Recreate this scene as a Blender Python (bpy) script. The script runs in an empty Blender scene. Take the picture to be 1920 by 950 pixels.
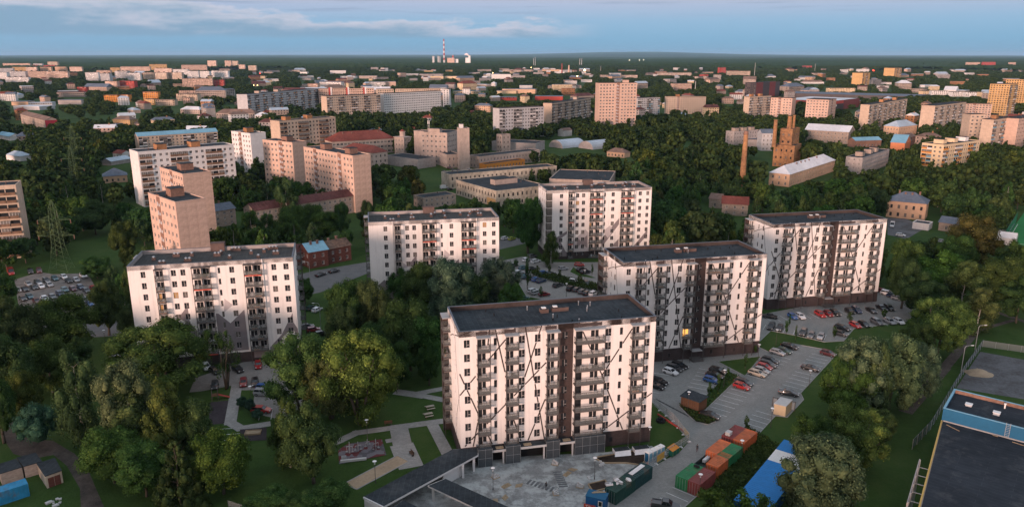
import bpy, bmesh, math, random
import numpy as np
from mathutils import Vector, Matrix
R=random.Random(11); NR=np.random.default_rng(5)
SC=bpy.context.scene; COL=SC.collection; rad=math.radians
# ------------------------------------------------------------------ camera, world, sun, exposure
cam=bpy.data.cameras.new('camera'); cam.lens=26.25; cam.sensor_width=36; cam.clip_start=1; cam.clip_end=200000
co=bpy.data.objects.new('camera',cam); COL.objects.link(co); co.location=(0,0,80); co.rotation_euler=(rad(90-14.88),0,0); SC.camera=co
SUN_EL=5.0; sv=Vector((-.52,-.85,0)).normalized()*math.cos(rad(SUN_EL)); sv.z=math.sin(rad(SUN_EL))
sl=bpy.data.lights.new('sun','SUN'); sl.energy=4.1; sl.angle=rad(13); sl.color=(1.0,.64,.51)
so=bpy.data.objects.new('sun',sl); COL.objects.link(so); so.location=(-50,-80,120); so.rotation_euler=sv.to_track_quat('Z','Y').to_euler()
SC.view_settings.view_transform='Standard'; SC.view_settings.look='None'; SC.view_settings.exposure=.48; SC.view_settings.gamma=1
SC.cycles.max_bounces=5; SC.cycles.diffuse_bounces=2; SC.cycles.glossy_bounces=2; SC.cycles.transmission_bounces=2; SC.cycles.transparent_max_bounces=6; SC.cycles.volume_bounces=0
SC.cycles.use_denoising=True
class NT:
    def __init__(s,tree): s.t=tree; s.n=tree.nodes; s.l=tree.links
    def new(s,typ,**k):
        n=s.n.new(typ)
        for a,v in k.items():
            if a.startswith('i_'): n.inputs[a[2:].replace('_',' ')].default_value=v
            else: setattr(n,a,v)
        return n
    def link(s,a,b): s.l.new(a,b)
    def math(s,op,a,b=0.0,c=None,clamp=False):
        n=s.n.new('ShaderNodeMath'); n.operation=op; n.use_clamp=clamp
        for i,v in enumerate((a,b,c)):
            if v is None: continue
            if isinstance(v,(int,float)): n.inputs[i].default_value=v
            else: s.l.new(v,n.inputs[i])
        return n.outputs[0]
    def ramp(s,fac,stops,interp='LINEAR'):
        n=s.n.new('ShaderNodeValToRGB'); cr=n.color_ramp; cr.interpolation=interp
        while len(cr.elements)<len(stops): cr.elements.new(.5)
        for e,(p,c) in zip(cr.elements,stops): e.position=p; e.color=(*c,1)
        s.l.new(fac,n.inputs[0]); return n.outputs[0]
    def mix(s,fac,a,b,mode='MIX'):
        n=s.n.new('ShaderNodeMix'); n.data_type='RGBA'; n.blend_type=mode
        for i,v in ((0,fac),(6,a),(7,b)):
            if isinstance(v,(int,float)): n.inputs[i].default_value=v
            elif isinstance(v,tuple): n.inputs[i].default_value=(*v[:3],1)
            else: s.l.new(v,n.inputs[i])
        return n.outputs[2]
    def noise(s,vec,scale,detail=3,rough=.55):
        n=s.n.new('ShaderNodeTexNoise'); n.inputs['Scale'].default_value=scale; n.inputs['Detail'].default_value=detail; n.inputs['Roughness'].default_value=rough
        if vec is not None: s.l.new(vec,n.inputs['Vector'])
        return n.outputs['Fac']
w=bpy.data.worlds.new('World'); SC.world=w; w.use_nodes=True; T=NT(w.node_tree); T.n.clear()
out=T.new('ShaderNodeOutputWorld'); bg=T.new('ShaderNodeBackground')
sky=T.new('ShaderNodeTexSky'); sky.sky_type='NISHITA'; sky.sun_disc=False; sky.sun_elevation=rad(SUN_EL); sky.sun_rotation=math.atan2(sv.x,sv.y); sky.altitude=80; sky.air_density=1.2; sky.dust_density=1.5; sky.ozone_density=2
tc=T.new('ShaderNodeTexCoord'); sp=T.new('ShaderNodeSeparateXYZ'); T.link(tc.outputs['Generated'],sp.inputs[0])
X,Y,Z=sp.outputs
az=T.math('ARCTAN2',X,Y); el=T.math('ARCSINE',Z)
eld=T.math('MULTIPLY',el,180/math.pi)
# dusk gradient: blue earth-shadow at the horizon, lavender belt above it, blue-grey overhead
grad=T.ramp(T.math('DIVIDE',eld,90.0,clamp=True),[(0,(.160,.325,.490)),(.012,(.170,.360,.545)),(.026,(.220,.390,.580)),(.042,(.36,.41,.575)),(.068,(.45,.45,.58)),(.14,(.52,.55,.63)),(.4,(.49,.54,.62)),(1,(.46,.52,.61))])
# warmer and brighter towards the sunset azimuth
sd=T.math('ADD',T.math('MULTIPLY',X,sv.x),T.math('MULTIPLY',Y,sv.y))
glow=T.math('POWER',T.math('MULTIPLY_ADD',sd,.5,.5,clamp=True),3.0)
glow=T.math('MULTIPLY',glow,T.math('POWER',T.math('SUBTRACT',1.0,T.math('ABSOLUTE',Z)),2.5))
warm=T.mix(glow,grad,(1.25,.72,.50))
def sstep(v,a,b):
    n=T.n.new('ShaderNodeMapRange'); n.interpolation_type='SMOOTHSTEP'; n.inputs[1].default_value=a; n.inputs[2].default_value=b; T.link(v,n.inputs[0]); return n.outputs[0]
# clouds, laid out by direction: a low bank of cumulus to the left, thin streaks above
def dirv(sa,se):
    c=T.new('ShaderNodeCombineXYZ'); T.link(T.math('MULTIPLY',az,sa),c.inputs[0]); T.link(T.math('MULTIPLY',eld,se),c.inputs[1]); return c.outputs[0]
n1=T.noise(dirv(15,.85),1.0,7,.60); n2=T.noise(dirv(5.5,.55),1.0,4,.55); n3=T.noise(dirv(42,2.0),1.0,6,.62)
top=T.math('ADD',T.math('MULTIPLY_ADD',n2,4.6,-.15),T.math('MULTIPLY',az,-2.2))
top=T.math('ADD',top,T.math('MULTIPLY_ADD',n1,2.4,-.95))
d=T.math('SUBTRACT',T.math('MULTIPLY_ADD',T.math('SUBTRACT',n3,.5),.9,top),eld)
leftm=T.math('SUBTRACT',1.0,sstep(az,.0,.13))
base=sstep(T.math('MULTIPLY_ADD',T.math('SUBTRACT',n1,.5),.6,eld),1.0,1.45)
cum=T.math('MULTIPLY',T.math('MULTIPLY',sstep(d,-.1,.55),leftm),base)
rim=T.math('SUBTRACT',1.0,sstep(d,.0,1.6))
ccol=T.mix(T.math('MULTIPLY',rim,T.math('MULTIPLY_ADD',n3,.9,.35)),(.185,.315,.46),(.60,.57,.66))
c1=T.mix(T.math('MULTIPLY',cum,.92),warm,ccol)
st=T.math('MULTIPLY',sstep(T.noise(dirv(7,3.2),1.0,4,.5),.52,.68),T.math('MULTIPLY',sstep(eld,2.2,3.4),.5))
c2=T.mix(st,c1,(.20,.27,.42))
nish=T.mix(1.0,sky.outputs[0],(.10,.10,.10),'MULTIPLY')
gl=T.mix(.15,c2,nish)
lo=T.math('MULTIPLY',T.math('SUBTRACT',1.0,sstep(eld,-3.0,0.0)),1.0)
gl=T.mix(lo,gl,(.08,.12,.16))
T.link(gl,bg.inputs[0]); bg.inputs[1].default_value=1.0; T.link(bg.outputs[0],out.inputs[0])
# ------------------------------------------------------------------ materials
MATS={}
def mat(name,col,rough=.8,var=.12,scale=1.0,spec=.3,metal=0,coords='obj',bump=0,extra=None,detail=4,dark=None,emit=None):
    if name in MATS: return MATS[name]
    m=bpy.data.materials.new(name); m.use_nodes=True; T=NT(m.node_tree); b=m.node_tree.nodes['Principled BSDF']
    b.inputs['Roughness'].default_value=rough; b.inputs['Metallic'].default_value=metal; b.inputs['Specular IOR Level'].default_value=spec if rough<.9 else spec*.4
    if coords=='obj': v=T.new('ShaderNodeTexCoord').outputs['Object']
    else: v=T.new('ShaderNodeNewGeometry').outputs['Position']
    c=None
    if var>0:
        f=T.noise(v,scale,detail,.6); f2=T.noise(v,scale*.13,2)
        f=T.math('MULTIPLY_ADD',f2,.6,T.math('MULTIPLY',f,.6))
        lo=tuple(x*(1-var*1.7) for x in col) if dark is None else dark; hi=tuple(min(1,x*(1+var*1.3)) for x in col)
        c=T.ramp(f,[(.36,lo),(.78,hi)])
    if extra: c=extra(T,v,c if c is not None else tuple(col))
    if c is None: b.inputs['Base Color'].default_value=(*col,1)
    elif isinstance(c,tuple): b.inputs['Base Color'].default_value=(*c[:3],1)
    else: T.link(c,b.inputs['Base Color'])
    if bump:
        bn=T.new('ShaderNodeBump'); bn.inputs['Distance'].default_value=bump; bn.inputs['Strength'].default_value=.6
        T.link(T.noise(v,scale*4,4),bn.inputs['Height']); T.link(bn.outputs[0],b.inputs['Normal'])
    if emit: b.inputs['Emission Color'].default_value=(*emit[:3],1); b.inputs['Emission Strength'].default_value=emit[3]
    MATS[name]=m; return m
def bricks(bw,bh,mortar,msize=.012,colvar=.75):
    def ex(T,v,c):
        m=T.new('ShaderNodeMapping'); m.inputs['Rotation'].default_value=(rad(90),0,0); T.link(v,m.inputs[0])
        # use u+v along the wall and z as height so every face gets courses
        s=T.new('ShaderNodeSeparateXYZ'); T.link(v,s.inputs[0]); cb=T.new('ShaderNodeCombineXYZ'); T.link(T.math('ADD',s.outputs[0],s.outputs[1]),cb.inputs[0]); T.link(s.outputs[2],cb.inputs[1])
        n=T.new('ShaderNodeTexBrick'); n.inputs['Scale'].default_value=1; n.inputs['Brick Width'].default_value=bw; n.inputs['Row Height'].default_value=bh; n.inputs['Mortar Size'].default_value=msize; n.inputs['Mortar'].default_value=(*mortar,1)
        T.link(cb.outputs[0],n.inputs['Vector'])
        if isinstance(c,tuple): n.inputs['Color1'].default_value=(*c,1); n.inputs['Color2'].default_value=(*[x*colvar for x in c],1)
        else:
            T.link(c,n.inputs['Color1']); T.link(T.mix(1.0,c,(colvar,colvar,colvar),'MULTIPLY'),n.inputs['Color2'])
        return n.outputs[0]
    return ex
def streaks(T,v,c):
    mp=T.new('ShaderNodeMapping'); mp.inputs['Scale'].default_value=(1.6,1.6,.09); T.link(v,mp.inputs[0])
    f=T.noise(mp.outputs[0],1.0,4,.6)
    return T.mix(T.math('MULTIPLY',T.ramp(f,[(.5,(0,0,0)),(.72,(1,1,1))]),.25),c,(.30,.27,.25))
def seams(wd,ln,rot=0):
    def ex(T,v,c):
        mp=T.new('ShaderNodeMapping'); mp.inputs['Rotation'].default_value=(0,0,rad(rot)); T.link(v,mp.inputs[0])
        n=T.new('ShaderNodeTexBrick'); n.inputs['Scale'].default_value=1; n.inputs['Brick Width'].default_value=ln; n.inputs['Row Height'].default_value=wd; n.inputs['Mortar Size'].default_value=.035; n.inputs['Mortar Smooth'].default_value=.3
        T.link(mp.outputs[0],n.inputs['Vector']); T.link(c,n.inputs['Color1']); T.link(T.mix(1.0,c,(.86,.87,.88),'MULTIPLY'),n.inputs['Color2']); T.link(T.mix(1.0,c,(1.55,1.5,1.45),'MULTIPLY'),n.inputs['Mortar'])
        p=T.ramp(T.noise(v,.22,5,.7),[(.54,(0,0,0)),(.66,(.5,.5,.5))])
        return T.mix(p,n.outputs[0],(.085,.09,.095))
    return ex
PANEL=lambda m: bricks(3.2,2.8,m,.05,.93)
mat('plaster_new',(.80,.765,.735),.85,.035,.6,extra=streaks); MATS['plaster_new']
mat('brick_base',(.062,.047,.047),.85,.2,3,extra=bricks(.5,.16,(.06,.05,.05)))
mat('brick_brown_column',(.066,.045,.041),.85,.2,3,extra=bricks(.5,.16,(.06,.05,.05)))
mat('zigzag_grey',(.235,.205,.21),.85,.06,1)
mat('zigzag_pale',(.50,.46,.46),.85,.05,1)
mat('stripe_brown',(.055,.043,.041),.8,.1,2)
mat('bitumen',(.040,.049,.056),1,.28,1.2,extra=seams(1.0,7.5,90),bump=.02)
mat('bitumen_warm',(.066,.067,.065),1,.25,.8,extra=seams(1.0,7.5,90))
mat('cap_metal',(.10,.115,.14),.5,.1,1,.5,.4)
mat('parapet_inner',(.066,.052,.048),.9,.2,2)
mat('steel_dark',(.085,.078,.075),.5,.1,2,.4,.3)
mat('balcony_slab',(.105,.10,.097),.8,.12,1.5)
mat('canopy_grey',(.34,.34,.34),.55,.1,1)
mat('rail_glass',(.20,.22,.21),.12,.05,1,.6)
mat('glass_dark',(.028,.030,.034),.07,0,1,.6)
mat('glass_curtain',(.16,.145,.13),.25,.35,1.4,.5)
mat('frame_dark',(.065,.058,.058),.5,.05,3)
mat('sash_pale',(.40,.37,.36),.5,.05,3); mat('frame_white',(.66,.64,.62),.5,.06,3)
mat('lit_window',(.5,.3,.1),.6,0,emit=(1.0,.45,.10,1.1))
mat('lit_dim',(.35,.22,.1),.6,0,emit=(1.0,.42,.10,.10))
mat('red_accent',(.50,.075,.045),.6,.08,2)
mat('brick_vent',(.125,.088,.078),.9,.2,4)
mat('vent_metal',(.42,.44,.46),.4,.1,2,.5,.6)
mat('white_plastic',(.74,.74,.73),.5,.05,2)
mat('concrete_pink',(.58,.41,.325),.9,.13,.35,extra=PANEL((.40,.31,.27)))
mat('concrete_beige',(.53,.415,.32),.9,.15,.35,extra=PANEL((.36,.30,.26)))
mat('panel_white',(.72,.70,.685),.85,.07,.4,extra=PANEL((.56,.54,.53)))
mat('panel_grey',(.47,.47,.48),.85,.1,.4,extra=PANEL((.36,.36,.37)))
mat('panel_piece',(.55,.39,.31),.9,.18,.8)
mat('panel_piece_white',(.62,.62,.63),.85,.08,.8)
mat('brick_orange',(.40,.20,.095),.9,.28,.9,extra=bricks(.5,.2,(.28,.17,.10)))
mat('brick_ruin',(.36,.185,.085),.95,.5,.55,extra=bricks(.6,.22,(.24,.16,.10)),dark=(.12,.07,.045))
mat('brick_brown',(.27,.155,.115),.9,.25,1,extra=bricks(.5,.2,(.22,.16,.13)))
mat('brick_dark',(.155,.058,.046),.9,.3,1.2,extra=bricks(.5,.16,(.11,.07,.06)))
mat('brick_pale',(.42,.34,.285),.9,.2,.8,extra=bricks(.6,.22,(.34,.28,.24)))
mat('brick_yellow',(.58,.37,.17),.9,.12,.5,extra=PANEL((.46,.30,.14)))
mat('plaster_pinkish',(.45,.365,.315),.95,.2,.4)
mat('plaster_grey',(.37,.335,.32),.95,.2,.5)
mat('plaster_worn',(.44,.385,.31),.95,.42,.5,dark=(.17,.14,.11))
mat('plaster_peach',(.58,.39,.265),.9,.12,.5)
mat('plaster_cream',(.68,.53,.345),.9,.08,.5)
mat('paint_orange',(.58,.235,.045),.8,.12,.6); mat('paint_coral',(.66,.25,.12),.8,.08,.5); mat('paint_red',(.42,.065,.05),.8,.15,.3); mat('paint_crimson',(.36,.03,.05),.8,.1,.5)
mat('metal_maroon',(.17,.038,.036),.6,.12,.15); mat('metal_dark',(.06,.048,.05),.5,.15,.2)
mat('loggia_brown',(.20,.125,.085),.9,.3,.7)
mat('roof_red',(.20,.062,.048),.9,.25,.8); mat('roof_darkred',(.115,.050,.046),.9,.35,.9); mat('roof_burnt',(.14,.09,.065),.95,.6,.9,dark=(.02,.02,.02)); mat('roof_brown',(.19,.13,.105),.9,.25,.7)
mat('roof_blue',(.17,.36,.47),.6,.14,.5,.5); mat('roof_paleblue',(.38,.46,.53),.6,.15,.5,.5); mat('roof_greyblue',(.12,.145,.185),.7,.2,.6); mat('white_roof',(.62,.63,.65),.65,.12,.4)
mat('asphalt',(.085,.088,.092),.9,.2,.4,coords='w'); mat('kerb_stone',(.32,.32,.31),.9,.1,1,coords='w')
mat('line_white',(.62,.63,.62),.8,.25,3,coords='w')
mat('soil',(.040,.030,.024),1,.4,1.2,coords='w',bump=.1); mat('timber_edge',(.33,.25,.16),.9,.2,2)
mat('wood_brown',(.12,.062,.035),.8,.3,2.5); mat('wood_plank',(.38,.30,.20),.9,.2,2)
mat('sand',(.38,.29,.20),.95,.15,2,coords='w'); mat('rubber_dark',(.050,.042,.046),.95,.2,2,coords='w')
mat('concrete_light',(.52,.52,.51),.85,.1,.8); mat('white_wall',(.66,.66,.66),.85,.06,.8)
mat('steel_green',(.10,.165,.075),.7,.2,2); mat('galv',(.40,.42,.43),.45,.1,2,.5,.5)
mat('lamp_head',(.78,.79,.78),.4,.02,2); mat('tyre',(.02,.02,.021),.9,.1,3); mat('rim',(.32,.33,.34),.35,.05,3,.5,.8)
mat('car_glass',(.018,.022,.026),.06,0,1,.7); mat('headlight',(.66,.68,.68),.15,0,1,.6); mat('taillight',(.28,.015,.012),.2,0,1,.5)
mat('curtain_mesh',(.055,.068,.078),.9,.25,1.2,extra=lambda T,v,c:T.mix(.35,c,T.ramp(T.noise(v,14,2),[(.4,(.03,.035,.04)),(.65,(.13,.15,.16))])))
mat('blue_paint',(.015,.10,.27),.5,.15,1.2); mat('cabin_blue',(.018,.20,.52),.6,.12,.8); mat('bb_blue',(.011,.11,.22),.6,.1,.8); mat('bb_roof',(.030,.037,.046),1,.2,.5,coords='w',extra=seams(1.1,9,39)); mat('yellow_trim',(.52,.34,.10),.7,.1,1)
mat('skin',(.50,.31,.22),.6,.05,5); mat('cloth_dark',(.022,.022,.026),.9,.2,8); mat('cloth_red',(.20,.05,.045),.9,.2,8); mat('hair_dark',(.03,.02,.015),.8,.2,9)
mat('turf_green',(.035,.20,.06),.9,.12,.5,coords='w'); mat('net_green',(.018,.12,.085),.9,.15,1)
mat('bark',(.10,.085,.068),.95,.35,3); mat('bark_birch',(.50,.47,.42),.9,.5,2.5,dark=(.06,.05,.045))
mat('mast_red',(.36,.06,.045),.7,.1,.2); mat('mast_white',(.62,.60,.58),.7,.1,.2)
mat('lamp_on',(1,.7,.3),.5,0,emit=(1,.62,.22,14)); mat('lamp_on_red',(1,.1,.05),.5,0,emit=(1,.05,.03,3)); mat('lamp_on_white',(1,.95,.8),.5,0,emit=(1,.88,.65,6))
mat('steam',(.75,.72,.74),1,.05,.05)
mat('foil_white',(.72,.73,.74),.4,.1,3); mat('stone_sett',(.15,.16,.165),.9,.25,2,coords='w')
def objcol(name,rough,spec,coat=0,var=.06,metal=0,scale=2.0,dirt=None):
    m=bpy.data.materials.new(name); m.use_nodes=True; T=NT(m.node_tree); b=m.node_tree.nodes['Principled BSDF']
    oi=T.new('ShaderNodeObjectInfo'); v=T.new('ShaderNodeTexCoord').outputs['Object']
    f=T.noise(v,scale,4); k=T.ramp(f,[(.35,(1-var*2,)*3),(.7,(1+var,)*3)])
    c=T.mix(1.0,oi.outputs['Color'],k,'MULTIPLY')
    if dirt: c=T.mix(T.ramp(T.noise(v,scale*.45,5,.7),[(.55,(0,0,0)),(.70,(.6,.6,.6))]),c,dirt)
    T.link(c,b.inputs['Base Color']); b.inputs['Roughness'].default_value=rough; b.inputs['Specular IOR Level'].default_value=spec; b.inputs['Coat Weight'].default_value=coat; b.inputs['Metallic'].default_value=metal
    MATS[name]=m
objcol('car_paint',.32,.5,.6,.02); objcol('container_paint',.6,.35,0,.12,0,.8,(.16,.10,.07)); objcol('sheet_paint',.7,.3,0,.1,0,1.0)
def leafmat(name,use_obj=True,base=(.05,.06,.02)):
    m=bpy.data.materials.new(name); m.use_nodes=True; T=NT(m.node_tree); b=m.node_tree.nodes['Principled BSDF']
    g=T.new('ShaderNodeNewGeometry'); oi=T.new('ShaderNodeObjectInfo')
    c=oi.outputs['Color'] if use_obj else base
    f=T.noise(g.outputs['Position'],.35,3); k=T.ramp(f,[(.33,(.55,.62,.6)),(.72,(1.38,1.36,1.18))])
    if not use_obj:
        a=T.new('ShaderNodeRGB'); a.outputs[0].default_value=(*base,1); c=a.outputs[0]
    c=T.mix(1.0,c,k,'MULTIPLY')
    k2=T.ramp(g.outputs['Random Per Island'],[(0,(.55,.6,.6)),(.8,(1.15,1.15,1.05)),(1,(2.0,1.8,1.6))])
    c=T.mix(1.0,c,k2,'MULTIPLY')
    k3=T.ramp(oi.outputs['Random'],[(0,(.78,.85,.9)),(.45,(.95,1,1)),(.8,(1.04,1.06,.97)),(1,(1.12,1.12,.92))])
    c=T.mix(1.0,c,k3,'MULTIPLY')
    d=T.new('ShaderNodeBsdfDiffuse'); tr=T.new('ShaderNodeBsdfTranslucent'); ms=T.new('ShaderNodeMixShader'); ms.inputs[0].default_value=.16
    T.link(c,d.inputs[0]); T.link(c,tr.inputs[0]); T.link(d.outputs[0],ms.inputs[1]); T.link(tr.outputs[0],ms.inputs[2])
    T.link(ms.outputs[0],m.node_tree.nodes['Material Output'].inputs[0]); MATS[name]=m
leafmat('leaf'); leafmat('leaf_far',False,(.053,.077,.029))
# ------------------------------------------------------------------ mesh building
class MB:
    def __init__(s): s.v=[]; s.f=[]; s.m=[]
    def quad(s,a,b,c,d,m=0):
        n=len(s.v); s.v+= [a,b,c,d]; s.f.append((n,n+1,n+2,n+3)); s.m.append(m)
    def poly(s,pts,m=0):
        n=len(s.v); s.v+=pts; s.f.append(tuple(range(n,n+len(pts)))); s.m.append(m)
    def box(s,x0,x1,y0,y1,z0,z1,m=0,top=None):
        n=len(s.v); s.v+=[(x0,y0,z0),(x1,y0,z0),(x1,y1,z0),(x0,y1,z0),(x0,y0,z1),(x1,y0,z1),(x1,y1,z1),(x0,y1,z1)]
        for q in((0,3,2,1),(0,1,5,4),(1,2,6,5),(2,3,7,6),(3,0,4,7)): s.f.append(tuple(n+i for i in q)); s.m.append(m)
        s.f.append((n+4,n+5,n+6,n+7)); s.m.append(m if top is None else top)
    def prism(s,pts,z0,z1,m=0,top=None):
        n=len(s.v); k=len(pts)
        a=sum(pts[i][0]*pts[(i+1)%k][1]-pts[(i+1)%k][0]*pts[i][1] for i in range(k))
        if a<0: pts=pts[::-1]
        s.v+=[(p[0],p[1],z0) for p in pts]+[(p[0],p[1],z1) for p in pts]
        for i in range(k): s.f.append((n+i,n+(i+1)%k,n+k+(i+1)%k,n+k+i)); s.m.append(m)
        s.f.append(tuple(n+k+i for i in range(k))); s.m.append(m if top is None else top)
    def tube(s,a,b,r0,r1=None,n=6,m=0,cap=True):
        r1=r0 if r1 is None else r1; a=Vector(a); b=Vector(b); d=(b-a).normalized(); u=d.orthogonal().normalized(); w_=d.cross(u); k=len(s.v)
        for p,r in((a,r0),(b,r1)):
            for i in range(n):
                t=2*math.pi*i/n; s.v.append(tuple(p+u*(r*math.cos(t))+w_*(r*math.sin(t))))
        for i in range(n): s.f.append((k+i,k+(i+1)%n,k+n+(i+1)%n,k+n+i)); s.m.append(m)
        if cap: s.f.append(tuple(k+n+i for i in range(n))); s.m.append(m); s.f.append(tuple(k+n-1-i for i in range(n))); s.m.append(m)
    def beam(s,a,b,wd,th,m=0):
        """box along a-b, wd wide sideways (horizontal), th high"""
        a=Vector(a); b=Vector(b); d=(b-a).normalized(); u=Vector((-d.y,d.x,0)); u=u.normalized() if u.length>1e-6 else Vector((1,0,0)); v=d.cross(u); k=len(s.v)
        for p in(a,b):
            for i,j in((-1,-1),(1,-1),(1,1),(-1,1)): s.v.append(tuple(p+u*(i*wd/2)+v*(j*th/2)))
        for q in((0,1,5,4),(1,2,6,5),(2,3,7,6),(3,0,4,7),(3,2,1,0),(4,5,6,7)): s.f.append(tuple(k+i for i in q)); s.m.append(m)
    def mesh(s,name,mats,smooth=False):
        me=bpy.data.meshes.new(name); me.from_pydata(s.v,[],s.f)
        for x in mats: me.materials.append(MATS[x] if isinstance(x,str) else x)
        if len(mats)>1: me.polygons.foreach_set('material_index',s.m)
        if smooth: me.polygons.foreach_set('use_smooth',[True]*len(s.f))
        return me
def obj(name,me,parent=None,loc=(0,0,0),rz=0,scale=None,kind=None,label=None,color=None,rot=None):
    o=bpy.data.objects.new(name,me); COL.objects.link(o); o.location=loc
    o.rotation_euler=rot if rot else (0,0,rz)
    if scale: o.scale=scale
    if parent is not None: o.parent=parent
    if kind: o['kind']=kind
    if label: o['label']=label
    if color: o.color=(*color,1)
    return o
def tag(o,label,cat,group=None):
    o['label']=label; o['category']=cat
    if group: o['group']=group
    return o
def thing(name,label,cat,loc=(0,0,0),rz=0,group=None):
    return tag(obj(name,None,None,loc,rz),label,cat,group)
def lettering(name,body,size,ext,m,parent,loc,rot):
    c=bpy.data.curves.new(name,'FONT'); c.body=body; c.size=size; c.extrude=ext; t=bpy.data.objects.new(name,c); COL.objects.link(t); me=bpy.data.meshes.new_from_object(t); bpy.data.objects.remove(t); me.materials.clear(); me.materials.append(MATS[m])
    return obj(name,me,parent,loc,rot=rot)
CACHE={}
def cached(key,fn):
    if key not in CACHE: CACHE[key]=fn()
    return CACHE[key]
ORD=['first','second','third','fourth','fifth','sixth','seventh','eighth','ninth','tenth','eleventh','twelfth','thirteenth','fourteenth','fifteenth','sixteenth','seventeenth','eighteenth','nineteenth','twentieth']
def ordinal(i):
    if i<20: return ORD[i]
    t=['twenty','thirty','forty','fifty','sixty','seventy','eighty','ninety']; d,u=divmod(i+1,10)
    return t[d-2]+('-'+ORD[u-1] if u else 'th')
def sx(x,y): return x/y      # bearing as seen from the camera: sorts left to right
# ------------------------------------------------------------------ windows and facades
def win_mesh(wd,h,style):
    """x along the wall, y inwards, z up; fr frame pieces; returns (frame mesh, pane mesh)"""
    def mk():
        fm=MB(); t=.07; y0,y1=-.02,.05
        fm.box(0,t,y0,y1,0,h); fm.box(wd-t,wd,y0,y1,0,h); fm.box(t,wd-t,y0,y1,0,t); fm.box(t,wd-t,y0,y1,h-t,h)
        if wd>.9:
            fm.box(wd*.50-.045,wd*.50+.045,y0,y1,t,h*.36,1); fm.box(wd*.50-.045,wd*.50+.045,y0,y1,h*.36,h-t,1 if style=='dark' else 0)
            if style=='dark': fm.box(wd*.50+.045,wd-t,y0,y1,h*.30,h*.30+.10,1)
        fr={'dark':'frame_dark','white':'frame_white'}[style]
        a=fm.mesh('window_frame',[fr,'sash_pale'])
        p=MB(); p.quad((t,.03,t),(wd-t,.03,t),(wd-t,.03,h-t),(t,.03,h-t))
        ps=[p.mesh('pane',[g]) for g in('glass_dark','glass_curtain','lit_window','lit_dim')]
        return a,ps
    return cached(('win',round(wd,2),round(h,2),style),mk)
def one_win(wd,h,style,lit=0):
    def mk():
        fm=MB(); t=.09; y0,y1=-.02,.05
        fm.box(0,t,y0,y1,0,h); fm.box(wd-t,wd,y0,y1,0,h); fm.box(t,wd-t,y0,y1,0,t); fm.box(t,wd-t,y0,y1,h-t,h)
        if wd>.9: fm.box(wd*.55-.045,wd*.55+.045,y0,y1,t,h-t)
        fm.quad((t,.03,t),(wd-t,.03,t),(wd-t,.03,h-t),(t,.03,h-t),1)
        return fm.mesh('window',['frame_white' if style=='white' else 'frame_dark',['glass_dark','glass_curtain','lit_window'][lit]])
    return cached(('onewin',round(wd,2),round(h,2),style,lit),mk)
FACES={'F':lambda L,D:(lambda u,z,d:(u,-d,z),0,L),'L':lambda L,D:(lambda u,z,d:(-d,D-u,z),-math.pi/2,D),'R':lambda L,D:(lambda u,z,d:(L+d,u,z),math.pi/2,D),'B':lambda L,D:(lambda u,z,d:(L-u,D+d,z),math.pi,L)}
def facade(mb,T,U0,U1,Z0,Z1,cols,zones,rev=.18,mrev=None):
    """wall strips with real openings. cols: [(u0,u1,[(z0,z1)..],zones or None)]; zones: [(ztop,mat)..]"""
    def wall(u0,u1,z0,z1,zn):
        lo=z0
        for zt,m in zn:
            hi=min(zt,z1)
            if hi>lo+1e-6: mb.quad(T(u0,lo,0),T(u1,lo,0),T(u1,hi,0),T(u0,hi,0),m); lo=hi
            if lo>=z1-1e-6: break
    def mid(zn,z):
        for zt,m in zn:
            if z<zt: return m
        return zn[-1][1]
    cur=U0
    for c in sorted(cols,key=lambda c:c[0]):
        u0,u1,holes=c[:3]; zn=c[3] if len(c)>3 and c[3] else zones
        if u0>cur+1e-6: wall(cur,u0,Z0,Z1,zones)
        z=Z0
        for a,b in sorted(holes):
            if a>z: wall(u0,u1,z,a,zn)
            m=mid(zn,(a+b)/2) if mrev is None else mrev
            mb.quad(T(u0,a,-rev),T(u0,a,0),T(u0,b,0),T(u0,b,-rev),m); mb.quad(T(u1,a,0),T(u1,a,-rev),T(u1,b,-rev),T(u1,b,0),m)
            mb.quad(T(u0,a,0),T(u0,a,-rev),T(u1,a,-rev),T(u1,a,0),m); mb.quad(T(u0,b,-rev),T(u0,b,0),T(u1,b,0),T(u1,b,-rev),m)
            z=b
        if z<Z1: wall(u0,u1,z,Z1,zn)
        cur=u1
    if U1>cur+1e-6: wall(cur,U1,Z0,Z1,zones)
def put_window(root,T,rz,u,z,wd,h,style,rev=.16,pane=0,name='window',sub=True):
    if sub:
        fr,ps=win_mesh(wd,h,style); p=T(u,z,-rev); o=obj(name,fr,root,p,rz); obj('pane',ps[pane],o)
    else:
        o=obj(name,one_win(wd,h,style,pane),root,T(u,z,-rev),rz)
    return o
HAZE=2.1e-5; SCMAX=950
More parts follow.
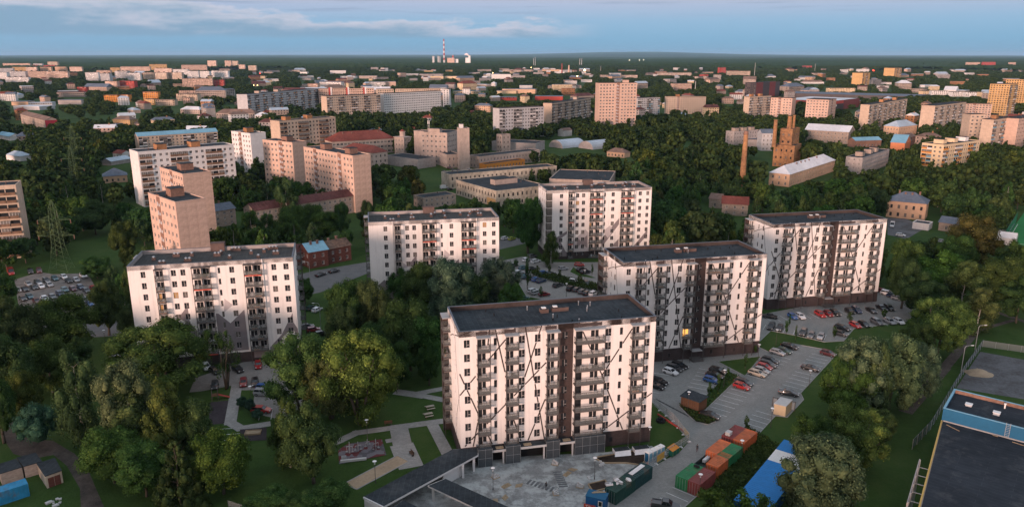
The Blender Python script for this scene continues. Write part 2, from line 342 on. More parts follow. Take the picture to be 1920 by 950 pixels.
DATA={
'MAIN':(('E',-10.28,135.31,12.86),
('G',28.71,185.06,12.54),
('F',82.58,229.88,12.04),
('B',-97.35,181.4,13.07),
('C',-45.95,232.99,10.81),
('D',13.93,290.66,10.57)),
'BLD':(('panel_tower','pink concrete panel tower standing just behind the left white block, nearer of the stepped pair','apartment building',-134.28,271.87,-45.4,25.71,10.54,31,9,'concrete_pink','w','b','p','flat',{'stair':0.37,'heads':((0.45,'brick_brown'),)}),
('panel_tower','pink concrete panel tower with brown stair head, farther of the stepped pair','apartment building',-163.2,344.26,-47.44,29.38,12.49,30,9,'concrete_pink','w','b','p','flat',{'stair':0.5,'heads':((0.5,'brick_brown'),)}),
('panel_block','long white panel block with brown loggias behind the stepped pink pair','apartment building',-199.88,399.16,41.6,51.86,15.33,30,9,'panel_white','l','b','b','flat',{'heads':((0.27,'brick_orange'),
(0.62,'brick_orange')),'loggia':'loggia_brown'}),
('panel_block','five storey block with a long pale blue metal roof','apartment building',-310.96,624.26,38.62,65.01,11,14.5,5,'concrete_beige','l','b','b','gable',{'roofcol':'roof_blue'}),
('panel_tower','white panel tower with a red brown stair strip and blank bluish side','apartment building',-190.92,511.89,-40.75,24.07,11.3,30,9,'panel_white','w','w','p','flat',{'stair':0.45,'heads':((0.5,'brick_orange'),)}),
('panel_block','pinkish block with dark loggias and two orange stair heads behind the tall trees','apartment building',-182.07,591.09,50.98,54.37,12.58,30,9,'concrete_beige','l','p','b','flat',{'heads':((0.2,'brick_orange'),
(0.58,'brick_orange')),'loggia':'loggia_brown'}),
('panel_tower','pink sunlit tower block with one brown stair strip, stepped behind the bigger pink block','apartment building',-152.79,459.54,-34.87,27.74,10.56,30,9,'concrete_pink','w','w','p','flat',{'stair':0.6,'heads':((0.6,'brick_brown'),)}),
('panel_block','big pink sunlit block with two brown stair strips and a blank panel end','apartment building',-117.61,422.43,-47.34,52.72,10.52,30,9,'concrete_pink','w','w','p','flat',{'stair':0.24,'stair2':0.74,'heads':((0.3,'brick_brown'),
(0.8,'brick_brown'))}),
('panel_block','concrete block with rows of glazed loggias at the left edge of the view','apartment building',-215.04,287.69,23.82,18.4,12,30,9,'concrete_beige','l','b','b','flat',{'loggia':'loggia_brown','allog':1}),
('row_house','long three storey house with a dark red tiled roof behind the tall trees','apartment building',-121.39,345.21,45.63,67.04,11,9,3,'brick_pale','w','w','w','gable',{'roofcol':'roof_darkred','chim':4}),
('row_house','short house with a blue grey roof peeking left of the long dark red roof','apartment building',-144.47,345.45,49.55,15.02,10,8,3,'brick_pale','w','w','w','gable',{'roofcol':'roof_greyblue','chim':2}),
('brick_house','old dark red brick house with a pale blue metal roof beside the street','house',-78.2,277.84,38.51,7.87,10,6.6,2,'brick_dark','w','w','w','gable',{'roofcol':'roof_blue','chim':2}),
('brick_house','old dark red brick house with a burnt roof beside the street','house',-72.31,284.28,42.43,10.12,9,6.2,2,'brick_dark','w','w','w','gable',{'roofcol':'roof_burnt','chim':2}),
('brick_house','red brick gabled shed wing next to the pale blue roof','house',-84.79,282,4.67,5.01,9,5.5,2,'brick_dark','w','w','w','gable',{'roofcol':'roof_darkred'}),
('factory_wing','old factory wing with a long red roof and skylights','factory',-145.9,607.22,31.01,54.46,20,12,3,'plaster_pinkish','w','w','w','hip',{'roofcol':'roof_red','chim':5,'ww':2.4}),
('factory_wing','short factory wing with a red roof and green skylights behind the big pink block','factory',-127.93,561.03,-41.45,38.03,12.94,12,3,'plaster_pinkish','w','w','w','hip',{'roofcol':'roof_red'}),
('factory_turret','beige factory stair turret with a small round cupola','factory',-96.52,615.36,-36.56,10.92,8.32,15,4,'plaster_pinkish','w','w','w','flat',{'cupola':1}),
('factory_block','beige six storey factory block with a roof antenna','factory',-48.32,558.84,68.59,23.16,22.21,24,6,'plaster_pinkish','w','w','w','flat',{'heads':((0.15,'plaster_pinkish'),)}),
('factory_tower','blank beige stair tower on the left end of the factory block','factory',-74.6,571.9,-29.42,9.19,9,24.5,6,'plaster_pinkish','b','b','b','flat',{}),
('factory_tower','tall beige stair tower on the right end of the factory block','factory',-36.87,531.75,16.62,6.95,9,30,7,'plaster_pinkish','b','b','b','flat',{'heads':((0.3,'panel_white'),)}),
('annex','low plain annex under the beige factory block','shed',-57.14,564.28,-65.21,24.03,10,10,2,'plaster_pinkish','w','b','w','flat',{}),
('annex','low dark roofed annex left of the beige factory block','shed',-95.62,562.6,-40.91,36.27,18,7,1,'plaster_grey','b','b','b','flat',{}),
('turret_block','square pink brick turret block rising over the dark hall','factory',-8.41,624.21,40.59,9.31,7,16,4,'plaster_pinkish','w','w','w','flat',{}),
('hall','dark flat roofed hall behind the pink turret block','hall',-17.47,647.02,-23.33,40.54,22,8,2,'plaster_grey','b','b','b','flat',{}),
('shop_row','low pink shed row right of the pink turret block','shed',-0.92,645.24,37.33,26.59,7,5,1,'plaster_pinkish','w','b','b','flat',{}),
('workshop','long pale workshop with a row of small windows and grey roof','factory',-23.5,539.17,41.37,60.24,12,9,2,'plaster_pinkish','w','w','w','flat',{}),
('workshop_annex','orange painted lean-to with white windows along the pale workshop','shed',-18.86,531.95,43.31,39.1,7,4.5,1,'paint_orange','w','b','b','flat',{}),
('depot','large low industrial depot with peeling walls and yellow painted corner','factory',-33.09,436.3,-56.88,44.99,34,9,2,'plaster_worn','w','w','w','flat',{'heads':((0.55,'plaster_pinkish'),),'yellow':1}),
('depot','narrow depot range with long dark roof behind the large low depot','factory',-38.37,456.21,28.24,77.23,13,9,2,'plaster_worn','w','b','b','flat',{}),
('hall','wide hall with a big dark flat roof and white barred windows','hall',22.48,446.03,-12.59,36.16,40,8,1,'plaster_pinkish','b','w','w','flat',{}),
('shed','low dark roofed shed with red and white windows near the trees','shed',-47.51,394.2,35.73,20.4,11,6,2,'brick_pale','w','w','w','flat',{}),
('farm_house','small pale house with a steep gable among the trees','house',46.7,766.97,-44.68,7.88,13,6,1,'panel_white','b','b','b','gable',{'roofcol':'roof_brown','turn':1}),
('garden_house','small peach house with a dark roof in the gardens','house',77.33,609.16,-38.62,16.44,9,4,1,'plaster_peach','w','b','b','hip',{'roofcol':'roof_brown'}),
('tower_block','tall sixteen storey pink tower block with a dark balcony strip','apartment building',90.22,790.42,8.67,40.56,15,52,16,'concrete_pink','w','b','b','flat',{'stair':0.5,'ww':1,'heads':((0.75,'concrete_pink'),)}),
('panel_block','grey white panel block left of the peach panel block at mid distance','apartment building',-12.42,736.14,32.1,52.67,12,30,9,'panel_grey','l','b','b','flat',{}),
('panel_block','peach panel block with white loggias left of the tall tower block','apartment building',42.97,816.64,62.97,114.72,10.36,30,9,'concrete_beige','l','p','b','flat',{'heads':((0.7,'brick_pale'),)}),
('panel_block','long brownish panel block with white balconies below the red striped block','apartment building',-232.61,954.96,43.75,80.34,13.66,30,9,'concrete_beige','l','b','b','flat',{}),
('panel_block','orange panel block with three red stair stripes','apartment building',-295.74,1166.91,13.07,83.52,12,30,9,'concrete_pink','w','b','b','flat',{'redstripes':1}),
('panel_block','long pale panel block in bluish shade left of the white block end','apartment building',-172.21,1021.83,46.92,102.88,12,30,9,'panel_white','w','b','b','flat',{}),
('panel_block','white sunlit block end above the tree tops','apartment building',-94.65,1148.61,87.02,18.32,9.94,30,9,'panel_white','w','w','w','flat',{}),
('panel_block','pale sunlit block showing its top floors behind the bluish shaded block','apartment building',-178.42,1166.91,7.8,69.02,12,30,9,'concrete_beige','w','b','b','flat',{}),
('panel_block','short pale sunlit block right of the red striped block','apartment building',-204.51,1157.69,17.11,25.04,12,30,9,'concrete_beige','w','b','b','flat',{}),
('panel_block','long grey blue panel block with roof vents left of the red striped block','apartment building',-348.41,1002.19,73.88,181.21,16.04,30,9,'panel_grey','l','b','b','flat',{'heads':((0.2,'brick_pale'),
(0.45,'brick_pale'))}),
('panel_block','beige panel block with a blank left end behind the wood at right','apartment building',295.06,945.06,37.27,45.81,8.33,30,9,'concrete_beige','l','p','b','flat',{'heads':((0.2,'brick_orange'),
(0.6,'brick_orange'))}),
('panel_tower','pink tower block with a white blank right side at right','apartment building',315.67,928.2,-38.74,26,13.25,30,9,'concrete_pink','w','w','b','flat',{'stair':0.42}),
('panel_tower','pink tower block with a grey stair strip in front of the mall','apartment building',366.27,878.88,52.06,30.42,25.49,30,9,'concrete_pink','w','w','b','flat',{'stair':0.45}),
('panel_block','long beige block with a blank bright end right of the mall sign','apartment building',373.27,792.55,49.14,147.36,9,30,9,'concrete_beige','l','p','b','flat',{'heads':((0.4,'brick_orange'),
(0.75,'brick_orange'))}),
('panel_block','long block with colourful balconies and blank bright end over the hip roofed house','apartment building',432.4,775.58,42.49,92.89,13.23,30,9,'concrete_beige','l','p','b','flat',{}),
('panel_block','low pink block behind the block with colourful balconies','apartment building',522.18,891.28,-15.65,36.5,12,25,9,'concrete_pink','w','b','b','flat',{'stair':0.5}),
('panel_block','beige block with a blank bright end and red roof clutter near the right edge','apartment building',386.52,606.07,39.36,47.39,8.7,30,9,'concrete_beige','l','p','b','flat',{'heads':((0.3,'brick_orange'),)}),
('panel_block','pale block standing behind the block with red roof clutter','apartment building',401.06,661.87,0,12.82,12,30,9,'concrete_beige','w','b','b','flat',{}),
('panel_block','beige block cut by the right edge of the view','apartment building',413.45,616.48,37.78,64.25,12,30,9,'concrete_pink','w','b','b','flat',{}),
('panel_block','pink block left of the beige panel block beyond the wood','apartment building',215.43,1061.21,0,54.97,12,24,8,'concrete_beige','w','p','b','flat',{'stair':0.3,'heads':((0.3,'brick_orange'),)}),
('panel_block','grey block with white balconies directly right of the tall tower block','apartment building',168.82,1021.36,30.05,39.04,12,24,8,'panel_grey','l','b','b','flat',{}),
('brick_tower','yellow brick tower block with a dark grey side near the right edge','apartment building',653.13,1044.65,-52,24.3,28.5,42,14,'brick_yellow','w','w','l','flat',{}),
('brick_tower','tallest yellow brick tower block at the right edge','apartment building',737.82,1143.66,-52,34.87,27.78,45,15,'brick_yellow','w','w','l','flat',{}),
('brick_tower','small orange brick tower far away above the mall, left of two','apartment building',867.73,1956.94,-52,27.42,36.41,36,12,'brick_yellow','b','b','l','flat',{}),
('brick_tower','small orange brick tower far away above the mall, right of two','apartment building',1297.05,2680.11,-52,36.99,50.64,36,12,'brick_yellow','b','b','l','flat',{}),
('office_building','dark office building with deep red facade strips','office',452.19,1416.91,45.16,96.81,21.78,30,8,'metal_dark','b','w','b','flat',{'redstrips':1}),
('mall','shopping mall with a white roof and dark red walls','mall',470.97,1119.52,46.93,115.29,80,14,1,'metal_maroon','b','b','b','flat',{'roofcol':'white_roof'}),
('retail_hall','wide hall with a flat blue grey roof behind the mall','hall',524.01,1469.5,-33.4,241.09,90,9,1,'metal_dark','b','b','b','flat',{'roofcol':'roof_greyblue'}),
('apartment_house','cream modern apartment house with orange loggias among the dark trees','apartment building',313.36,543.66,33.87,53.42,15.81,17,5,'plaster_cream','l','l','b','flat',{'heads':((0.2,'plaster_cream'),
(0.5,'plaster_cream'),
(0.8,'panel_white')),'loggia':'paint_orange'}),
('gable_house','bright orange gabled house with a pale blue roof','house',336.36,641.73,51.76,23.53,11.21,7,2,'paint_coral','b','b','b','gable',{'roofcol':'roof_blue','turn':1}),
('brick_house','brown brick house with a low gable behind the bright orange house','house',356.63,677.11,42.72,20.26,9.88,8,2,'brick_brown','w','b','b','gable',{'roofcol':'roof_brown'}),
('hip_house','peach house with a large pale blue hip roof','house',395.07,769.42,35.41,36.21,16.13,9,2,'plaster_peach','w','w','w','hip',{'roofcol':'roof_paleblue'}),
('office_house','grey four storey house with roof hatches and a white window','house',239.81,510.02,49.08,64.04,10.97,12,4,'plaster_grey','w','w','w','flat',{'heads':((0.2,'brick_pale'),
(0.5,'brick_pale'),
(0.7,'brick_pale'))}),
('long_house','long beige house with a bright white metal roof','house',279.82,719.33,-38.08,39.59,20.07,11,3,'brick_pale','w','w','b','gable',{'roofcol':'white_roof','chim':4}),
('shed','low shed with a bright blue roof','shed',306.27,669.25,13.79,27.19,10,6,1,'brick_brown','w','b','b','gable',{'roofcol':'roof_blue'}),
('office_house','plain grey four storey house with small dark windows left of the lilac house','house',197.79,670.39,30.41,32.91,9.55,14,4,'plaster_grey','w','w','b','flat',{'heads':((0.2,'brick_pale'),
(0.5,'brick_pale'),
(0.8,'brick_pale'))}),
('link_building','low windowless link with a blue roof between grey and lilac houses','shed',210.82,673.11,-9.43,13.34,14,7,1,'plaster_grey','b','b','b','flat',{'roofcol':'roof_greyblue'}),
('lilac_house','pale lilac house left of the ruined brick tower','house',214.58,645.48,0,10.52,12,15,4,'panel_grey','w','w','b','gable',{'roofcol':'roof_greyblue'}),
('brick_ruin','ruined orange brick factory base under the brick tower','ruin',206.04,545.61,55.27,18.56,15,16,3,'brick_orange','w','w','w','flat',{}),
('brick_ruin','ruined orange brick tower with chimneys, upper block','ruin',205.8,552.16,51.62,15.93,9,27.5,5,'brick_orange','w','w','w','flat',{}),
('hip_house','long house with a bright white hip roof and many brick chimneys','house',173.28,462.64,49.75,86.51,12.96,8,2,'plaster_peach','w','w','b','hip',{'roofcol':'white_roof','chim':8}),
('red_roof_house','house with a deep red gable roof beside the tall brick chimney','house',108.32,378.59,-15.96,12.88,12,6,2,'brick_pale','w','b','b','gable',{'roofcol':'roof_red'}),
('red_roof_house','low wing with a rusty roof left of the deep red gable roof','house',106.74,397.97,-29.23,6.32,9,5,1,'brick_pale','w','b','b','gable',{'roofcol':'roof_brown'}),
('hip_house','two storey beige house with a grey hip roof and one lit window','house',191.17,374.13,-33.46,17.6,13,8.5,2,'plaster_peach','w','w','w','hip',{'roofcol':'roof_greyblue','chim':4,'lit':1}),
('garage_row','long white garage in front of the grey hip roofed house','garage',190.82,347.36,-41.68,6.98,7,3.2,1,'panel_white','b','b','b','flat',{}),
('shed','brick shed with a dark roof right of the white garage','shed',201.24,343.74,-44.61,6.54,9,4,1,'brick_pale','w','b','b','gable',{'roofcol':'roof_greyblue'}),
('hip_house','small house with a grey hip roof below the pylon at left','house',-262.8,476.27,28.64,13.81,12,4.5,1,'plaster_peach','w','w','w','hip',{'roofcol':'roof_greyblue','chim':1}),
('shed','low shed with a pale grey metal roof at left','shed',-299.57,556.6,71.62,18.81,9,3,1,'plaster_grey','b','b','b','gable',{'roofcol':'roof_paleblue'}),
('cottage','white cottage with a red roof among the trees at left','house',-320.1,598.89,-27.07,11,9,4,1,'panel_white','w','w','w','gable',{'roofcol':'roof_red'}),
('house','yellow house with a dark roof among the trees at left','house',-473.96,896.99,-17.41,25.12,12,6,2,'brick_yellow','w','w','w','hip',{'roofcol':'roof_brown'}),
('long_house','long brown roofed building with a crimson end wall','hall',-593.02,913.38,-47.07,124.15,13,11,3,'brick_pale','w','b','b','gable',{'roofcol':'roof_brown','rend':'paint_crimson'}),
('shed','shed with a teal blue roof at the left edge','shed',-509.82,744.32,-37.91,32.53,10,4,1,'panel_white','b','b','b','gable',{'roofcol':'roof_blue'}),
('cottage','cottage with a white blue hip roof at the left edge','house',-399.07,588.96,-30.02,19.23,9,4,1,'panel_white','b','b','b','hip',{'roofcol':'roof_paleblue'}),
('long_house','long house with a weathered brown roof behind the pinkish loggia block','house',-379.33,970.93,-5.03,51.6,14,8,2,'plaster_pinkish','w','w','w','hip',{'roofcol':'roof_brown'}),
('villa','villa with a white metal roof among the trees','house',-466.91,1067.74,-18.64,33.03,12,6,2,'plaster_pinkish','w','w','w','hip',{'roofcol':'white_roof'}),
('shop','small white shop with a grey roof left of the pale workshop hangars','shed',-181.47,1089.48,-10.74,29.61,12,6,1,'panel_white','w','b','b','hip',{'roofcol':'roof_paleblue'})),
'FAR':((-3187.52,4950.84,205.65,27,'concrete_pink','far_block'),
(-2956.33,4800.39,63.15,27,'panel_grey','far_block'),
(-2744.34,4601.2,70.04,40,'concrete_beige','far_block'),
(-2877.32,4643.68,35.38,20,'paint_red','far_block'),
(-2533.16,4212.9,58.37,25,'paint_red','far_block'),
(-2204.29,3439.78,54.84,27,'brick_yellow','far_block'),
(-2122.96,3395.31,47.07,27,'concrete_pink','far_block'),
(-2086.27,3439.78,52.45,27,'plaster_peach','far_block'),
(-2065.61,3516.53,56.06,27,'plaster_peach','far_block'),
(-1986.1,3500.91,55.81,27,'concrete_pink','far_block'),
(-2080.6,3163.47,50.45,27,'panel_grey','far_block'),
(-1643.4,2548.46,60.15,27,'panel_grey','far_block'),
(-1588.67,2393.15,29.91,27,'panel_white','far_block'),
(-1577.07,2548.46,54.84,27,'concrete_pink','far_block'),
(-1496.25,2523.9,70.08,27,'concrete_pink','far_block'),
(-1418.97,2196.11,64.15,18,'panel_white','far_block'),
(-1310.32,2393.15,38.22,27,'panel_white','far_block'),
(-1434.61,2697.14,46.79,27,'concrete_pink','far_block'),
(-1197.06,2255.6,31.34,27,'panel_grey','far_block'),
(-1702.3,3295.87,36.56,27,'brick_yellow','far_block'),
(-1326.64,2607.66,47.06,27,'panel_grey','far_block'),
(-1738.62,3548.2,132.79,27,'concrete_pink','far_block'),
(-1736.9,3777.26,78.47,35,'brick_yellow','far_block'),
(-1408.61,3101.17,73.12,27,'concrete_pink','far_block'),
(-1263.33,2928.1,56.87,27,'panel_white','far_block'),
(-1526.75,3695.18,115.18,33,'concrete_pink','far_block'),
(-1267.72,2499.8,26.03,27,'panel_grey','far_block'),
(-1145.17,2322.35,38.71,27,'panel_white','far_block'),
(-1123.95,2371.47,34.58,27,'concrete_beige','far_block'),
(-1078.78,2357.23,36.01,27,'concrete_beige','far_block'),
(-1041.61,2371.47,44.46,27,'concrete_beige','far_block'),
(-1084.11,2607.66,36.2,27,'panel_white','far_block'),
(-1034.06,2581.96,35.84,27,'panel_white','far_block'),
(-1002.64,2633.88,60.32,27,'panel_white','far_block'),
(-794.56,1933.76,71.32,22,'concrete_pink','far_block'),
(-753.44,1960.73,30.03,18,'paint_red','far_block'),
(-947.22,1880.02,43.2,18,'paint_red','far_block'),
(-975.23,1860.87,29.81,18,'concrete_pink','far_block'),
(-1417.82,4037.65,33.56,30,'concrete_pink','far_block'),
(-1590.15,4079.79,47.97,50,'concrete_pink','far_tower'),
(-1504.08,4079.79,33.86,50,'concrete_pink','far_tower'),
(-1497.17,4162.2,34.55,48,'concrete_beige','far_tower'),
(-1210.6,3584.48,37.25,32,'concrete_beige','far_tower'),
(-939.1,1666.58,19.77,12,'paint_red','far_house'),
(-701.73,1331.89,22.37,12,'paint_orange','far_house'),
(-684.36,1340.88,17.82,12,'paint_orange','far_house'),
(-646.49,1363.23,25.73,16,'paint_orange','far_house'),
(-598.71,1255.6,16.72,9,'brick_yellow','far_house'),
(-565.97,1240.52,31.3,9,'concrete_beige','far_house'),
(-584.42,1368.62,41.16,12,'concrete_beige','far_house'),
(-623.79,1503.15,60.91,12,'concrete_pink','far_house'),
(-564.05,1492.75,39.62,14,'plaster_grey','far_house'),
(-546.35,1276.7,12.52,10,'concrete_pink','far_house'),
(639.54,3024.36,132.32,12,'plaster_pinkish','far_house'),
(684.58,2736.57,30.43,12,'paint_red','far_house'),
(892.97,3260.97,31.65,28,'paint_red','far_house'),
(867.11,2932.61,89.56,20,'concrete_beige','far_house'),
(628.27,2379.02,28.14,8,'panel_white','far_house'),
(381.21,2742.43,133.42,10,'plaster_pinkish','far_house'),
(1845.5,4808.01,59.96,14,'paint_red','far_house'),
(1549.57,3579.69,34.77,14,'panel_white','far_house'),
(1008.11,2421.38,25.27,10,'brick_orange','far_house'),
(3068.62,5126.15,85.14,32,'concrete_pink','far_house'),
(3018.26,4873.44,80.94,36,'paint_red','far_house'),
(3331.14,5126.15,42.57,32,'concrete_pink','far_house'),
(3216.47,4928.65,47.8,14,'plaster_peach','far_house'),
(727,1683.82,59.95,9,'plaster_cream','far_house'),
(860.56,1535.76,30.04,10,'panel_white','far_house'),
(885.26,1512.33,26.43,9,'panel_white','far_house'),
(904.13,1501.39,22.04,9,'panel_white','far_house'),
(931.94,1501.39,16.79,9,'plaster_cream','far_house'),
(922.11,1892.66,25.08,6,'panel_white','far_house'),
(851.8,1567.88,16.43,8,'plaster_cream','far_house'),
(-449.69,1893.02,55.39,15,'panel_white','industrial_shed'),
(-354.56,1980.39,52.42,12,'panel_white','industrial_shed'),
(-316.97,2000.18,26.47,12,'concrete_pink','industrial_shed'),
(-744.37,3285.27,66.12,15,'panel_white','industrial_shed'),
(-749.74,4191.99,40.68,14,'plaster_grey','industrial_shed'),
(-34.27,2529.51,61.52,18,'panel_white','industrial_shed'),
(-135.64,3796.64,65.84,10,'plaster_pinkish','industrial_shed'),
(28.66,3755.47,151.11,10,'plaster_pinkish','industrial_shed'),
(130.87,4058.79,30.96,12,'panel_white','industrial_shed'),
(189.67,3850.88,101.51,9,'plaster_peach','industrial_shed'),
(-263.55,2641.59,53.26,9,'plaster_cream','industrial_shed'),
(-189.48,2658.71,90.58,8,'plaster_cream','industrial_shed'),
(-97.43,1621.14,54.38,5,'plaster_cream','industrial_shed'),
(-11.34,1623.52,40.84,6,'plaster_cream','industrial_shed'),
(14.24,1631.03,71.76,9,'plaster_peach','industrial_shed'),
(33.69,1857.68,31.09,8,'panel_white','industrial_shed'),
(-8.19,1375.49,33.71,6,'paint_red','industrial_shed'),
(66.82,1383.37,50.36,7,'paint_red','industrial_shed'),
(131.36,1883.49,84.07,7,'brick_pale','industrial_shed'),
(-1150.87,3702.14,61.65,8,'plaster_grey','industrial_shed'),
(-1054.27,3715.1,56.71,9,'plaster_pinkish','industrial_shed'),
(-910.28,3353.27,32.59,8,'panel_white','industrial_shed'),
(-564.33,2678.79,33.52,8,'panel_white','industrial_shed'),
(-503.09,2675.26,61.37,9,'plaster_pinkish','industrial_shed'),
(-635.79,3941.57,68.36,6,'plaster_grey','industrial_shed'),
(-470.67,3242.53,27.02,6,'plaster_cream','industrial_shed'),
(-403.2,3062.74,57.45,7,'white_roof','industrial_shed'),
(-318.32,2472.8,24.09,6,'plaster_grey','industrial_shed'),
(-318.92,3019.93,92.32,7,'plaster_grey','industrial_shed'),
(-668.51,2495.91,31.26,7,'plaster_grey','industrial_shed'),
(-404.9,3740.15,41.53,6,'brick_yellow','industrial_shed'),
(-309.76,3767.43,33.98,8,'brick_yellow','industrial_shed'),
(220.39,4154.39,25.93,9,'panel_white','industrial_shed'),
(164.71,2221.51,26.29,9,'plaster_peach','industrial_shed'),
(224.3,2301.66,32.04,8,'panel_white','industrial_shed'),
(19.1,2747.97,57.31,8,'plaster_grey','industrial_shed'),
(112.88,3251.08,45.15,8,'plaster_grey','industrial_shed'),
(-803.53,1240.73,26.97,6,'plaster_peach','industrial_shed'),
(-752.92,1212.72,34.03,6,'roof_paleblue','industrial_shed'),
(-728.82,1138.97,46.4,5,'white_roof','industrial_shed'),
(-737.56,1267.85,39.1,7,'plaster_grey','industrial_shed'),
(210.49,3406.8,42.57,8,'panel_white','industrial_shed'),
(-471.16,3994.84,55.43,5,'plaster_grey','industrial_shed'),
(-162.42,3341.39,46.4,6,'plaster_grey','industrial_shed'),
(-84.66,2433.53,33.86,8,'plaster_grey','industrial_shed')),
'POLY':{'lot_pavers_G':((17.49,119.48),
(18.37,123.38),
(22.68,128.07),
(29.1,134.87),
(35.09,140.13),
(38.13,144.59),
(35.6,155.34),
(33.29,163.5),
(37.7,188.01),
(54.21,190.97),
(69.76,197.95),
(70.78,195.97),
(72.47,192.1),
(78.31,201.62),
(87.43,196.36),
(88.03,190.22),
(70.63,167.87),
(70.09,164.36),
(62.9,155.34),
(60.49,156.12),
(53.4,146.92),
(47.09,139.26),
(39.5,130.52),
(35.06,124.26),
(30.9,119.48)),'lot_pavers_F':((71.52,202.03),
(79.21,224.96),
(128.35,248.2),
(133.39,243.44),
(134.78,234.96),
(123.67,219.52),
(114.02,215.71),
(103.43,212.48),
(96.06,202.45),
(90.16,201.62),
(83.25,207.14),
(77.65,210.67)),'lot_pavers_D':((-3.86,289.38),
(4.82,295.96),
(8.71,294.29),
(12.77,286.99),
(35.32,286.99),
(29.71,241.12),
(10.64,239.98),
(4.94,244.03),
(2.33,259.56),
(-2.09,280.78)),'lot_pavers_B':((-79.24,168.47),
(-81.27,176.94),
(-76.15,183.01),
(-71.03,188.74),
(-65.17,189.48),
(-58.52,183.01),
(-51.3,179.59),
(-48.73,166.98),
(-50.02,159.87),
(-50,153.28),
(-57.39,156.38),
(-59.86,157.18),
(-63.66,169.68),
(-66.96,169.68),
(-69.94,172.45),
(-76.6,169.07)),'yard':((-26.08,118.66),
(-18.58,128.25),
(-12.73,135.08),
(-11.64,139.26),
(-6.58,137.56),
(18.89,139.69),
(29.63,142.55),
(31.03,139.26),
(29.1,134.87),
(22.68,128.07),
(18.37,123.38),
(17.39,118.66)),'gravel_lot':((-183.44,263.56),
(-179.99,273.36),
(-173.21,270.49),
(-161.71,271.92),
(-156.07,264.92),
(-144.67,248.81),
(-131.76,225.98),
(-134.91,220.01),
(-149.57,222.46),
(-160.35,230.12)),'street':((-146.36,214.32),
(-129.53,218.08),
(-120.58,220.01),
(-75.81,275.54),
(-66.89,281.54),
(-5.25,324.3),
(9.8,333.5),
(13.4,325.3),
(-4.55,308.16),
(-54.64,271.92),
(-66.96,248.2),
(-113.52,207.14),
(-122.68,205.41),
(-138.73,202.03)),'bare_lot':((130.71,194.4),
(139.17,188.74),
(147.16,183.71),
(130.04,159.87),
(123.2,164.65),
(110.5,170.9)),'house_yard':((191.06,371.88),
(199.53,369.32),
(197.39,347.69),
(188.92,338.83),
(177.55,326.3),
(172.92,334.55)),'football_pitch':((216.34,318.42),
(221.97,313.68),
(244.77,301.08),
(338.49,424.5),
(285.74,405.46),
(246.76,357)),'dirt_track':((-116.89,155.86),
(-114.35,155.34),
(-108.12,147.15),
(-103.61,145.51),
(-98.46,144.59),
(-90.87,139.26),
(-84.69,133.06),
(-79.51,126.41),
(-73.41,118.66),
(-78.04,118.66),
(-82.57,126.41),
(-89.88,134.67),
(-95.04,138.83),
(-98.41,137.14),
(-103.61,139.26),
(-110.25,145.98)),'path_park':(((-40.43,141.44),
(-37.18,144.48),2.2),
((-37.18,144.48),
(-34.14,148.1),2.2),
((-34.14,148.1),
(-26.09,150.53),2.2),
((-26.09,150.53),
(-15.69,153.54),2.4),
((-25.07,150.04),
(-22.91,141.44),4),
((-22.91,141.44),
(-20.78,135.48),5),
((-17.8,151.77),
(-12.99,138.19),2.6),
((-26.56,144.59),
(-23.95,145.51),1.6),
((-27.77,168.47),
(-22.19,166.69),3),
((-23.46,167.57),
(-16.95,170.6),2.2),
((-22.19,166.69),
(-16.79,164.36),2.2)),'path_B':(((-69,172.45),
(-63.43,152.77),2.6),
((-63.43,152.77),
(-60.19,150.04),2.4),
((-60.19,150.04),
(-55.02,152.02),2.4)),'path_right':(((154.75,231.18),
(159.25,219.04),2.2),
((91.84,158.51),
(114.22,183.01),3),
((114.22,183.01),
(139.29,210.67),2.5),
((139.29,210.67),
(156.56,220.01),1.5)),'mat':((-36.44,140.67),
(-34.97,143.23),
(-28.05,145.28),
(-25.97,138.62),
(-34.97,135.08)),'sand_pad':((-32.48,127.99),
(-23.71,138.51),
(-20.98,136.21),
(-29.59,126.05)),'mat_dark':((-72.22,162.93),
(-67.55,164.07),
(-63.82,152.52),
(-67.85,151.77)),'mat_sandbox':((-60.14,149.55),
(-54.55,150.53),
(-52.74,144.82),
(-58.47,144.36)),'grass_G1':((55.57,187.28),
(60.09,177.93),
(68.42,190.97)),'grass_G2':((55.56,183.01),
(56.67,180.95),
(59.01,176.61),
(56.08,174.03),
(44.99,158.78),
(42.26,159.87),
(47.64,167.28),
(51.57,172.77)),'bed':((39.24,162.09),
(40.45,160.7),
(43.11,157.18),
(46.03,153.28),
(43.96,151.77),
(41.51,153.03),
(40.34,156.91)),'hedge_D':((6.91,273.36),
(8.75,273.36),
(31.35,255.67),
(30.51,248.2),
(19.12,255.67),
(7.98,267.68)),'grass_D1':((21.97,273.36),
(23.98,280.78),
(26.31,271.92),
(31.29,265.6),
(30.03,264.92),
(24.93,267.68)),'soil1':((16.99,137.56),
(25.07,140.13),
(28.56,141),
(29.03,139.26),
(26.05,134.67),
(23.26,135.48),
(18.39,135.48)),'soil2':((14.7,127.7),
(18.18,129.19),
(18.35,126.41),
(15.36,125.15))},
'CARS':((81.31,222.04,-22.92,'black','sedan','facing the brown base of the right rear block'),
(88.25,221.81,-78.71,'blue','hatch','facing the brown base of the right rear block'),
(90.77,222.04,-79.29,'white','hatch','facing the brown base of the right rear block'),
(97.78,223.94,-80.96,'red','wagon','facing the brown base of the right rear block'),
(100.54,224.34,-81.61,'darkred','hatch','facing the brown base of the right rear block'),
(103.05,225.23,-82.21,'black','wagon','facing the brown base of the right rear block'),
(108.45,226.85,-83.49,'black','hatch','facing the brown base of the right rear block'),
(110.98,227.67,-84.08,'navy','suv','facing the brown base of the right rear block'),
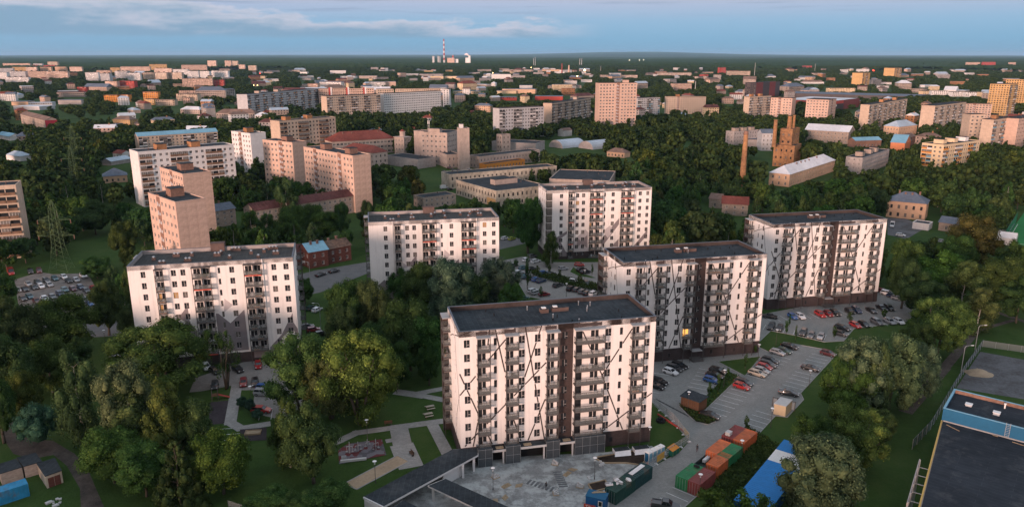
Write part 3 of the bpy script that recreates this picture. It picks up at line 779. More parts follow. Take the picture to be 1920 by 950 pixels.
(115.73,227.67,-85.17,'black','sedan','facing the brown base of the right rear block'),
(120.17,230.16,-86.22,'black','sedan','facing the brown base of the right rear block'),
(122.64,230.16,-86.78,'black','wagon','facing the brown base of the right rear block'),
(129.07,247.84,-48.23,'darkred','hatch','beside the right end of the right rear block'),
(129.43,245.27,-39.61,'white','suv','beside the right end of the right rear block'),
(130,242.47,-48.76,'navy','hatch','beside the right end of the right rear block'),
(130.58,239.73,-49.22,'silver','wagon','beside the right end of the right rear block'),
(78.46,212.75,-119.66,'charcoal','suv','along the grass edge before the right rear block'),
(80.63,211.67,-120.18,'charcoal','hatch','along the grass edge before the right rear block'),
(86.27,207.78,-121.63,'charcoal','suv','along the grass edge before the right rear block'),
(87.76,205.51,-122.16,'grey','hatch','along the grass edge before the right rear block'),
(90.22,204.55,-122.71,'silver','hatch','along the grass edge before the right rear block'),
(99.53,211.67,-53.22,'black','wagon','in the corner bay by the young tree'),
(97.01,206.95,-41.41,'charcoal','hatch','in the corner bay by the young tree'),
(104.53,214.07,-74.5,'red','hatch','along the lawn edge right of the corner bay'),
(107.43,214.81,-75.2,'black','hatch','along the lawn edge right of the corner bay'),
(112.29,216.67,-76.41,'grey','suv','along the lawn edge right of the corner bay'),
(116.6,217.42,-77.43,'silver','wagon','along the lawn edge right of the corner bay'),
(119.41,217.42,-78.08,'white','hatch','along the lawn edge right of the corner bay'),
(78.43,197.03,-44.19,'black','sedan','at the far end of the long paver lot'),
(75.66,193.6,-43.38,'darkgreen','hatch','at the far end of the long paver lot'),
(73.45,192.51,-42.96,'silver','hatch','at the far end of the long paver lot'),
(69.49,186.91,-41.71,'black','wagon','beside the triangular lawn'),
(68.13,184.46,-41.21,'charcoal','wagon','beside the triangular lawn'),
(66.58,182.59,-40.77,'red','hatch','beside the triangular lawn'),
(65.15,180.24,-40.27,'silver','hatch','beside the triangular lawn'),
(63.4,178.44,-39.81,'beige','wagon','beside the triangular lawn'),
(78.42,181.87,-36.9,'black','sedan','on the right side of the long paver lot'),
(87.15,191.85,-44.38,'maroon','hatch','on the right side of the long paver lot'),
(67.41,167.08,-27.19,'charcoal','sedan','on the right side of the long paver lot'),
(58.25,173.01,-43.2,'charcoal','wagon','by the end of the tree strip'),
(57.05,170.7,-42.69,'red','hatch','by the end of the tree strip'),
(44.41,183.52,-43.98,'black','wagon','near the base of the middle right block'),
(42.72,181.87,-43.52,'charcoal','wagon','near the base of the middle right block'),
(41.18,179.53,-42.98,'white','hatch','near the base of the middle right block'),
(37.14,173.49,-41.58,'black','wagon','near the base of the middle right block'),
(35.78,170.99,-41.04,'black','sedan','near the base of the middle right block'),
(53.65,180.04,-40.03,'black','wagon','against the tree strip of the paver lot'),
(52.14,177.31,-39.47,'black','sedan','against the tree strip of the paver lot'),
(50.48,174.4,-38.86,'blue','hatch','against the tree strip of the paver lot'),
(45.21,155.33,-37.04,'black','sedan','below the planted bed by the wooden shed'),
(28.03,119.92,-16,'charcoal','pickup','at the bottom bays before the containers'),
(8.21,294.33,46.09,'grey','suv','before the zigzag painted rear block'),
(9.42,287.06,44.8,'white','wagon','before the zigzag painted rear block'),
(5.73,289.15,54.1,'white','hatch','before the zigzag painted rear block'),
(0.59,281.37,39.91,'grey','hatch','before the zigzag painted rear block'),
(4.53,277.42,39.23,'teal','wagon','before the zigzag painted rear block'),
(7.73,275.89,38.84,'black','hatch','before the zigzag painted rear block'),
(12,270.51,38.01,'blue','hatch','before the zigzag painted rear block'),
(14.68,269.05,37.68,'black','sedan','before the zigzag painted rear block'),
(19.69,276.5,25.59,'silver','hatch','before the zigzag painted rear block'),
(26.49,281.9,-10.63,'red','hatch','before the zigzag painted rear block'),
(26.68,274.48,37.32,'black','suv','before the zigzag painted rear block'),
(27.79,271.49,36.96,'black','suv','before the zigzag painted rear block'),
(22.56,259.67,-25.86,'white','hatch','before the zigzag painted rear block'),
(26.94,256.98,-75.57,'charcoal','hatch','before the zigzag painted rear block'),
(2.51,271.39,49.63,'white','hatch','on the near side of the lot hedge'),
(3.63,268.47,49.22,'grey','hatch','on the near side of the lot hedge'),
(4.89,265.41,48.77,'teal','hatch','on the near side of the lot hedge'),
(7.15,263.72,48.35,'charcoal','wagon','on the near side of the lot hedge'),
(8.84,261.87,47.97,'blue','hatch','on the near side of the lot hedge'),
(10.7,260.13,47.59,'navy','wagon','on the near side of the lot hedge'),
(16.44,254.95,46.43,'charcoal','wagon','on the near side of the lot hedge'),
(20.8,250.63,53.46,'black','suv','before the left end of the middle right block'),
(22.82,249.61,53.09,'charcoal','hatch','before the left end of the middle right block'),
(24.49,247.44,52.64,'grey','hatch','before the left end of the middle right block'),
(25.95,245.46,52.24,'black','hatch','before the left end of the middle right block'),
(28.17,245.05,51.9,'white','suv','before the left end of the middle right block'),
(7.28,248.52,45.48,'white','wagon','by the near corner of the hedge lot'),
(8.23,246.28,44.63,'silver','hatch','by the near corner of the hedge lot'),
(11.18,244.4,23.42,'darkred','hatch','by the near corner of the hedge lot'),
(3.84,240.01,34.99,'teal','hatch','by the near corner of the hedge lot'),
(-67.3,183.8,-71.3,'red','hatch','in the small lot before the left white block'),
(-67.43,172.88,-72.47,'darkred','hatch','in the small lot before the left white block'),
(-64.57,173.02,-71.02,'black','hatch','in the small lot before the left white block'),
(-61.31,170.06,-6.81,'blue','hatch','in the small lot before the left white block'),
(-60.58,166.94,-6.71,'silver','suv','in the small lot before the left white block'),
(-58.09,157.99,-4.56,'red','wagon','in the small lot before the left white block'),
(-73.99,171.23,-71.85,'charcoal','hatch','in the small lot before the left white block'),
(-71.75,181.08,-43.19,'black','hatch','in the small lot before the left white block'),
(-77.42,180.14,-42.32,'charcoal','hatch','in the small lot before the left white block'),
(-80.62,182.69,-59.16,'white','hatch','in the small lot before the left white block'),
(-189.27,270.77,-48.87,'red','van','in the back row of the gravel lot'),
(-182.68,272.06,-53.38,'black','suv','in the back row of the gravel lot'),
(-180.05,273.1,-53.81,'maroon','suv','in the back row of the gravel lot'),
(-168.1,263.03,-44.75,'teal','hatch','in the back row of the gravel lot'),
(-165.97,265.12,-45.17,'white','hatch','in the back row of the gravel lot'),
(-159.41,266.35,-45.96,'white','suv','in the back row of the gravel lot'),
(-159.18,261.22,-45.47,'silver','hatch','in the back row of the gravel lot'),
(-161.29,260.03,-45.13,'black','hatch','in the back row of the gravel lot'),
(-169.95,260.86,-44.34,'charcoal','hatch','in the back row of the gravel lot'),
(-165.43,255.35,-44.23,'silver','hatch','in the middle row of the gravel lot'),
(-171.63,258.49,-43.94,'charcoal','hatch','in the middle row of the gravel lot'),
(-167.46,253.63,-43.85,'white','hatch','in the middle row of the gravel lot'),
(-173.45,256.16,-43.52,'silver','hatch','in the middle row of the gravel lot'),
(-168.93,252.16,-43.55,'charcoal','hatch','in the middle row of the gravel lot'),
(-171.04,250.16,-43.13,'black','sedan','in the middle row of the gravel lot'),
(-172.91,249.16,-42.84,'silver','hatch','in the middle row of the gravel lot'),
(-156.52,249.38,-43.59,'teal','hatch','in the front row of the gravel lot'),
(-154.3,250.49,-43.93,'maroon','hatch','in the front row of the gravel lot'),
(-155.34,244.52,-43.18,'navy','suv','in the front row of the gravel lot'),
(-152.74,252.5,-44.3,'navy','hatch','in the front row of the gravel lot'),
(-148.57,248.61,-44.32,'charcoal','hatch','in the front row of the gravel lot'),
(-147.27,250.82,-44.68,'red','hatch','in the front row of the gravel lot'),
(-156.28,241.68,-42.78,'grey','hatch','in the front row of the gravel lot'),
(-157.63,239.62,-42.42,'white','hatch','in the front row of the gravel lot'),
(-158.81,237.08,-42.03,'maroon','hatch','in the front row of the gravel lot'),
(-164.2,241.89,-42.02,'teal','hatch','in the front row of the gravel lot'),
(-165.03,239.62,-41.69,'charcoal','hatch','in the front row of the gravel lot'),
(-153.26,228.83,-44.79,'teal','hatch','at the near edge of the gravel lot'),
(-151.28,228.36,-44.96,'silver','hatch','at the near edge of the gravel lot'),
(-141.99,241.37,-47.5,'white','hatch','at the near edge of the gravel lot'),
(-139.54,234.5,-47.04,'blue','hatch','at the near edge of the gravel lot'),
(-143.37,238.29,-47,'charcoal','hatch','at the near edge of the gravel lot'),
(-71.64,268.18,56.57,'black','sedan','on the street right of the left white block'),
(-67.71,273,51.89,'black','sedan','on the street right of the left white block'),
(-65.42,230.09,68.55,'darkgreen','hatch','on the street right of the left white block'),
(-62.93,228.32,67.92,'white','hatch','on the street right of the left white block'),
(-62.04,212.94,28.54,'black','hatch','on the street right of the left white block'),
(-59.47,210.33,24.2,'darkred','hatch','on the street right of the left white block'),
(-56.2,206.89,23.75,'black','hatch','on the street right of the left white block'),
(-3.07,325.57,50.09,'white','wagon','on the street left of the zigzag painted rear block'),
(-0.01,324.55,49.71,'lime','hatch','on the street left of the zigzag painted rear block'),
(-1.74,351.16,29.62,'grey','hatch','on the street left of the zigzag painted rear block'),
(-115.61,183.15,66.33,'white','hatch','parked off by the trees'),
(-107.52,188.56,-37.66,'white','hatch','parked off by the trees'),
(183.39,351.53,-119.89,'white','van','parked off by the trees'),
(177.49,331.62,-32.16,'white','hatch','parked off by the trees'),
(189.96,319.5,-31.84,'silver','hatch','parked off by the trees'),
(-42.04,457.08,39.83,'white','van','in the yard of the peeling depot'),
(-37.74,451.08,39.26,'black','hatch','in the yard of the peeling depot'),
(-30.14,532.03,43.38,'white','hatch','in the yard of the peeling depot'),
(-35.49,540.28,44.07,'black','suv','in the yard of the peeling depot'),
(-41.6,529.33,-39.96,'charcoal','hatch','in the yard of the peeling depot'),
(-45.28,540.28,-40.35,'maroon','hatch','in the yard of the peeling depot'),
(-47.3,521.4,-39.3,'navy','hatch','in the yard of the peeling depot'),
(-43.39,484.94,-82.8,'white','hatch','in the yard of the peeling depot'),
(-38.4,529.33,-40.09,'black','hatch','in the yard of the peeling depot')),
'HERO':((-85.79,168.47,18.47,23.98,'W'),
(-70.86,170.6,16.32,9.42,'O'),
(-90.47,142.55,21.81,11.09,'B'),
(-78.68,139.26,19.93,12.85,'P'),
(-76.89,136.72,15.08,13.58,'B'),
(-68.35,134.67,18.66,12.31,'B'),
(-99.94,142.33,10.36,8.86,'U'),
(-60.74,120.65,14.41,9.82,'S'),
(-76.89,128.25,11.95,12.96,'L'),
(-54.38,124.62,13.88,12.69,'L'),
(-63.13,135.08,14.14,10.09,'L'),
(-68.56,123.73,11.1,11.58,'L'),
(-44.5,134.06,14.4,8.7,'B'),
(-38.39,128.25,16.92,12.09,'L'),
(-48.75,157.98,20.27,17.45,'W'),
(-33.73,152.02,23.25,19.02,'W'),
(-41.02,154.56,16.9,13.05,'W'),
(-114.93,155.86,20.81,15.02,'L'),
(-109.04,153.28,13,9.26,'A'),
(-122.33,190.97,17.69,19.23,'L'),
(-128.25,179.59,20.41,15.45,'L'),
(-129.46,173.08,20.52,10.9,'L'),
(-119.04,207.14,16.96,10.47,'L'),
(-153.5,264.92,9,13.05,'L'),
(-112.64,168.47,15.34,13.32,'L'),
(-108.39,143.68,17.2,8.22,'L'),
(-46.58,199.97,20.7,13.85,'L'),
(-39.04,197.95,20.53,12.2,'L'),
(-46.88,190.97,16.64,10.35,'L'),
(-26.57,181.29,19.85,16.98,'L'),
(-33.28,179.59,16.13,14.04,'L'),
(-22.18,179.59,17.57,12.64,'L'),
(-19.15,220.01,19.52,16.72,'P'),
(-28.9,224.96,17.29,13.64,'L'),
(-35.95,232.78,13.13,10.55,'L'),
(-4.38,232.78,15.83,16.7,'P'),
(-12.8,225.98,16.14,13.7,'L'),
(-28.38,169.98,12.69,9.39,'L'),
(-20.73,172.45,11.71,6.79,'L'),
(77.11,153.28,19.31,14.2,'P'),
(87.49,158.51,19.55,13.95,'P'),
(96.89,164.65,14.8,10.46,'P'),
(74.4,152.02,16.32,12.27,'W'),
(80.4,150.78,19.07,6.71,'B'),
(67.12,133.06,14.55,14.42,'W'),
(59.74,134.67,12.27,8.95,'L'),
(63.11,131.1,11.57,9.87,'L'),
(54.49,116.73,16.24,14.96,'P'),
(77.46,142.55,9.28,7.01,'W'),
(116.47,190.97,18.9,17.45,'W'),
(104.17,181.29,14.08,9.91,'W'),
(176.62,275.54,21.75,22.95,'A'),
(140.17,253.13,20.42,15.17,'L'),
(143.34,238.28,17.59,19.75,'L'),
(144.26,227.51,16.93,17.23,'B'),
(152.97,224.96,19.36,18.76,'L'),
(155.82,217.6,14.63,14.9,'L'),
(137.96,208.45,14.12,14.35,'B'),
(127.21,231.18,17.69,10.48,'L'),
(126.91,220.01,15.61,15.05,'L'),
(161.83,262.88,17.14,15.7,'L'),
(173.23,250.03,18.32,13.13,'L'),
(182.7,366.79,16.25,13.41,'L'),
(-44.02,117.36,6.05,9.13,'L'),
(-33.11,115.78,8.51,10.05,'L'),
(-37.97,116.25,6.11,7.06,'L'),
(40.68,115.78,6.2,6.03,'Y'),
(35,115.78,6.73,7.04,'Y'),
(44.11,114.69,5.85,5.99,'Y'),
(6.68,301.08,27.01,13.8,'L'),
(15.22,280.78,14.55,8.34,'B'),
(5.43,250.03,12.22,3,'Y'),
(1.66,280.02,3.23,2.91,'Y'),
(9.69,271.2,3.15,2.42,'Y'),
(14.13,271.2,3.57,2.02,'Y'),
(17.65,262.88,4.08,2.16,'Y'),
(29.99,268.37,4.36,1.6,'Y'),
(24.33,256.31,4.19,2.3,'Y'),
(9.85,242.86,3.82,2.19,'Y'),
(104.38,217.6,3.49,2.65,'Y'),
(116.79,221.47,3.18,2.52,'Y'),
(94.16,204.56,3.64,2.2,'Y'),
(81.2,207.57,4.35,2.07,'Y'),
(81.85,202.03,4.75,1.24,'Y'),
(47.58,165.51,4.05,1.84,'Y'),
(50.72,169.07,4.4,1.87,'Y'),
(54.82,175.31,3.51,1.38,'Y'),
(61.41,182.32,4.37,1.42,'Y'),
(51.76,149.55,3.37,1.45,'Y'),
(67.52,193.25,2.22,1.79,'Y'),
(84.56,214.32,3.78,1.31,'Y'),
(-60.63,157.98,3.64,2.53,'U'),
(-63.24,160.15,3,2.81,'U'),
(-57.89,154.56,2.66,2.73,'U'),
(-109.39,305.47,17.24,14.89,'B'),
(-94.21,309.98,20.9,16.01,'L'),
(-84.66,319.39,16.75,18.81,'L'),
(-76.34,324.3,17.45,10.74,'L'),
(-94.57,334.55,16.21,14.74,'L'),
(-105.5,314.62,14.19,11.59,'B'),
(-66.32,334.55,16.21,9.83,'L'),
(-109.67,357,22.37,15.68,'B'),
(-150.12,280.78,20.23,12.51,'L'),
(-191.59,334.55,16.21,19.66,'L')),
'LAMPS':((-31.1,145.1,'white topped lamp at the far edge of the red tiles'),
(-26.4,128.3,'white topped lamp beside the sand strip'),
(52.7,171.2,'white topped lamp on the tree strip of the paver lot'),
(41,158.8,'white topped lamp before the wooden shed'),
(66.6,188,'white topped lamp on the triangular lawn'),
(57.5,150.5,'lamp at the lower right edge of the paver lot'),
(73.8,170.9,'lamp at the upper right edge of the paver lot'),
(75.3,199.2,'white topped lamp on the lawn between the right blocks'),
(28.9,141.9,'white topped lamp beside the portable toilets'),
(16.1,129.6,'white topped lamp in the right of the building yard'),
(46.6,136.3,'white topped lamp beside the orange containers'),
(35.1,123.7,'white topped lamp beside the nearest red container'),
(-3.6,125.9,'white topped lamp in the left of the building yard'),
(-61.7,161.8,'white topped lamp beside the small car lot'),
(133.8,245.8,'lamp at the right end of the rear block lot'),
(18.6,243.4,'white topped lamp in the middle of the hedge lot'),
(26.4,259.6,'white topped lamp on the far side of the hedge'),
(-115.7,198.8,'lamp on the lawn left of the left white block')),
'MISC':{'tent':(216.7,318.4),'bill':(223,334.6),'heap':(121.2,179.6),'bench1':(-27.7,151.8),'bench2':(-20.8,138.8),'pic1':(-19.2,159.6),'pic2':(-19.2,155.9),'pg1':(-33.7,139.3),'pg2':(-32.1,140.1),'pg3':(-28.5,140.6),'pg4':(-30.5,141.9),'cb':(-34.8,135.5),'sandbox':(-56.7,147.9),'slide':(-71.7,163.5),'rchim':((191.3,547.7,15,19.1,1.3,'left chimney of the ruined brick tower'),
(206,560.4,26.5,9.2,1.5,'thick chimney on top of the ruined brick tower'),
(209.9,562.5,26.5,9.8,0.9,'thin chimney right of the thick one on the ruined brick tower')),'hang':((39,667.9,-50,28,9),
(64.9,660,-50,26,9)),'plant':(-571.1,6500),'stacks':((139.7,4974.9,56.7),
(148.2,4913.2,65.2),
(447.3,5081.2,57.9),
(459.7,5081.2,56.2)),'crane':((221.1,3404.7,43.6,2.5),
(251.9,3404.7,35.6,5)),'mast':(-9866.9,23960.3,557),'poles':((437.5,1882,21.8),
(388.9,1621.3,26.5),
(835.1,2643.4,53.5),
(1268.5,3219.5,43.4),
(371.4,3219.5,34.7)),'lights':((312.7,3309.5,11.4,4.2,'lamp_on','very bright yellow floodlight over the far sheds'),
(215.7,2530,10.4,1.6,'lamp_on','small yellow lamp left of the bright floodlight'),
(96.1,3846.7,16.6,1.5,'lamp_on','yellow lamp on the long far sheds'),
(272.9,1599.1,3.5,0.9,'lamp_on','yellow lamp right of the tall tower block, left one'),
(293.7,1621.3,3.8,0.6,'lamp_on','yellow lamp right of the tall tower block, middle one'),
(299.9,1621.3,3.8,0.6,'lamp_on','yellow lamp right of the tall tower block, right one'),
(-76.4,3053.3,9,1.3,'lamp_on','yellow lamp at the left end of the white striped building'),
(-14.9,3053.3,9,1.3,'lamp_on','yellow lamp at the right end of the white striped building'),
(1601.1,3404.7,8.6,4,'lamp_on_red','glowing red round sign far right'),
(-976.8,2976.4,8.1,2,'lamp_on_red','glowing red sign right of the far towers'),
(-821.3,2329.9,5,1.3,'lamp_on_red','small red light left of the far towers road'),
(-914.6,2903.3,6.6,1.3,'lamp_on_white','bright white light right of the far red sign'),
(-667.7,1977.2,3.2,0.8,'lamp_on','street lamp in the far left road, left one'),
(-658.1,1977.2,3.2,0.8,'lamp_on','street lamp in the far left road, right one'),
(-159.7,2082.4,2.8,1.5,'lamp_on','lit bay of the far yellow yard, left one'),
(-175.5,2046.1,2.4,1.8,'lamp_on','lit bay of the far yellow yard, right one'),
(1300.8,8543.6,19.9,3,'lamp_on_white','white light in the far forest, left one'),
(1413.1,8543.6,19.9,3,'lamp_on_white','white light in the far forest, middle one'),
(1460.4,8543.6,19.9,3,'lamp_on_white','white light in the far forest, right one'),
(802.9,2976.4,6.9,1.2,'lamp_on_white','white light by the far red cube building'),
(815.3,2976.4,6.9,1.2,'lamp_on_white','second white light by the far red cube building'))},
'CLEAR':(((-3.9,289.4),
(4.8,297.6),
(35.7,290.2),
(29.1,232.8),
(10.3,232.8),
(-2.1,277)),
((70.2,198),
(79.7,227.5),
(130.7,253.1),
(138.6,241.1),
(126.1,217.6),
(98.8,202)),
((37.7,188),
(71.8,200),
(91.5,196),
(68,161.3),
(41.8,119.5),
(17.5,119.5),
(28.9,139.3)),
((-183.4,263.6),
(-179.3,280.8),
(-162.7,277),
(-142.6,247),
(-128.6,220),
(-154.9,220)),
((-74.9,250),
(-57.8,288.6),
(-4.8,329.4),
(10,339.9),
(11.8,319.4),
(-54.2,269.8),
(-65.2,241.1)),
((191.9,375.8),
(215.2,375.8),
(212.6,345.4),
(196.5,334.6),
(176.5,324.3),
(170.4,329.4)),
((212.9,318.4),
(232.9,351.1),
(252.1,369.3),
(310.8,445.3),
(201.2,280.8)),
((-4.6,310),
(10.1,319.4),
(9,280.8),
(-3.9,290.2)),
((-130.7,220),
(-121.2,221),
(-113.4,205.4),
(-122.8,205.4)),
((-72.5,241.1),
(-65.9,253.1),
(-53.6,202),
(-61.7,202)),
((154.9,752.3),
(200.3,752.3),
(193.1,705.5),
(143.7,696.8)),
((-63.8,507),
(-43.9,531.3),
(-42,587.4),
(-30.5,531.3),
(-40.4,474.2),
(-54.7,474.2)),
((16.3,767.6),
(64.8,794.4),
(90.8,752.3),
(77.3,637.6),
(18.7,656.2)),
((-208.9,357),
(-185.4,357),
(-164.6,314.6),
(-190.8,324.3)),
((-48.3,587.4),
(-31.5,587.4),
(-28,518.9),
(-64.2,495.6)),
((124.1,194),
(148.8,202),
(94.3,120.3),
(72.3,120.3)),
((-106.4,139.3),
(-93.2,141.4),
(-81.1,120.3),
(-93.8,120.3)))}
# ------------------------------------------------------------------ new apartment blocks
def transp(name,col,alpha):
    m=bpy.data.materials.new(name); m.use_nodes=True; b=m.node_tree.nodes['Principled BSDF']; b.inputs['Base Color'].default_value=(*col,1); b.inputs['Roughness'].default_value=.1; b.inputs['Alpha'].default_value=alpha; MATS[name]=m
transp('balcony_glass',(.22,.235,.23),.30); transp('mesh_panel',(.45,.46,.46),.45)
def paint(me,polys):
    """cut the wall mesh along painted outlines on the front (y close to 0) and give the inside its own material"""
    bm=bmesh.new(); bm.from_mesh(me)
    for pts,mi in polys:
        us=[p[0] for p in pts]; zs=[p[1] for p in pts]
        for i in range(len(pts)):
            a,b=pts[i],pts[(i+1)%len(pts)]; nx,nz=(b[1]-a[1]),-(b[0]-a[0]); l=math.hypot(nx,nz)
            if l<1e-4: continue
            fs=[f for f in bm.faces if abs(f.normal.y)>.9 and f.calc_center_median().y<.05 and max(v.co.x for v in f.verts)>min(us) and min(v.co.x for v in f.verts)<max(us) and max(v.co.z for v in f.verts)>min(zs) and min(v.co.z for v in f.verts)<max(zs)]
            g=set(fs)
            for f in fs: g.update(f.edges); g.update(f.verts)
            bmesh.ops.bisect_plane(bm,geom=list(g),dist=1e-5,plane_co=(a[0],0,a[1]),plane_no=(nx/l,0,nz/l))
        for f in bm.faces:
            if abs(f.normal.y)<.9: continue
            c=f.calc_center_median()
            if c.y>.05: continue
            ins=False; j=len(pts)-1
            for i in range(len(pts)):
                if (pts[i][1]>c.z)!=(pts[j][1]>c.z) and c.x<(pts[j][0]-pts[i][0])*(c.z-pts[i][1])/(pts[j][1]-pts[i][1])+pts[i][0]: ins=not ins
                j=i
            if ins: f.material_index=mi
    bm.to_mesh(me); bm.free()
def balcony_meshes(wd,dp,solid=False):
    def mk():
        s=MB(); s.box(0,wd,-dp,-.002,-.24,0); s.box(-.03,wd+.03,-dp-.04,-dp+.02,-.28,.05)
        r=MB(); 
        for x0,x1 in((.05,wd-.05),): r.box(x0,x1,-dp+.01,-dp+.04,.08,1.05,1)
        r.box(.02,.05,-dp,-.05,.2,1.05,1); r.box(wd-.05,wd-.02,-dp,-.05,.2,1.05,1)
        r.box(0,wd,-dp-.01,-dp+.06,1.05,1.11); r.box(0,.06,-dp+.06,0,1.05,1.11); r.box(wd-.06,wd,-dp+.06,0,1.05,1.11)
        n=max(2,int(wd/1.2))
        for i in range(1,n): x=wd*i/n; r.box(x-.025,x+.025,-dp,-dp+.05,.16,1.05)
        return s.mesh('balcony_slab',['balcony_slab']),r.mesh('railing',['steel_dark','balcony_glass'])
    return cached(('balc',round(wd,2),dp),mk)
def door_mesh(wd,h):
    def mk():
        d=MB(); t=.08; d.box(0,t,-.02,.05,0,h); d.box(wd-t,wd,-.02,.05,0,h); d.box(t,wd-t,-.02,.05,h-t,h); d.box(t,wd-t,-.02,.05,0,t); d.quad((t,.03,t),(wd-t,.03,t),(wd-t,.03,h-t),(t,.03,h-t),1)
        return d.mesh('glass_door',['frame_dark','glass_dark'])
    return cached(('door',round(wd,2),round(h,2)),mk)
def clutter_meshes():
    def mk():
        out=[]
        for k in range(6):
            m=MB()
            if k in(0,3): # chair and table
                m.box(.1,.55,-.9,-.45,.38,.43); m.box(.1,.55,-.5,-.45,.43,.85); [m.box(x,x+.04,y,y+.04,0,.38) for x in(.1,.51) for y in(-.9,-.5)]
                m.box(.75,1.35,-.95,-.4,.66,.7); m.tube((1.05,-.68,0),(1.05,-.68,.66),.04)
                out.append(m.mesh('chair_set',[['white_plastic','wood_brown'][k//3]]))
            elif k in(1,4): # plants
                m.box(.1,1.6,-1.16,-.94,0,.3)
                for i in range(5):
                    x=.25+i*.3
                    for j in range(9): 
                        a=R.uniform(0,6.3); p=(x+.2*math.cos(a),-1.05+.15*math.sin(a),R.uniform(.35,1.05)); m.quad(p,(p[0]+.12,p[1],p[2]+.04),(p[0]+.1,p[1]+.03,p[2]+.16),(p[0]-.02,p[1],p[2]+.12),1)
                out.append(m.mesh('planter',['brick_orange','leaf_far']))
            else: # cupboard, rack
                m.box(.1,.7,-.45,-.05,.02,.95); m.box(.9,1.3,-.5,-.1,.02,.5,1); m.tube((1.5,-.6,0),(1.5,-.6,1.2),.03,m=1)
                out.append(m.mesh('cupboard',[['white_plastic','plaster_grey'][k%2],'steel_dark']))
        return out
    return cached('clutter',mk)
def roof_parts(root,L,D,H,warm,vents):
    r=MB(); r.box(.25,L-.25,.25,D-.25,H-1.2,H-1.06); obj('roof',r.mesh('roof_deck',['bitumen_warm' if warm else 'bitumen']),root)
    p=MB()
    for x0,x1,y0,y1 in((0,L,0,.26),(0,L,D-.26,D),(0,.26,.26,D-.26),(L-.26,L,.26,D-.26)): p.box(x0,x1,y0,y1,H-1.2,H-.06)
    obj('parapet',p.mesh('parapet',['parapet_inner' if not warm else 'plaster_grey']),root)
    c=MB(); 
    for x0,x1,y0,y1 in((-.06,L+.06,-.06,.32),(-.06,L+.06,D-.32,D+.06),(-.06,.32,.32,D-.32),(L-.32,L+.06,.32,D-.32)): c.box(x0,x1,y0,y1,H-.058,H+.03)
    obj('roof_edge',c.mesh('roof_edge',['cap_metal']),root)
def finish_walls(L,D,H,mb,sides,zones):
    pass
def stripe_pieces(root,T,segs,holes,wd=.27):
    me=[]
    for (a,b) in segs:
        n=240; runs=[]; cur=None
        for i in range(n+1):
            t=i/n; u=a[0]+(b[0]-a[0])*t; z=a[1]+(b[1]-a[1])*t
            ok=not any(h[0]-.02<u<h[1]+.02 and h[2]-.02<z<h[3]+.02 for h in holes)
            if ok: cur=[t,t] if cur is None else [cur[0],t]
            if (not ok or i==n) and cur: runs.append(cur); cur=None
        d=Vector((b[0]-a[0],b[1]-a[1])); l=d.length; d/=l; nrm=Vector((-d.y,d.x))*wd/2
        for t0,t1 in runs:
            if t1-t0<.012: continue
            m=MB()
            p0=Vector(a)+d*l*t0; p1=Vector(a)+d*l*t1; q=[p0-nrm,p1-nrm,p1+nrm,p0+nrm]
            f=[T(x.x,x.y,.018) for x in q]; k=[T(x.x,x.y,-.01) for x in q]
            m.quad(*f)
            for i in range(4): m.quad(k[i],k[(i+1)%4],f[(i+1)%4],f[i])
            obj('facade_stripe',m.mesh('facade_stripe',['stripe_brown']),root)
STRIPES=[((0,27.55),(2.35,28.3)),((6.07,28.33),(5.70,25.2)),((7.19,28.3),(9.1,19.2)),((5.75,22.0),(11.24,28.35)),((13.23,28.35),(17.37,3.6)),((16.58,28.35),(11.75,13.34)),((0.02,19.66),(6.43,3.65)),((0.02,15.1),(3.2,18.9)),((.84,3.84),(17.57,20.41)),((17.44,12.37),(13.91,3.6)),((10.87,8.71),(12.41,3.7)),((3.52,8.85),(2.52,3.6)),((24.3,28.3),(29.42,16.7)),((29.42,16.69),(34.48,3.6)),((37.16,28.35),(29.43,16.34)),((40.75,11.32),(29.84,3.65))]
SSTR=[((15.2,27.5),(6.5,24.6)),((6.5,24.6),(4.0,23.5)),((15.1,15.2),(11.2,9.5)),((11.2,9.5),(9.4,3.6)),((9.5,28.3),(11.5,20)),((11.5,20),(15.2,11.5))]
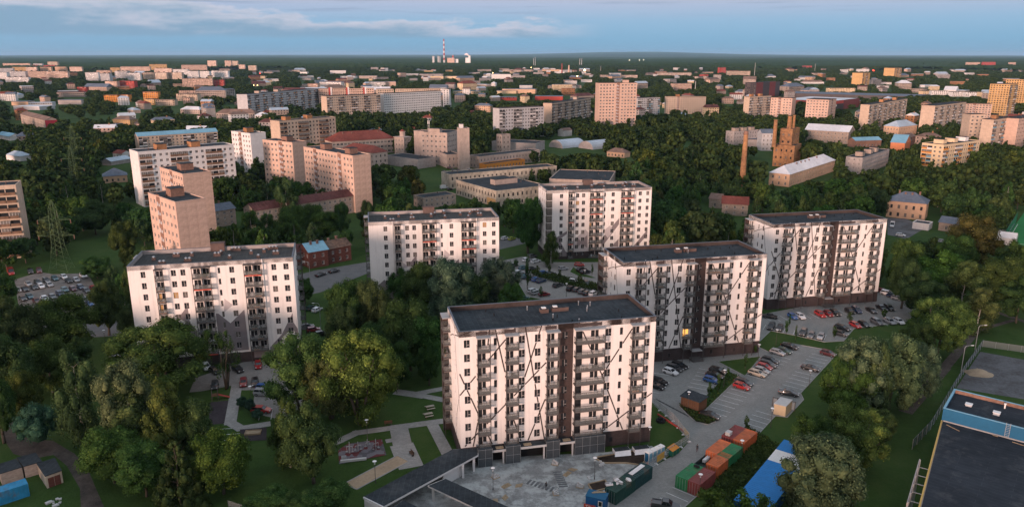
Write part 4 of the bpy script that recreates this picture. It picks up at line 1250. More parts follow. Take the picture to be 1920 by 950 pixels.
def block_b(key,x,y,ang,label):
    root=thing('apartment_block',label,'apartment building',(x,y,0),rad(ang),'new white apartment blocks with dark diagonal stripes')
    L,D,H=40.85,15.4,28.4; S=2.965; zb=[4.22+S*k for k in range(8)]
    win=[(.96,1.16),(12.0,1.17),(15.21,1.2),(30.09,1.15),(38.41,1.22)]; nar=[(6.88,.62),(33.07,.68)]
    bal=[(3.4,2.5,3.7),(9.1,2.5,9.3),(17.45,2.5,17.7),(35.3,2.65,35.75)]
    wide=(23.3,6.15)
    cols=[]; holes=[]
    def addcol(u,wd,hs,zn=None):
        cols.append((u,u+wd,hs,zn)); holes.extend((u,u+wd,a,b) for a,b in hs)
    for u,wd in win: addcol(u,wd,[(z,z+1.6) for z in zb])
    for u,wd in nar: addcol(u,wd,[(z,z+1.58) for z in zb])
    for u,wd,d in bal:
        addcol(d,.78,[(z-.62,z+1.58) for z in zb]); addcol(d+.84,.72,[(z+.1,z+1.58) for z in zb])
    addcol(23.86,1.28,[(z-.62,z+1.58) for z in zb]); addcol(26.88,.85,[(z+.1,z+1.58) for z in zb]); addcol(27.8,.75,[(z-.62,z+1.58) for z in zb])
    brown=[(3.5,1),(99,2)]
    cols.append((19.95,20.86,[],brown)); addcol(20.86,1.21,[(z+.15,z+1.65) for z in zb],brown); cols.append((22.07,23.2,[],brown))
    gz=[(3.5,1),(99,0)]
    if key!='E':
        for u in (31.3,14.2,8.1): pass
    cols2=[]
    # ground floor openings
    gnd=[(31.5,.9,1.0,2.2)] if key=='E' else [(13.7,.8,.9,2.2),(26.0,.8,.9,2.2),(33.0,.7,.9,2.3),(20.3,1.5,.1,2.5)]
    for u,wd,a,b in gnd:
        for i,c in enumerate(cols):
            if c[0]-.01<=u and u+wd<=c[1]+.01: break
    mb=MB(); T,rz,_=FACES['F'](L,D); facade(mb,T,0,L,0,H-.06,cols,gz,.24)
    TL,rl,_=FACES['L'](L,D)
    lw=[(6.4,.62),(8.95,1.1)]; lcols=[(u,u+wd,[(z,z+1.55) for z in zb]) for u,wd in lw]+[(2.2,3.0,[(z-.62,z+1.58) for z in zb])]
    facade(mb,TL,0,D,0,H-.06,lcols,gz,.24)
    TR,rr,_=FACES['R'](L,D); rcols=[(u,u+1.1,[(z,z+1.55) for z in zb]) for u in(3.2,7.2,11.6)]
    facade(mb,TR,0,D,0,H-.06,rcols,gz,.24)
    TB,rb,_=FACES['B'](L,D); bcols=[(u,u+1.15,[(z,z+1.55) for z in zb]) for u in [2+3.3*i for i in range(12)]]
    facade(mb,TB,0,L,0,H-.06,bcols,gz,.24)
    obj('wall',mb.mesh('wall',['plaster_new','brick_base','brick_brown_column']),root)
    rr_=random.Random(key)
    P=lambda: 1 if rr_.random()<.16 and key!='E' else 0
    for u,wd in win+nar:
        for k,z in enumerate(zb): put_window(root,T,rz,u,z,wd,1.6 if wd>.7 else 1.58,'dark',pane=P())
    for k,z in enumerate(zb): put_window(root,T,rz,20.86,z+.15,1.21,1.5,'dark',pane=P())
    for (fT,fr,cl) in((TL,rl,lw),(TR,rr,[(3.2,1.1),(7.2,1.1),(11.6,1.1)])):
        for u,wd in cl:
            for z in zb: put_window(root,fT,fr,u,z,wd,1.55,'dark',pane=P(),sub=True)
    for c in bcols:
        for z in zb: put_window(root,TB,rb,c[0],z,1.15,1.55,'dark',sub=False)
    cl=clutter_meshes()
    def balc(fT,fr,u,wd,doors,k,z,dp=1.35):
        sm,rm=balcony_meshes(wd,dp); b=obj('balcony',sm,root,fT(u,z-.62,0),fr); obj('railing',rm,b)
        for du,dw,dz,dh in doors: obj('glass_door',door_mesh(dw,dh),b,(du-u,.16,dz-z+.62))
        if key=='G' and k==1 and 17<u<18: obj('lit_pane',cached('litg',lambda:(lambda q:(q.quad((.1,.11,.2),(2.2,.11,.2),(2.2,.11,2.1),(.1,.11,2.1)),q.mesh('lit_pane',['lit_window']))[1])(MB())),b)
        if key!='E' or rr_.random()<.12:
            for _ in range(2 if wd<3 else 4):
                if rr_.random()<.62: obj('balcony_furniture',rr_.choice(cl),b,(rr_.uniform(.05,max(.1,wd-1.9)),0,.002))
        elif key=='E':
            obj('wall_unit',cached('wallunit',lambda:(lambda m:(m.box(0,.62,-.3,0,.12,.72),m.mesh('wall_unit',['white_plastic']))[1])(MB())),b,(du-u-.0,-.02,.0))
    for k,z in enumerate(zb):
        for u,wd,d in bal: balc(T,rz,u,wd,[(d,.78,z-.62,2.2),(d+.84,.72,z+.1,1.48)],k,z)
        balc(T,rz,wide[0],wide[1],[(23.86,1.28,z-.62,2.2),(26.88,.85,z+.1,1.48),(27.8,.75,z-.62,2.2)],k,z)
        balc(TL,rl,.7,3.4,[(2.2,.8,z-.62,2.2)],k,z,1.5)
    for u,wd in [(b[0],b[1]) for b in bal]+[wide]:
        for uu in(u-.06,u+wd-.06): pm=MB(); pm.box(0,.14,-1.5,-1.36,0,27.2); obj('balcony_post',cached('post',lambda:pm.mesh('balcony_post',['steel_dark'])),root,T(uu,0,0))
        c=MB(); c.box(u-.15,u+wd+.15,-1.6,-.01,27.2,27.34); c.box(u-.15,u+wd+.15,-1.66,-1.6,27.14,27.36); obj('canopy',c.mesh('canopy',['canopy_grey']),root)
        c=MB(); c.box(u-.1,u+wd-.3,-.05,-.003,27.42,28.12); obj('facade_band',c.mesh('facade_band',['stripe_brown']),root)
    for vv in (.7,4.0): pm=MB(); pm.box(-1.62,-1.5,D-vv-.06,D-vv+.06,0,27.2); obj('balcony_post',pm.mesh('balcony_post',['steel_dark']),root)
    c=MB(); c.box(-1.7,-.01,D-4.2,D-.5,27.2,27.34); obj('canopy',c.mesh('canopy',['canopy_grey']),root)
    sw=MB(); sw.box(-1.6,-.005,D-.55,D-.3,0,27.2); obj('side_screen',sw.mesh('side_screen',['brick_brown_column']),root)
    bh=[(u,u+wd,a,b) for u,wd,hs in [(c_[0],c_[1]-c_[0],c_[2]) for c_ in cols] for a,b in hs]+[(19.95,23.2,0,30)]
    stripe_pieces(root,T,STRIPES,bh); stripe_pieces(root,TL,SSTR,[(u,u+wd,z,z+1.55) for u,wd in lw for z in zb]+[(2.2,3,0,30)],.2)
    roof_parts(root,L,D,H,False,0)
    vr=random.Random(3 if key=='E' else 5)
    for i in range(17):
        q=MB(); h=vr.choice([.45,.5,.55,.9]); q.tube((0,0,0),(0,0,h),.10,n=6); q.tube((0,0,h),(0,0,h+.12),.19,.05,6)
        obj('roof_vent',q.mesh('roof_vent',[ 'vent_metal' if h>.8 else 'tyre']),root,(vr.uniform(2,L-2),vr.uniform(1.5,D-1.5),H-1.06))
    for bx,by,bw,bd in((19.0,9.6,1.7,1.5),(21.6,10.0,3.6,1.6)):
        q=MB(); q.box(0,bw,0,bd,0,.85); q.box(-.08,bw+.08,-.08,bd+.08,.85,.93,1); hb=obj('roof_shaft',q.mesh('roof_shaft',['brick_vent','bitumen']),root,(bx,by,H-1.06))
        q=MB(); q.box(.3,1.2,.3,1.1,.93,1.12); obj('roof_hatch',q.mesh('roof_hatch',['white_plastic']),hb)
    if key!='E':
        m=MB(); m.box(20.0,22.9,-1.9,-.01,2.75,2.92); obj('entrance_canopy',m.mesh('entrance_canopy',['canopy_grey']),root)
        m=MB(); m.box(19.9,23,-2.6,-.02,0,.5); [m.box(18.8,23.2,-2.7,-2.64,z,z+.05,1) for z in(.7,1.1,1.5)]; [m.box(xx,xx+.05,-2.7,-2.64,0,1.5,1) for xx in(18.8,20.2,21.6,23.1)]; obj('entrance_porch',m.mesh('entrance_porch',['balcony_slab','steel_dark']),root)
        for u,a,b,wd in((13.7,.9,2.2,.8),(26,.9,2.2,.8),(33,.9,2.3,.7)): put_window(root,T,rz,u,a,wd,b-a,'dark',rev=-.03,sub=True)
        d=MB(); d.box(20.5,22.4,-.05,-.004,.5,2.6); obj('entrance_door',d.mesh('entrance_door',['frame_dark']),root)
    else:
        put_window(root,T,rz,31.5,1.0,.9,1.2,'dark',rev=-.03)
        for u0,u1,dp in((3.1,6.0,2.4),(8.8,11.8,2.2),(17.3,20.1,2.1),(23.4,29.9,2.0)):
            m=MB(); m.box(u0,u1,-dp,-1.62,0,4.0); m.box(u0,u0+.06,-1.62,-.02,0,4.0); m.box(u1-.06,u1,-1.62,-.02,0,4.0); sc=obj('screen',m.mesh('screen',['curtain_mesh']),root)
            m=MB()
            for xx in np.linspace(u0,u1,max(3,int((u1-u0)/1.5)+1)): m.tube((xx,-dp-.05,0),(xx,-dp-.05,4.1),.03,n=5)
            for zz in(.1,2.0,3.9): m.tube((u0,-dp-.06,zz),(u1,-dp-.06,zz),.025,n=5)
            obj('scaffold',m.mesh('scaffold',['galv']),sc)
        for u0,u1 in((6.0,8.8),(11.8,17.3),(20.1,23.4)):
            m=MB(); m.box(u0+.02,u1-.02,-2.0,-.02,3.0,3.3); m.box(u0+.02,u1-.02,-2.12,-2.0,2.9,3.36,1); m.box(u1-.6,u1-.3,-1.9,-1.6,0,3.0,1); obj('ramp_beam',m.mesh('ramp_beam',['bitumen','concrete_light']),root)
            m=MB(); m.box(u0+.3,u1-.3,-.06,-.005,.02,2.75); obj('garage_shade_panel',m.mesh('garage_shade_panel',['tyre']),root)  # near-black panel on the wall, painted in for the shade inside the garage
            m=MB(); m.box(0,1.6,0,.9,0,.12); obj('plank_stack',m.mesh('plank_stack',['wood_plank']),root,(u0+.9,-1.6,3.32))
    return root
# zig-zag painted blocks
ZZ_B=[([(22.37,18.25),(24.37,16.3),(21.97,14.43)],4),([(9.5,14.6),(11.4,14.7),(13.2,16.9),(13.3,12.4),(14.95,9.9),(14.4,4.5),(9.8,4.5),(12.4,8.4),(12.2,12.6)],3),([(8.52,14.57),(10.8,12.9),(8.85,12.6)],4),([(19.9,14.3),(20.6,14.17),(23.3,11.3),(27.1,14.84),(27.3,3.4),(19.9,3.4)],3),([(32.75,3.6),(36.02,7.03),(39.25,12.86),(39.3,10.2),(40.3,8.33),(40.3,5.6),(38.9,8.6),(36.13,6.17),(32.8,1.2)],3),([(28.5,3.4),(32.5,3.4),(32.5,1.0),(28.5,1.0)],3),([(2.5,9),(6.3,4),(6.3,1),(.2,7)],3)]
ZZ_D=[([(1.95,8.07),(8.3,11.69),(8.4,10.6),(5.2,8.3),(7.9,3.2),(8.3,3.0),(8.3,1.2),(4.6,1.2),(6.5,3.9),(3.2,6.2)],3),([(10.9,7.65),(15.93,12.04),(17.2,10.67),(17.2,3.0),(11.2,3.0)],4),([(12.5,9),(14.2,7.2),(16.8,9.7),(16.8,4.4),(14.2,6.1),(12.5,4.2)],3),([(22.71,7.79),(30.1,16.2),(30.1,13.6),(23.15,4.45)],3),([(26.86,4.27),(30.1,7.46),(30.1,4.11)],3),([(36.37,3.83),(42.4,10.9),(42.28,8.6),(38.39,4.0)],3),([(23.3,10.8),(26.2,13.2),(27.9,11.0),(25.5,8)],4)]
def block_a(key,x,y,ang,label):
    root=thing('apartment_block',label,'apartment building',(x,y,0),rad(ang),'new white apartment blocks with grey zigzag paint')
    P_={'B':dict(L=40.4,win=[(3.0,1.1),(10.17,1.17),(12.45,1.15),(24.33,1.18),(34.83,1.2),(37.87,1.3)],nar=[(21.5,.56)],bal=[(6.5,1.95),(15.34,4.45),(28.01,4.4)],st=(6.35,32.6),zz=ZZ_B),
        'C':dict(L=42.4,win=[(4.75,1.17),(11.68,1.16),(13.96,1.17),(26.02,1.2),(36.99,1.2),(40.05,1.2)],nar=[(23.13,.58)],bal=[(8.2,1.95),(17.05,4.55),(29.8,4.7)],st=(7.6,34.9),zz=[([(a+1.8,b) for a,b in p],m) for p,m in ZZ_B]),
        'D':dict(L=43.4,win=[(5.17,1.28),(11.77,1.3),(14.25,1.3),(26.53,1.3),(37.93,1.3),(41.15,1.2)],nar=[(23.42,.7)],bal=[(8.57,2.15),(17.36,5.1),(30.35,5.2)],st=(8.45,35.75),zz=ZZ_D)}[key]
    L=P_['L']; D=16.0; H=28.4; S=3.0; nf=8 if key!='D' else 9
    zb=[26.75-1.6-S*k for k in range(nf)]
    rev=.24; cols=[]; holes=[]
    gz=[(2.9,1),(99,0)]
    for u,wd in P_['win']: cols.append((u,u+wd,[(z,z+1.6) for z in zb]))
    for u,wd in P_['nar']: cols.append((u,u+wd,[(z,z+1.55) for z in zb]))
    doors=[]
    for u,wd in P_['bal']:
        if wd<3: ds=[(u+.15,.75,0),(u+.95,.85,1)]
        else: ds=[(u+.2,.8,0),(u+1.05,.8,1),(u+wd/2+.25,.8,0),(u+wd/2+1.1,.75,1)]
        for du,dw,t in ds: cols.append((du,du+dw,[((z-.62) if t==0 else z+.1,z+1.58) for z in zb])); doors.append((u,du,dw,t))
    mb=MB(); T0,rz,_=FACES['F'](L,D)
    s0,s1=P_['st']; IN=.0
    T=T0
    facade(mb,T,0,L,0,H-.06,cols,gz,rev)
    TL,rl,_=FACES['L'](L,D)
    lw=[(3.6,.95),(6.8,.95),(10.0,.95),(13.0,.95)] if key=='D' else []
    lcols=[(u,u+wd,[(z,z+1.5) for z in zb]) for u,wd in lw]
    if key!='D': lcols.append((1.9,2.8,[(z-.62,z+1.58) for z in zb]))
    facade(mb,TL,0,D,0,H-.06,lcols,gz,rev)
    TR,rr,_=FACES['R'](L,D); facade(mb,TR,0,D,0,H-.06,[(u,u+1.1,[(z,z+1.55) for z in zb]) for u in(4,9)],gz,rev)
    TB,rb,_=FACES['B'](L,D); bu=[2+3.4*i for i in range(12)]; facade(mb,TB,0,L,0,H-.06,[(u,u+1.15,[(z,z+1.55) for z in zb]) for u in bu],gz,rev)
    me=mb.mesh('wall',['plaster_new','brick_base','brick_brown_column','zigzag_grey','zigzag_pale'])
    paint(me,P_['zz']); obj('wall',me,root)
    # shallow projecting bays at both ends, framing the loggia fields
    for u in (s0,s1): m=MB(); m.box(u-.12,u+.12,-.28,-.004,3,H-.07); obj('pilaster',m.mesh('pilaster',['plaster_new']),root)
    rr_=random.Random(key)
    def PN():
        q=rr_.random(); return 3 if q<.02 else 1 if q<.2 else 0
    for u,wd in P_['win']:
        for k,z in enumerate(zb): put_window(root,T,rz,u,z,wd,1.6,'dark',pane=PN())
    for u,wd in P_['nar']:
        for z in zb: put_window(root,T,rz,u,z,wd,1.55,'dark',pane=PN())
    for u,wd in lw:
        for z in zb: put_window(root,TL,rl,u,z,wd,1.5,'dark',pane=PN())
    for u in(4,9):
        for z in zb: put_window(root,TR,rr,u,z,1.1,1.55,'dark',sub=False)
    for u in bu:
        for z in zb: put_window(root,TB,rb,u,z,1.15,1.55,'dark',sub=False)
    cl=clutter_meshes()
    red={'B':{(0,4),(1,1),(2,0),(1,7)},'C':{(2,1),(2,2),(1,1),(0,5)},'D':{(1,0),(1,2),(2,0),(2,2),(0,3),(0,6)}}[key]
    lit={'B':[(0,2),(0,3)],'C':[],'D':[(1,4)]}[key]
    for bi,(u,wd) in enumerate(P_['bal']):
        for k,z in enumerate(zb):
            sm,rm=balcony_meshes(wd,1.25); b=obj('balcony',sm,root,T(u,z-.62,0),rz); obj('railing',rm,b)
            for (bu_,du,dw,t) in doors:
                if bu_==u:
                    o=obj('glass_door',door_mesh(dw,2.2 if t==0 else 1.48),b,(du-u,.16,0 if t==0 else .72))
            if (bi,k) in red:
                m=cached(('redb',wd),lambda:(lambda q:(q.box(-.05,wd+.05,-1.36,-1.295,-.31,-.02),q.mesh('red_trim',['red_accent']))[1])(MB())); obj('red_trim',m,b)
            if (bi,k) in lit:
                m=cached('litp',lambda:(lambda q:(q.quad((.2,.1,.3),(.9,.1,.3),(.9,.1,2.0),(.2,.1,2.0)),q.mesh('lit_pane',['lit_dim']))[1])(MB())); obj('lit_pane',m,b)
            if wd>3: m=cached(('part',wd),lambda:(lambda q:(q.box(wd/2-.05,wd/2+.05,-1.2,-.01,0,2.5),q.mesh('divider',['plaster_grey']))[1])(MB())); obj('divider',m,b)
            for _ in range(2 if wd<3 else 4):
                if rr_.random()<.6: obj('balcony_furniture',rr_.choice(cl),b,(rr_.uniform(.05,max(.1,wd-1.9)),0,.002))
        for uu in(u-.06,u+wd-.08): pm=MB(); pm.box(0,.14,-1.42,-1.28,0,27.3); obj('balcony_post',cached('posta',lambda:pm.mesh('balcony_post',['steel_dark'])),root,T(uu,0,0))
        c=MB(); c.box(u-.15,u+wd+.15,-1.5,-.01,27.3,27.44); c.box(u-.15,u+wd+.15,-1.56,-1.5,27.22,27.46); obj('canopy',c.mesh('canopy',['steel_dark']),root)
    if key!='D':
        for k,z in enumerate(zb):
            sm,rm=balcony_meshes(3.2,1.3); b=obj('balcony',sm,root,TL(.4,z-.62,0),rl); obj('railing',rm,b); obj('glass_door',door_mesh(.9,2.2),b,(1.5,.16,0))
            b=obj('balcony',sm,root,TR(D-3.6,z-.62,0),rr); obj('railing',rm,b)
        for fT,vs in((TL,(.4,3.5)),(TR,(D-3.6,D-.5))):
            for v in vs:
                p0=fT(v,0,1.35); pm=MB(); pm.box(p0[0]-.07,p0[0]+.07,p0[1]-.07,p0[1]+.07,0,27.3); obj('balcony_post',pm.mesh('balcony_post',['steel_dark']),root)
        c=MB(); c.box(-1.45,-.01,D-3.8,D-.2,27.3,27.44); obj('canopy',c.mesh('canopy',['canopy_grey']),root)
    else:
        for k,z in enumerate(zb):   # glazed corner column
            m=cached('glazc',lambda:(lambda q:(q.box(-.12,2.0,-.16,-.01,0,.35),q.box(-.12,2.0,-.12,-.03,.35,2.75,1),q.box(-.16,-.01,-.12,1.6,0,.35),q.box(-.13,-.03,-.03,1.6,.35,2.75,1),[q.box(xx,xx+.07,-.15,-.12,.35,2.75) for xx in(0,.65,1.3,1.9)],q.mesh('glazed_corner',['steel_dark','glass_curtain']))[-1])(MB()))
            obj('glazed_corner',m,root,(0,0,z-.75))
    for uu,ww in ((P_['bal'][1][0]-.3,P_['bal'][1][1]+.4),):
        d=MB(); d.box(uu+1,uu+2.4,-.06,-.003,.02,2.3); obj('entrance_door',d.mesh('entrance_door',['frame_dark']),root)
    roof_parts(root,L,D,H,True,0)
    vr=random.Random({'B':1,'C':2,'D':4}[key])
    for i,(fx,fy,n) in enumerate(((.12,.55,1),(.19,.25,2),(.23,.72,2),(.33,.35,2),(.345,.7,1),(.49,.6,2),(.52,.72,1),(.6,.9,3),(.585,.38,1),(.715,.62,1),(.765,.3,1),(.81,.68,1),(.85,.85,3),(.875,.5,2))):
        q=MB(); q.box(-.45*n,.45*n,-.45,.45,0,.75)
        v=obj('roof_shaft',q.mesh('roof_shaft',['brick_vent']),root,(fx*L+vr.uniform(-.5,.5),fy*D,H-1.06),vr.choice((0,0,math.pi/2)))
        for j in range(n):
            q=MB(); q.tube((0,0,.75),(0,0,1.0),.18,n=6); q.tube((0,0,1.0),(0,0,1.22),.42,.10,8); obj('vent_cap',q.mesh('vent_cap',['vent_metal']),v,(-.45*(n-1)+.9*j,0,0))
    m=MB(); m.box(L*.44,L*.53,D-.9,D+1.4,H-1.06,H+1.2); obj('stair_head',m.mesh('stair_head',['brick_vent']),root)
    return root
LBL={'E':'nearest white block with dark diagonal stripes and screens at its base','G':'middle white block with dark diagonal stripes right of the nearest','F':'right rear white block with dark diagonal stripes and red cars before it','B':'left white block with grey zigzags and orange lit balconies behind trees','C':'second white zigzag block with its base hidden by grey trees','D':'rear white zigzag block with a glazed corner'}
for k_,x_,y_,a_ in DATA['MAIN']: (block_b if k_ in 'EFG' else block_a)(k_,x_,y_,a_,LBL[k_])
# ------------------------------------------------------------------ ground and paving
def sheet(name,pts,z,m,label=None):
    b=MB(); a=sum(pts[i][0]*pts[(i+1)%len(pts)][1]-pts[(i+1)%len(pts)][0]*pts[i][1] for i in range(len(pts)))
    if a<0: pts=pts[::-1]
    b.poly([(p[0],p[1],z) for p in pts]); return obj(name,b.mesh(name,[m]),kind='structure')
def kerb(pts,closed=True,z=.12,wd=.16):
    b=MB(); n=len(pts)
    for i in range(n if closed else n-1):
        p,q=pts[i],pts[(i+1)%n]
        if math.hypot(q[0]-p[0],q[1]-p[1])>.3: b.beam((p[0],p[1],z/2),(q[0],q[1],z/2),wd,z+.02)
    return obj('kerb',b.mesh('kerb',['kerb_stone']),kind='structure')
def strip(name,a,b,wd,z,m):
    d=Vector((b[0]-a[0],b[1]-a[1])); d.normalize(); n=Vector((-d.y,d.x))*wd/2; e=d*wd*.35
    P=[Vector(a)-e-n,Vector(b)+e-n,Vector(b)+e+n,Vector(a)-e+n]; return sheet(name,[(p.x,p.y) for p in P],z,m)
def gmat():
    m=bpy.data.materials.new('meadow'); m.use_nodes=True; T=NT(m.node_tree); b=m.node_tree.nodes['Principled BSDF']; b.inputs['Roughness'].default_value=.95; b.inputs['Specular IOR Level'].default_value=.1
    v=T.new('ShaderNodeNewGeometry').outputs['Position']
    a=T.noise(v,.035,5,.6); c=T.noise(v,.35,4,.65); d=T.noise(v,2.2,3,.6)
    g=T.ramp(T.math('MULTIPLY_ADD',a,.5,T.math('MULTIPLY_ADD',c,.3,T.math('MULTIPLY',d,.22))),[(.36,(.024,.048,.012)),(.5,(.040,.078,.018)),(.62,(.058,.088,.025)),(.75,(.088,.082,.040))])
    T.link(g,b.inputs['Base Color']); bn=T.new('ShaderNodeBump'); bn.inputs['Distance'].default_value=.3; bn.inputs['Strength'].default_value=.5; T.link(T.noise(v,1.6,4),bn.inputs['Height']); T.link(bn.outputs[0],b.inputs['Normal']); MATS['meadow']=m
    # concrete pavers: small blocks with joints, tone patches, tyre-darkened lanes
    for nm,col,bw,bh,st,ang in(('pavers',(.27,.27,.255),.42,.21,.35,12.5),('yard_paving',(.30,.315,.31),.40,.20,1.0,12.9),('path_paving',(.33,.32,.30),.6,.3,.5,10),('old_pavers',(.27,.255,.235),.42,.21,.4,12)):
        m=bpy.data.materials.new(nm); m.use_nodes=True; T=NT(m.node_tree); b=m.node_tree.nodes['Principled BSDF']; b.inputs['Roughness'].default_value=.85
        v=T.new('ShaderNodeNewGeometry').outputs['Position']; mp=T.new('ShaderNodeMapping'); mp.inputs['Rotation'].default_value=(0,0,rad(-ang)); T.link(v,mp.inputs[0])
        br=T.new('ShaderNodeTexBrick'); br.inputs['Scale'].default_value=1; br.inputs['Brick Width'].default_value=bw; br.inputs['Row Height'].default_value=bh; br.inputs['Mortar Size'].default_value=.012; br.inputs['Mortar'].default_value=(*[x*.55 for x in col],1); br.inputs['Color1'].default_value=(*col,1); br.inputs['Color2'].default_value=(*[x*.80 for x in col],1); T.link(mp.outputs[0],br.inputs['Vector'])
        f=T.noise(v,.16,5,.65); f2=T.noise(v,1.4,5,.7)
        k=T.ramp(T.math('MULTIPLY_ADD',f,.62,T.math('MULTIPLY',f2,.4)),[(.36,(1-.42*st,)*3),(.5,(.95,)*3),(.66,(1+.40*st,)*3)])
        c=T.mix(1.0,br.outputs[0],k,'MULTIPLY')
        if nm=='yard_paving': c=T.mix(T.ramp(T.noise(v,.32,6,.7),[(.47,(0,0,0)),(.60,(.85,.85,.85))]),c,(.44,.48,.47))
        T.link(c,b.inputs['Base Color']); MATS[nm]=m
    for nm,cols,sc in(('gravel',[(.35,(.11,.095,.085)),(.5,(.19,.165,.145)),(.68,(.27,.24,.21))],.5),('dirt',[(.35,(.026,.022,.018)),(.52,(.075,.06,.05)),(.7,(.13,.11,.09))],.35),('bare_asphalt',[(.34,(.05,.04,.034)),(.5,(.105,.105,.11)),(.68,(.17,.17,.175))],.14),('road_asphalt',[(.35,(.10,.10,.10)),(.55,(.135,.132,.13)),(.7,(.18,.175,.17))],.3)):
        m=bpy.data.materials.new(nm); m.use_nodes=True; T=NT(m.node_tree); b=m.node_tree.nodes['Principled BSDF']; b.inputs['Roughness'].default_value=.95
        v=T.new('ShaderNodeNewGeometry').outputs['Position']; c=T.ramp(T.math('MULTIPLY_ADD',T.noise(v,sc,6,.68),.7,T.math('MULTIPLY',T.noise(v,sc*9,3),.3)),cols); T.link(c,b.inputs['Base Color'])
        bn=T.new('ShaderNodeBump'); bn.inputs['Distance'].default_value=.05; T.link(T.noise(v,6,4),bn.inputs['Height']); T.link(bn.outputs[0],b.inputs['Normal']); MATS[nm]=m
    m=bpy.data.materials.new('play_tiles'); m.use_nodes=True; T=NT(m.node_tree); b=m.node_tree.nodes['Principled BSDF']; b.inputs['Roughness'].default_value=.95
    v=T.new('ShaderNodeNewGeometry').outputs['Position']; vo=T.new('ShaderNodeTexVoronoi'); vo.distance='CHEBYCHEV'; vo.inputs['Scale'].default_value=.75; T.link(v,vo.inputs['Vector']); s=T.new('ShaderNodeSeparateColor'); T.link(vo.outputs['Color'],s.inputs[0])
    T.link(T.ramp(s.outputs[0],[(0,(.15,.14,.155)),(.42,(.15,.14,.155)),(.43,(.115,.026,.028)),(.75,(.075,.020,.022)),(.76,(.09,.085,.095))],'CONSTANT'),b.inputs['Base Color']); MATS['play_tiles']=m
gmat()
g=MB(); N_=96
for r0,r1 in((0,900),(900,9000),(9000,90000)):
    for i in range(N_):
        a0,a1=2*math.pi*i/N_,2*math.pi*(i+1)/N_
        if r0==0: g.poly([(0,0,0),(r1*math.cos(a0),r1*math.sin(a0),0),(r1*math.cos(a1),r1*math.sin(a1),0)])
        else: g.quad((r0*math.cos(a0),r0*math.sin(a0),0),(r1*math.cos(a0),r1*math.sin(a0),0),(r1*math.cos(a1),r1*math.sin(a1),0),(r0*math.cos(a1),r0*math.sin(a1),0))
obj('ground',g.mesh('ground',['meadow']),kind='structure')
PO=DATA['POLY']
sheet('parking_lot',PO['lot_pavers_G'],.020,'pavers'); sheet('parking_lot',PO['lot_pavers_F'],.020,'pavers'); sheet('parking_lot',PO['lot_pavers_D'],.020,'old_pavers'); sheet('parking_lot',PO['lot_pavers_B'],.020,'old_pavers')
sheet('yard_pavement',PO['yard'],.028,'yard_paving'); sheet('gravel_lot_ground',PO['gravel_lot'],.02,'gravel'); sheet('road',PO['street'],.024,'road_asphalt'); sheet('bare_lot_ground',PO['bare_lot'],.02,'bare_asphalt'); sheet('yard_pavement',PO['house_yard'],.02,'bare_asphalt')
sheet('football_pitch_ground',PO['football_pitch'],.02,'turf_green'); sheet('dirt_path',PO['dirt_track'],.016,'dirt')
for k in('lot_pavers_F','lot_pavers_D'): kerb(PO[k])
kerb(PO['lot_pavers_G'][9:26],False)
z=.034
for k in('path_park','path_B'):
    for (a,b,wd) in PO[k]: strip('path',a,b,wd,z,'path_paving'); z+=.003
for (a,b,wd) in PO['path_right']: strip('path',a,b,wd,.012+(z-.034)*.1,'dirt'); z+=.003
sheet('playground_ground',PO['mat'],.11,'play_tiles'); sheet('sand_ground',PO['sand_pad'],.05,'sand'); kerb(PO['sand_pad'],True,.1,.2); sheet('playground_ground',PO['mat_dark'],.05,'rubber_dark'); sheet('playground_ground',PO['mat_sandbox'],.09,'rubber_dark')
for k in('grass_G1','grass_G2','grass_D1'): sheet('lawn',PO[k],.13,'meadow'); kerb(PO[k],True,.16)
sheet('planting_bed_ground',PO['bed'],.12,'soil'); kerb(PO['bed'],True,.16); kerb(PO['hedge_D'],True,.14); sheet('planting_bed_ground',PO['soil1'],.10,'soil'); sheet('planting_bed_ground',PO['soil2'],.11,'soil')
for k in('soil1','soil2'):
    b=MB(); P=PO[k]
    for i in range(len(P)): b.beam((*P[i],.12),(*P[(i+1)%len(P)],.12),.25,.24)
    obj('bed_edging',b.mesh('bed_edging',['timber_edge']),kind='structure')
# white bay lines, every line a thin sheet
mk=MB()
def bays(p,q,n,ln,side,zz=.034,wd=.13,slant=0):
    p=Vector(p); q=Vector(q); d=(q-p)/n; u=d.normalized(); nn=Vector((-u.y,u.x))*side+u*slant
    for i in range(n+1):
        a=p+d*i; b=a+nn*ln; o=u*wd/2; mk.quad((a.x-o.x,a.y-o.y,zz),(a.x+o.x,a.y+o.y,zz),(b.x+o.x,b.y+o.y,zz),(b.x-o.x,b.y-o.y,zz))
bays((87.1,190.1),(70.5,168.0),11,5.0,-1); bays((55.8,172.6),(45.2,158.8),7,5.0,1); bays((53.9,180.7),(47.4,167.4),6,5.0,-1); bays((60.4,155.8),(54.3,148.2),4,4.6,-1); bays((34.2,123.7),(29.5,118.5),3,4.6,-1); bays((72,192.2),(60.7,178.7),7,5.0,1); bays((40.5,178.5),(36,168),4,5,-1)
bays((79.8,223.2),(121.6,232.8),16,5.0,-1); bays((101.8,211.6),(120.4,216.6),7,5,1); bays((75.6,211.6),(90.8,203.4),6,4.8,1)
for a,b,n in(((12,214),(24,207),5),((24,205),(38,197),6),((14,228),(30,221),6)): bays(a,b,n,5,-1)
for x0,y0,n in((-58.5,158.5,4),(-57,168,5)): bays((x0,y0),(x0+2.6*n,y0+.6*n),n,4.8,-1)
bays((-60,150.5),(-58.8,142.5),3,4.6,-1)
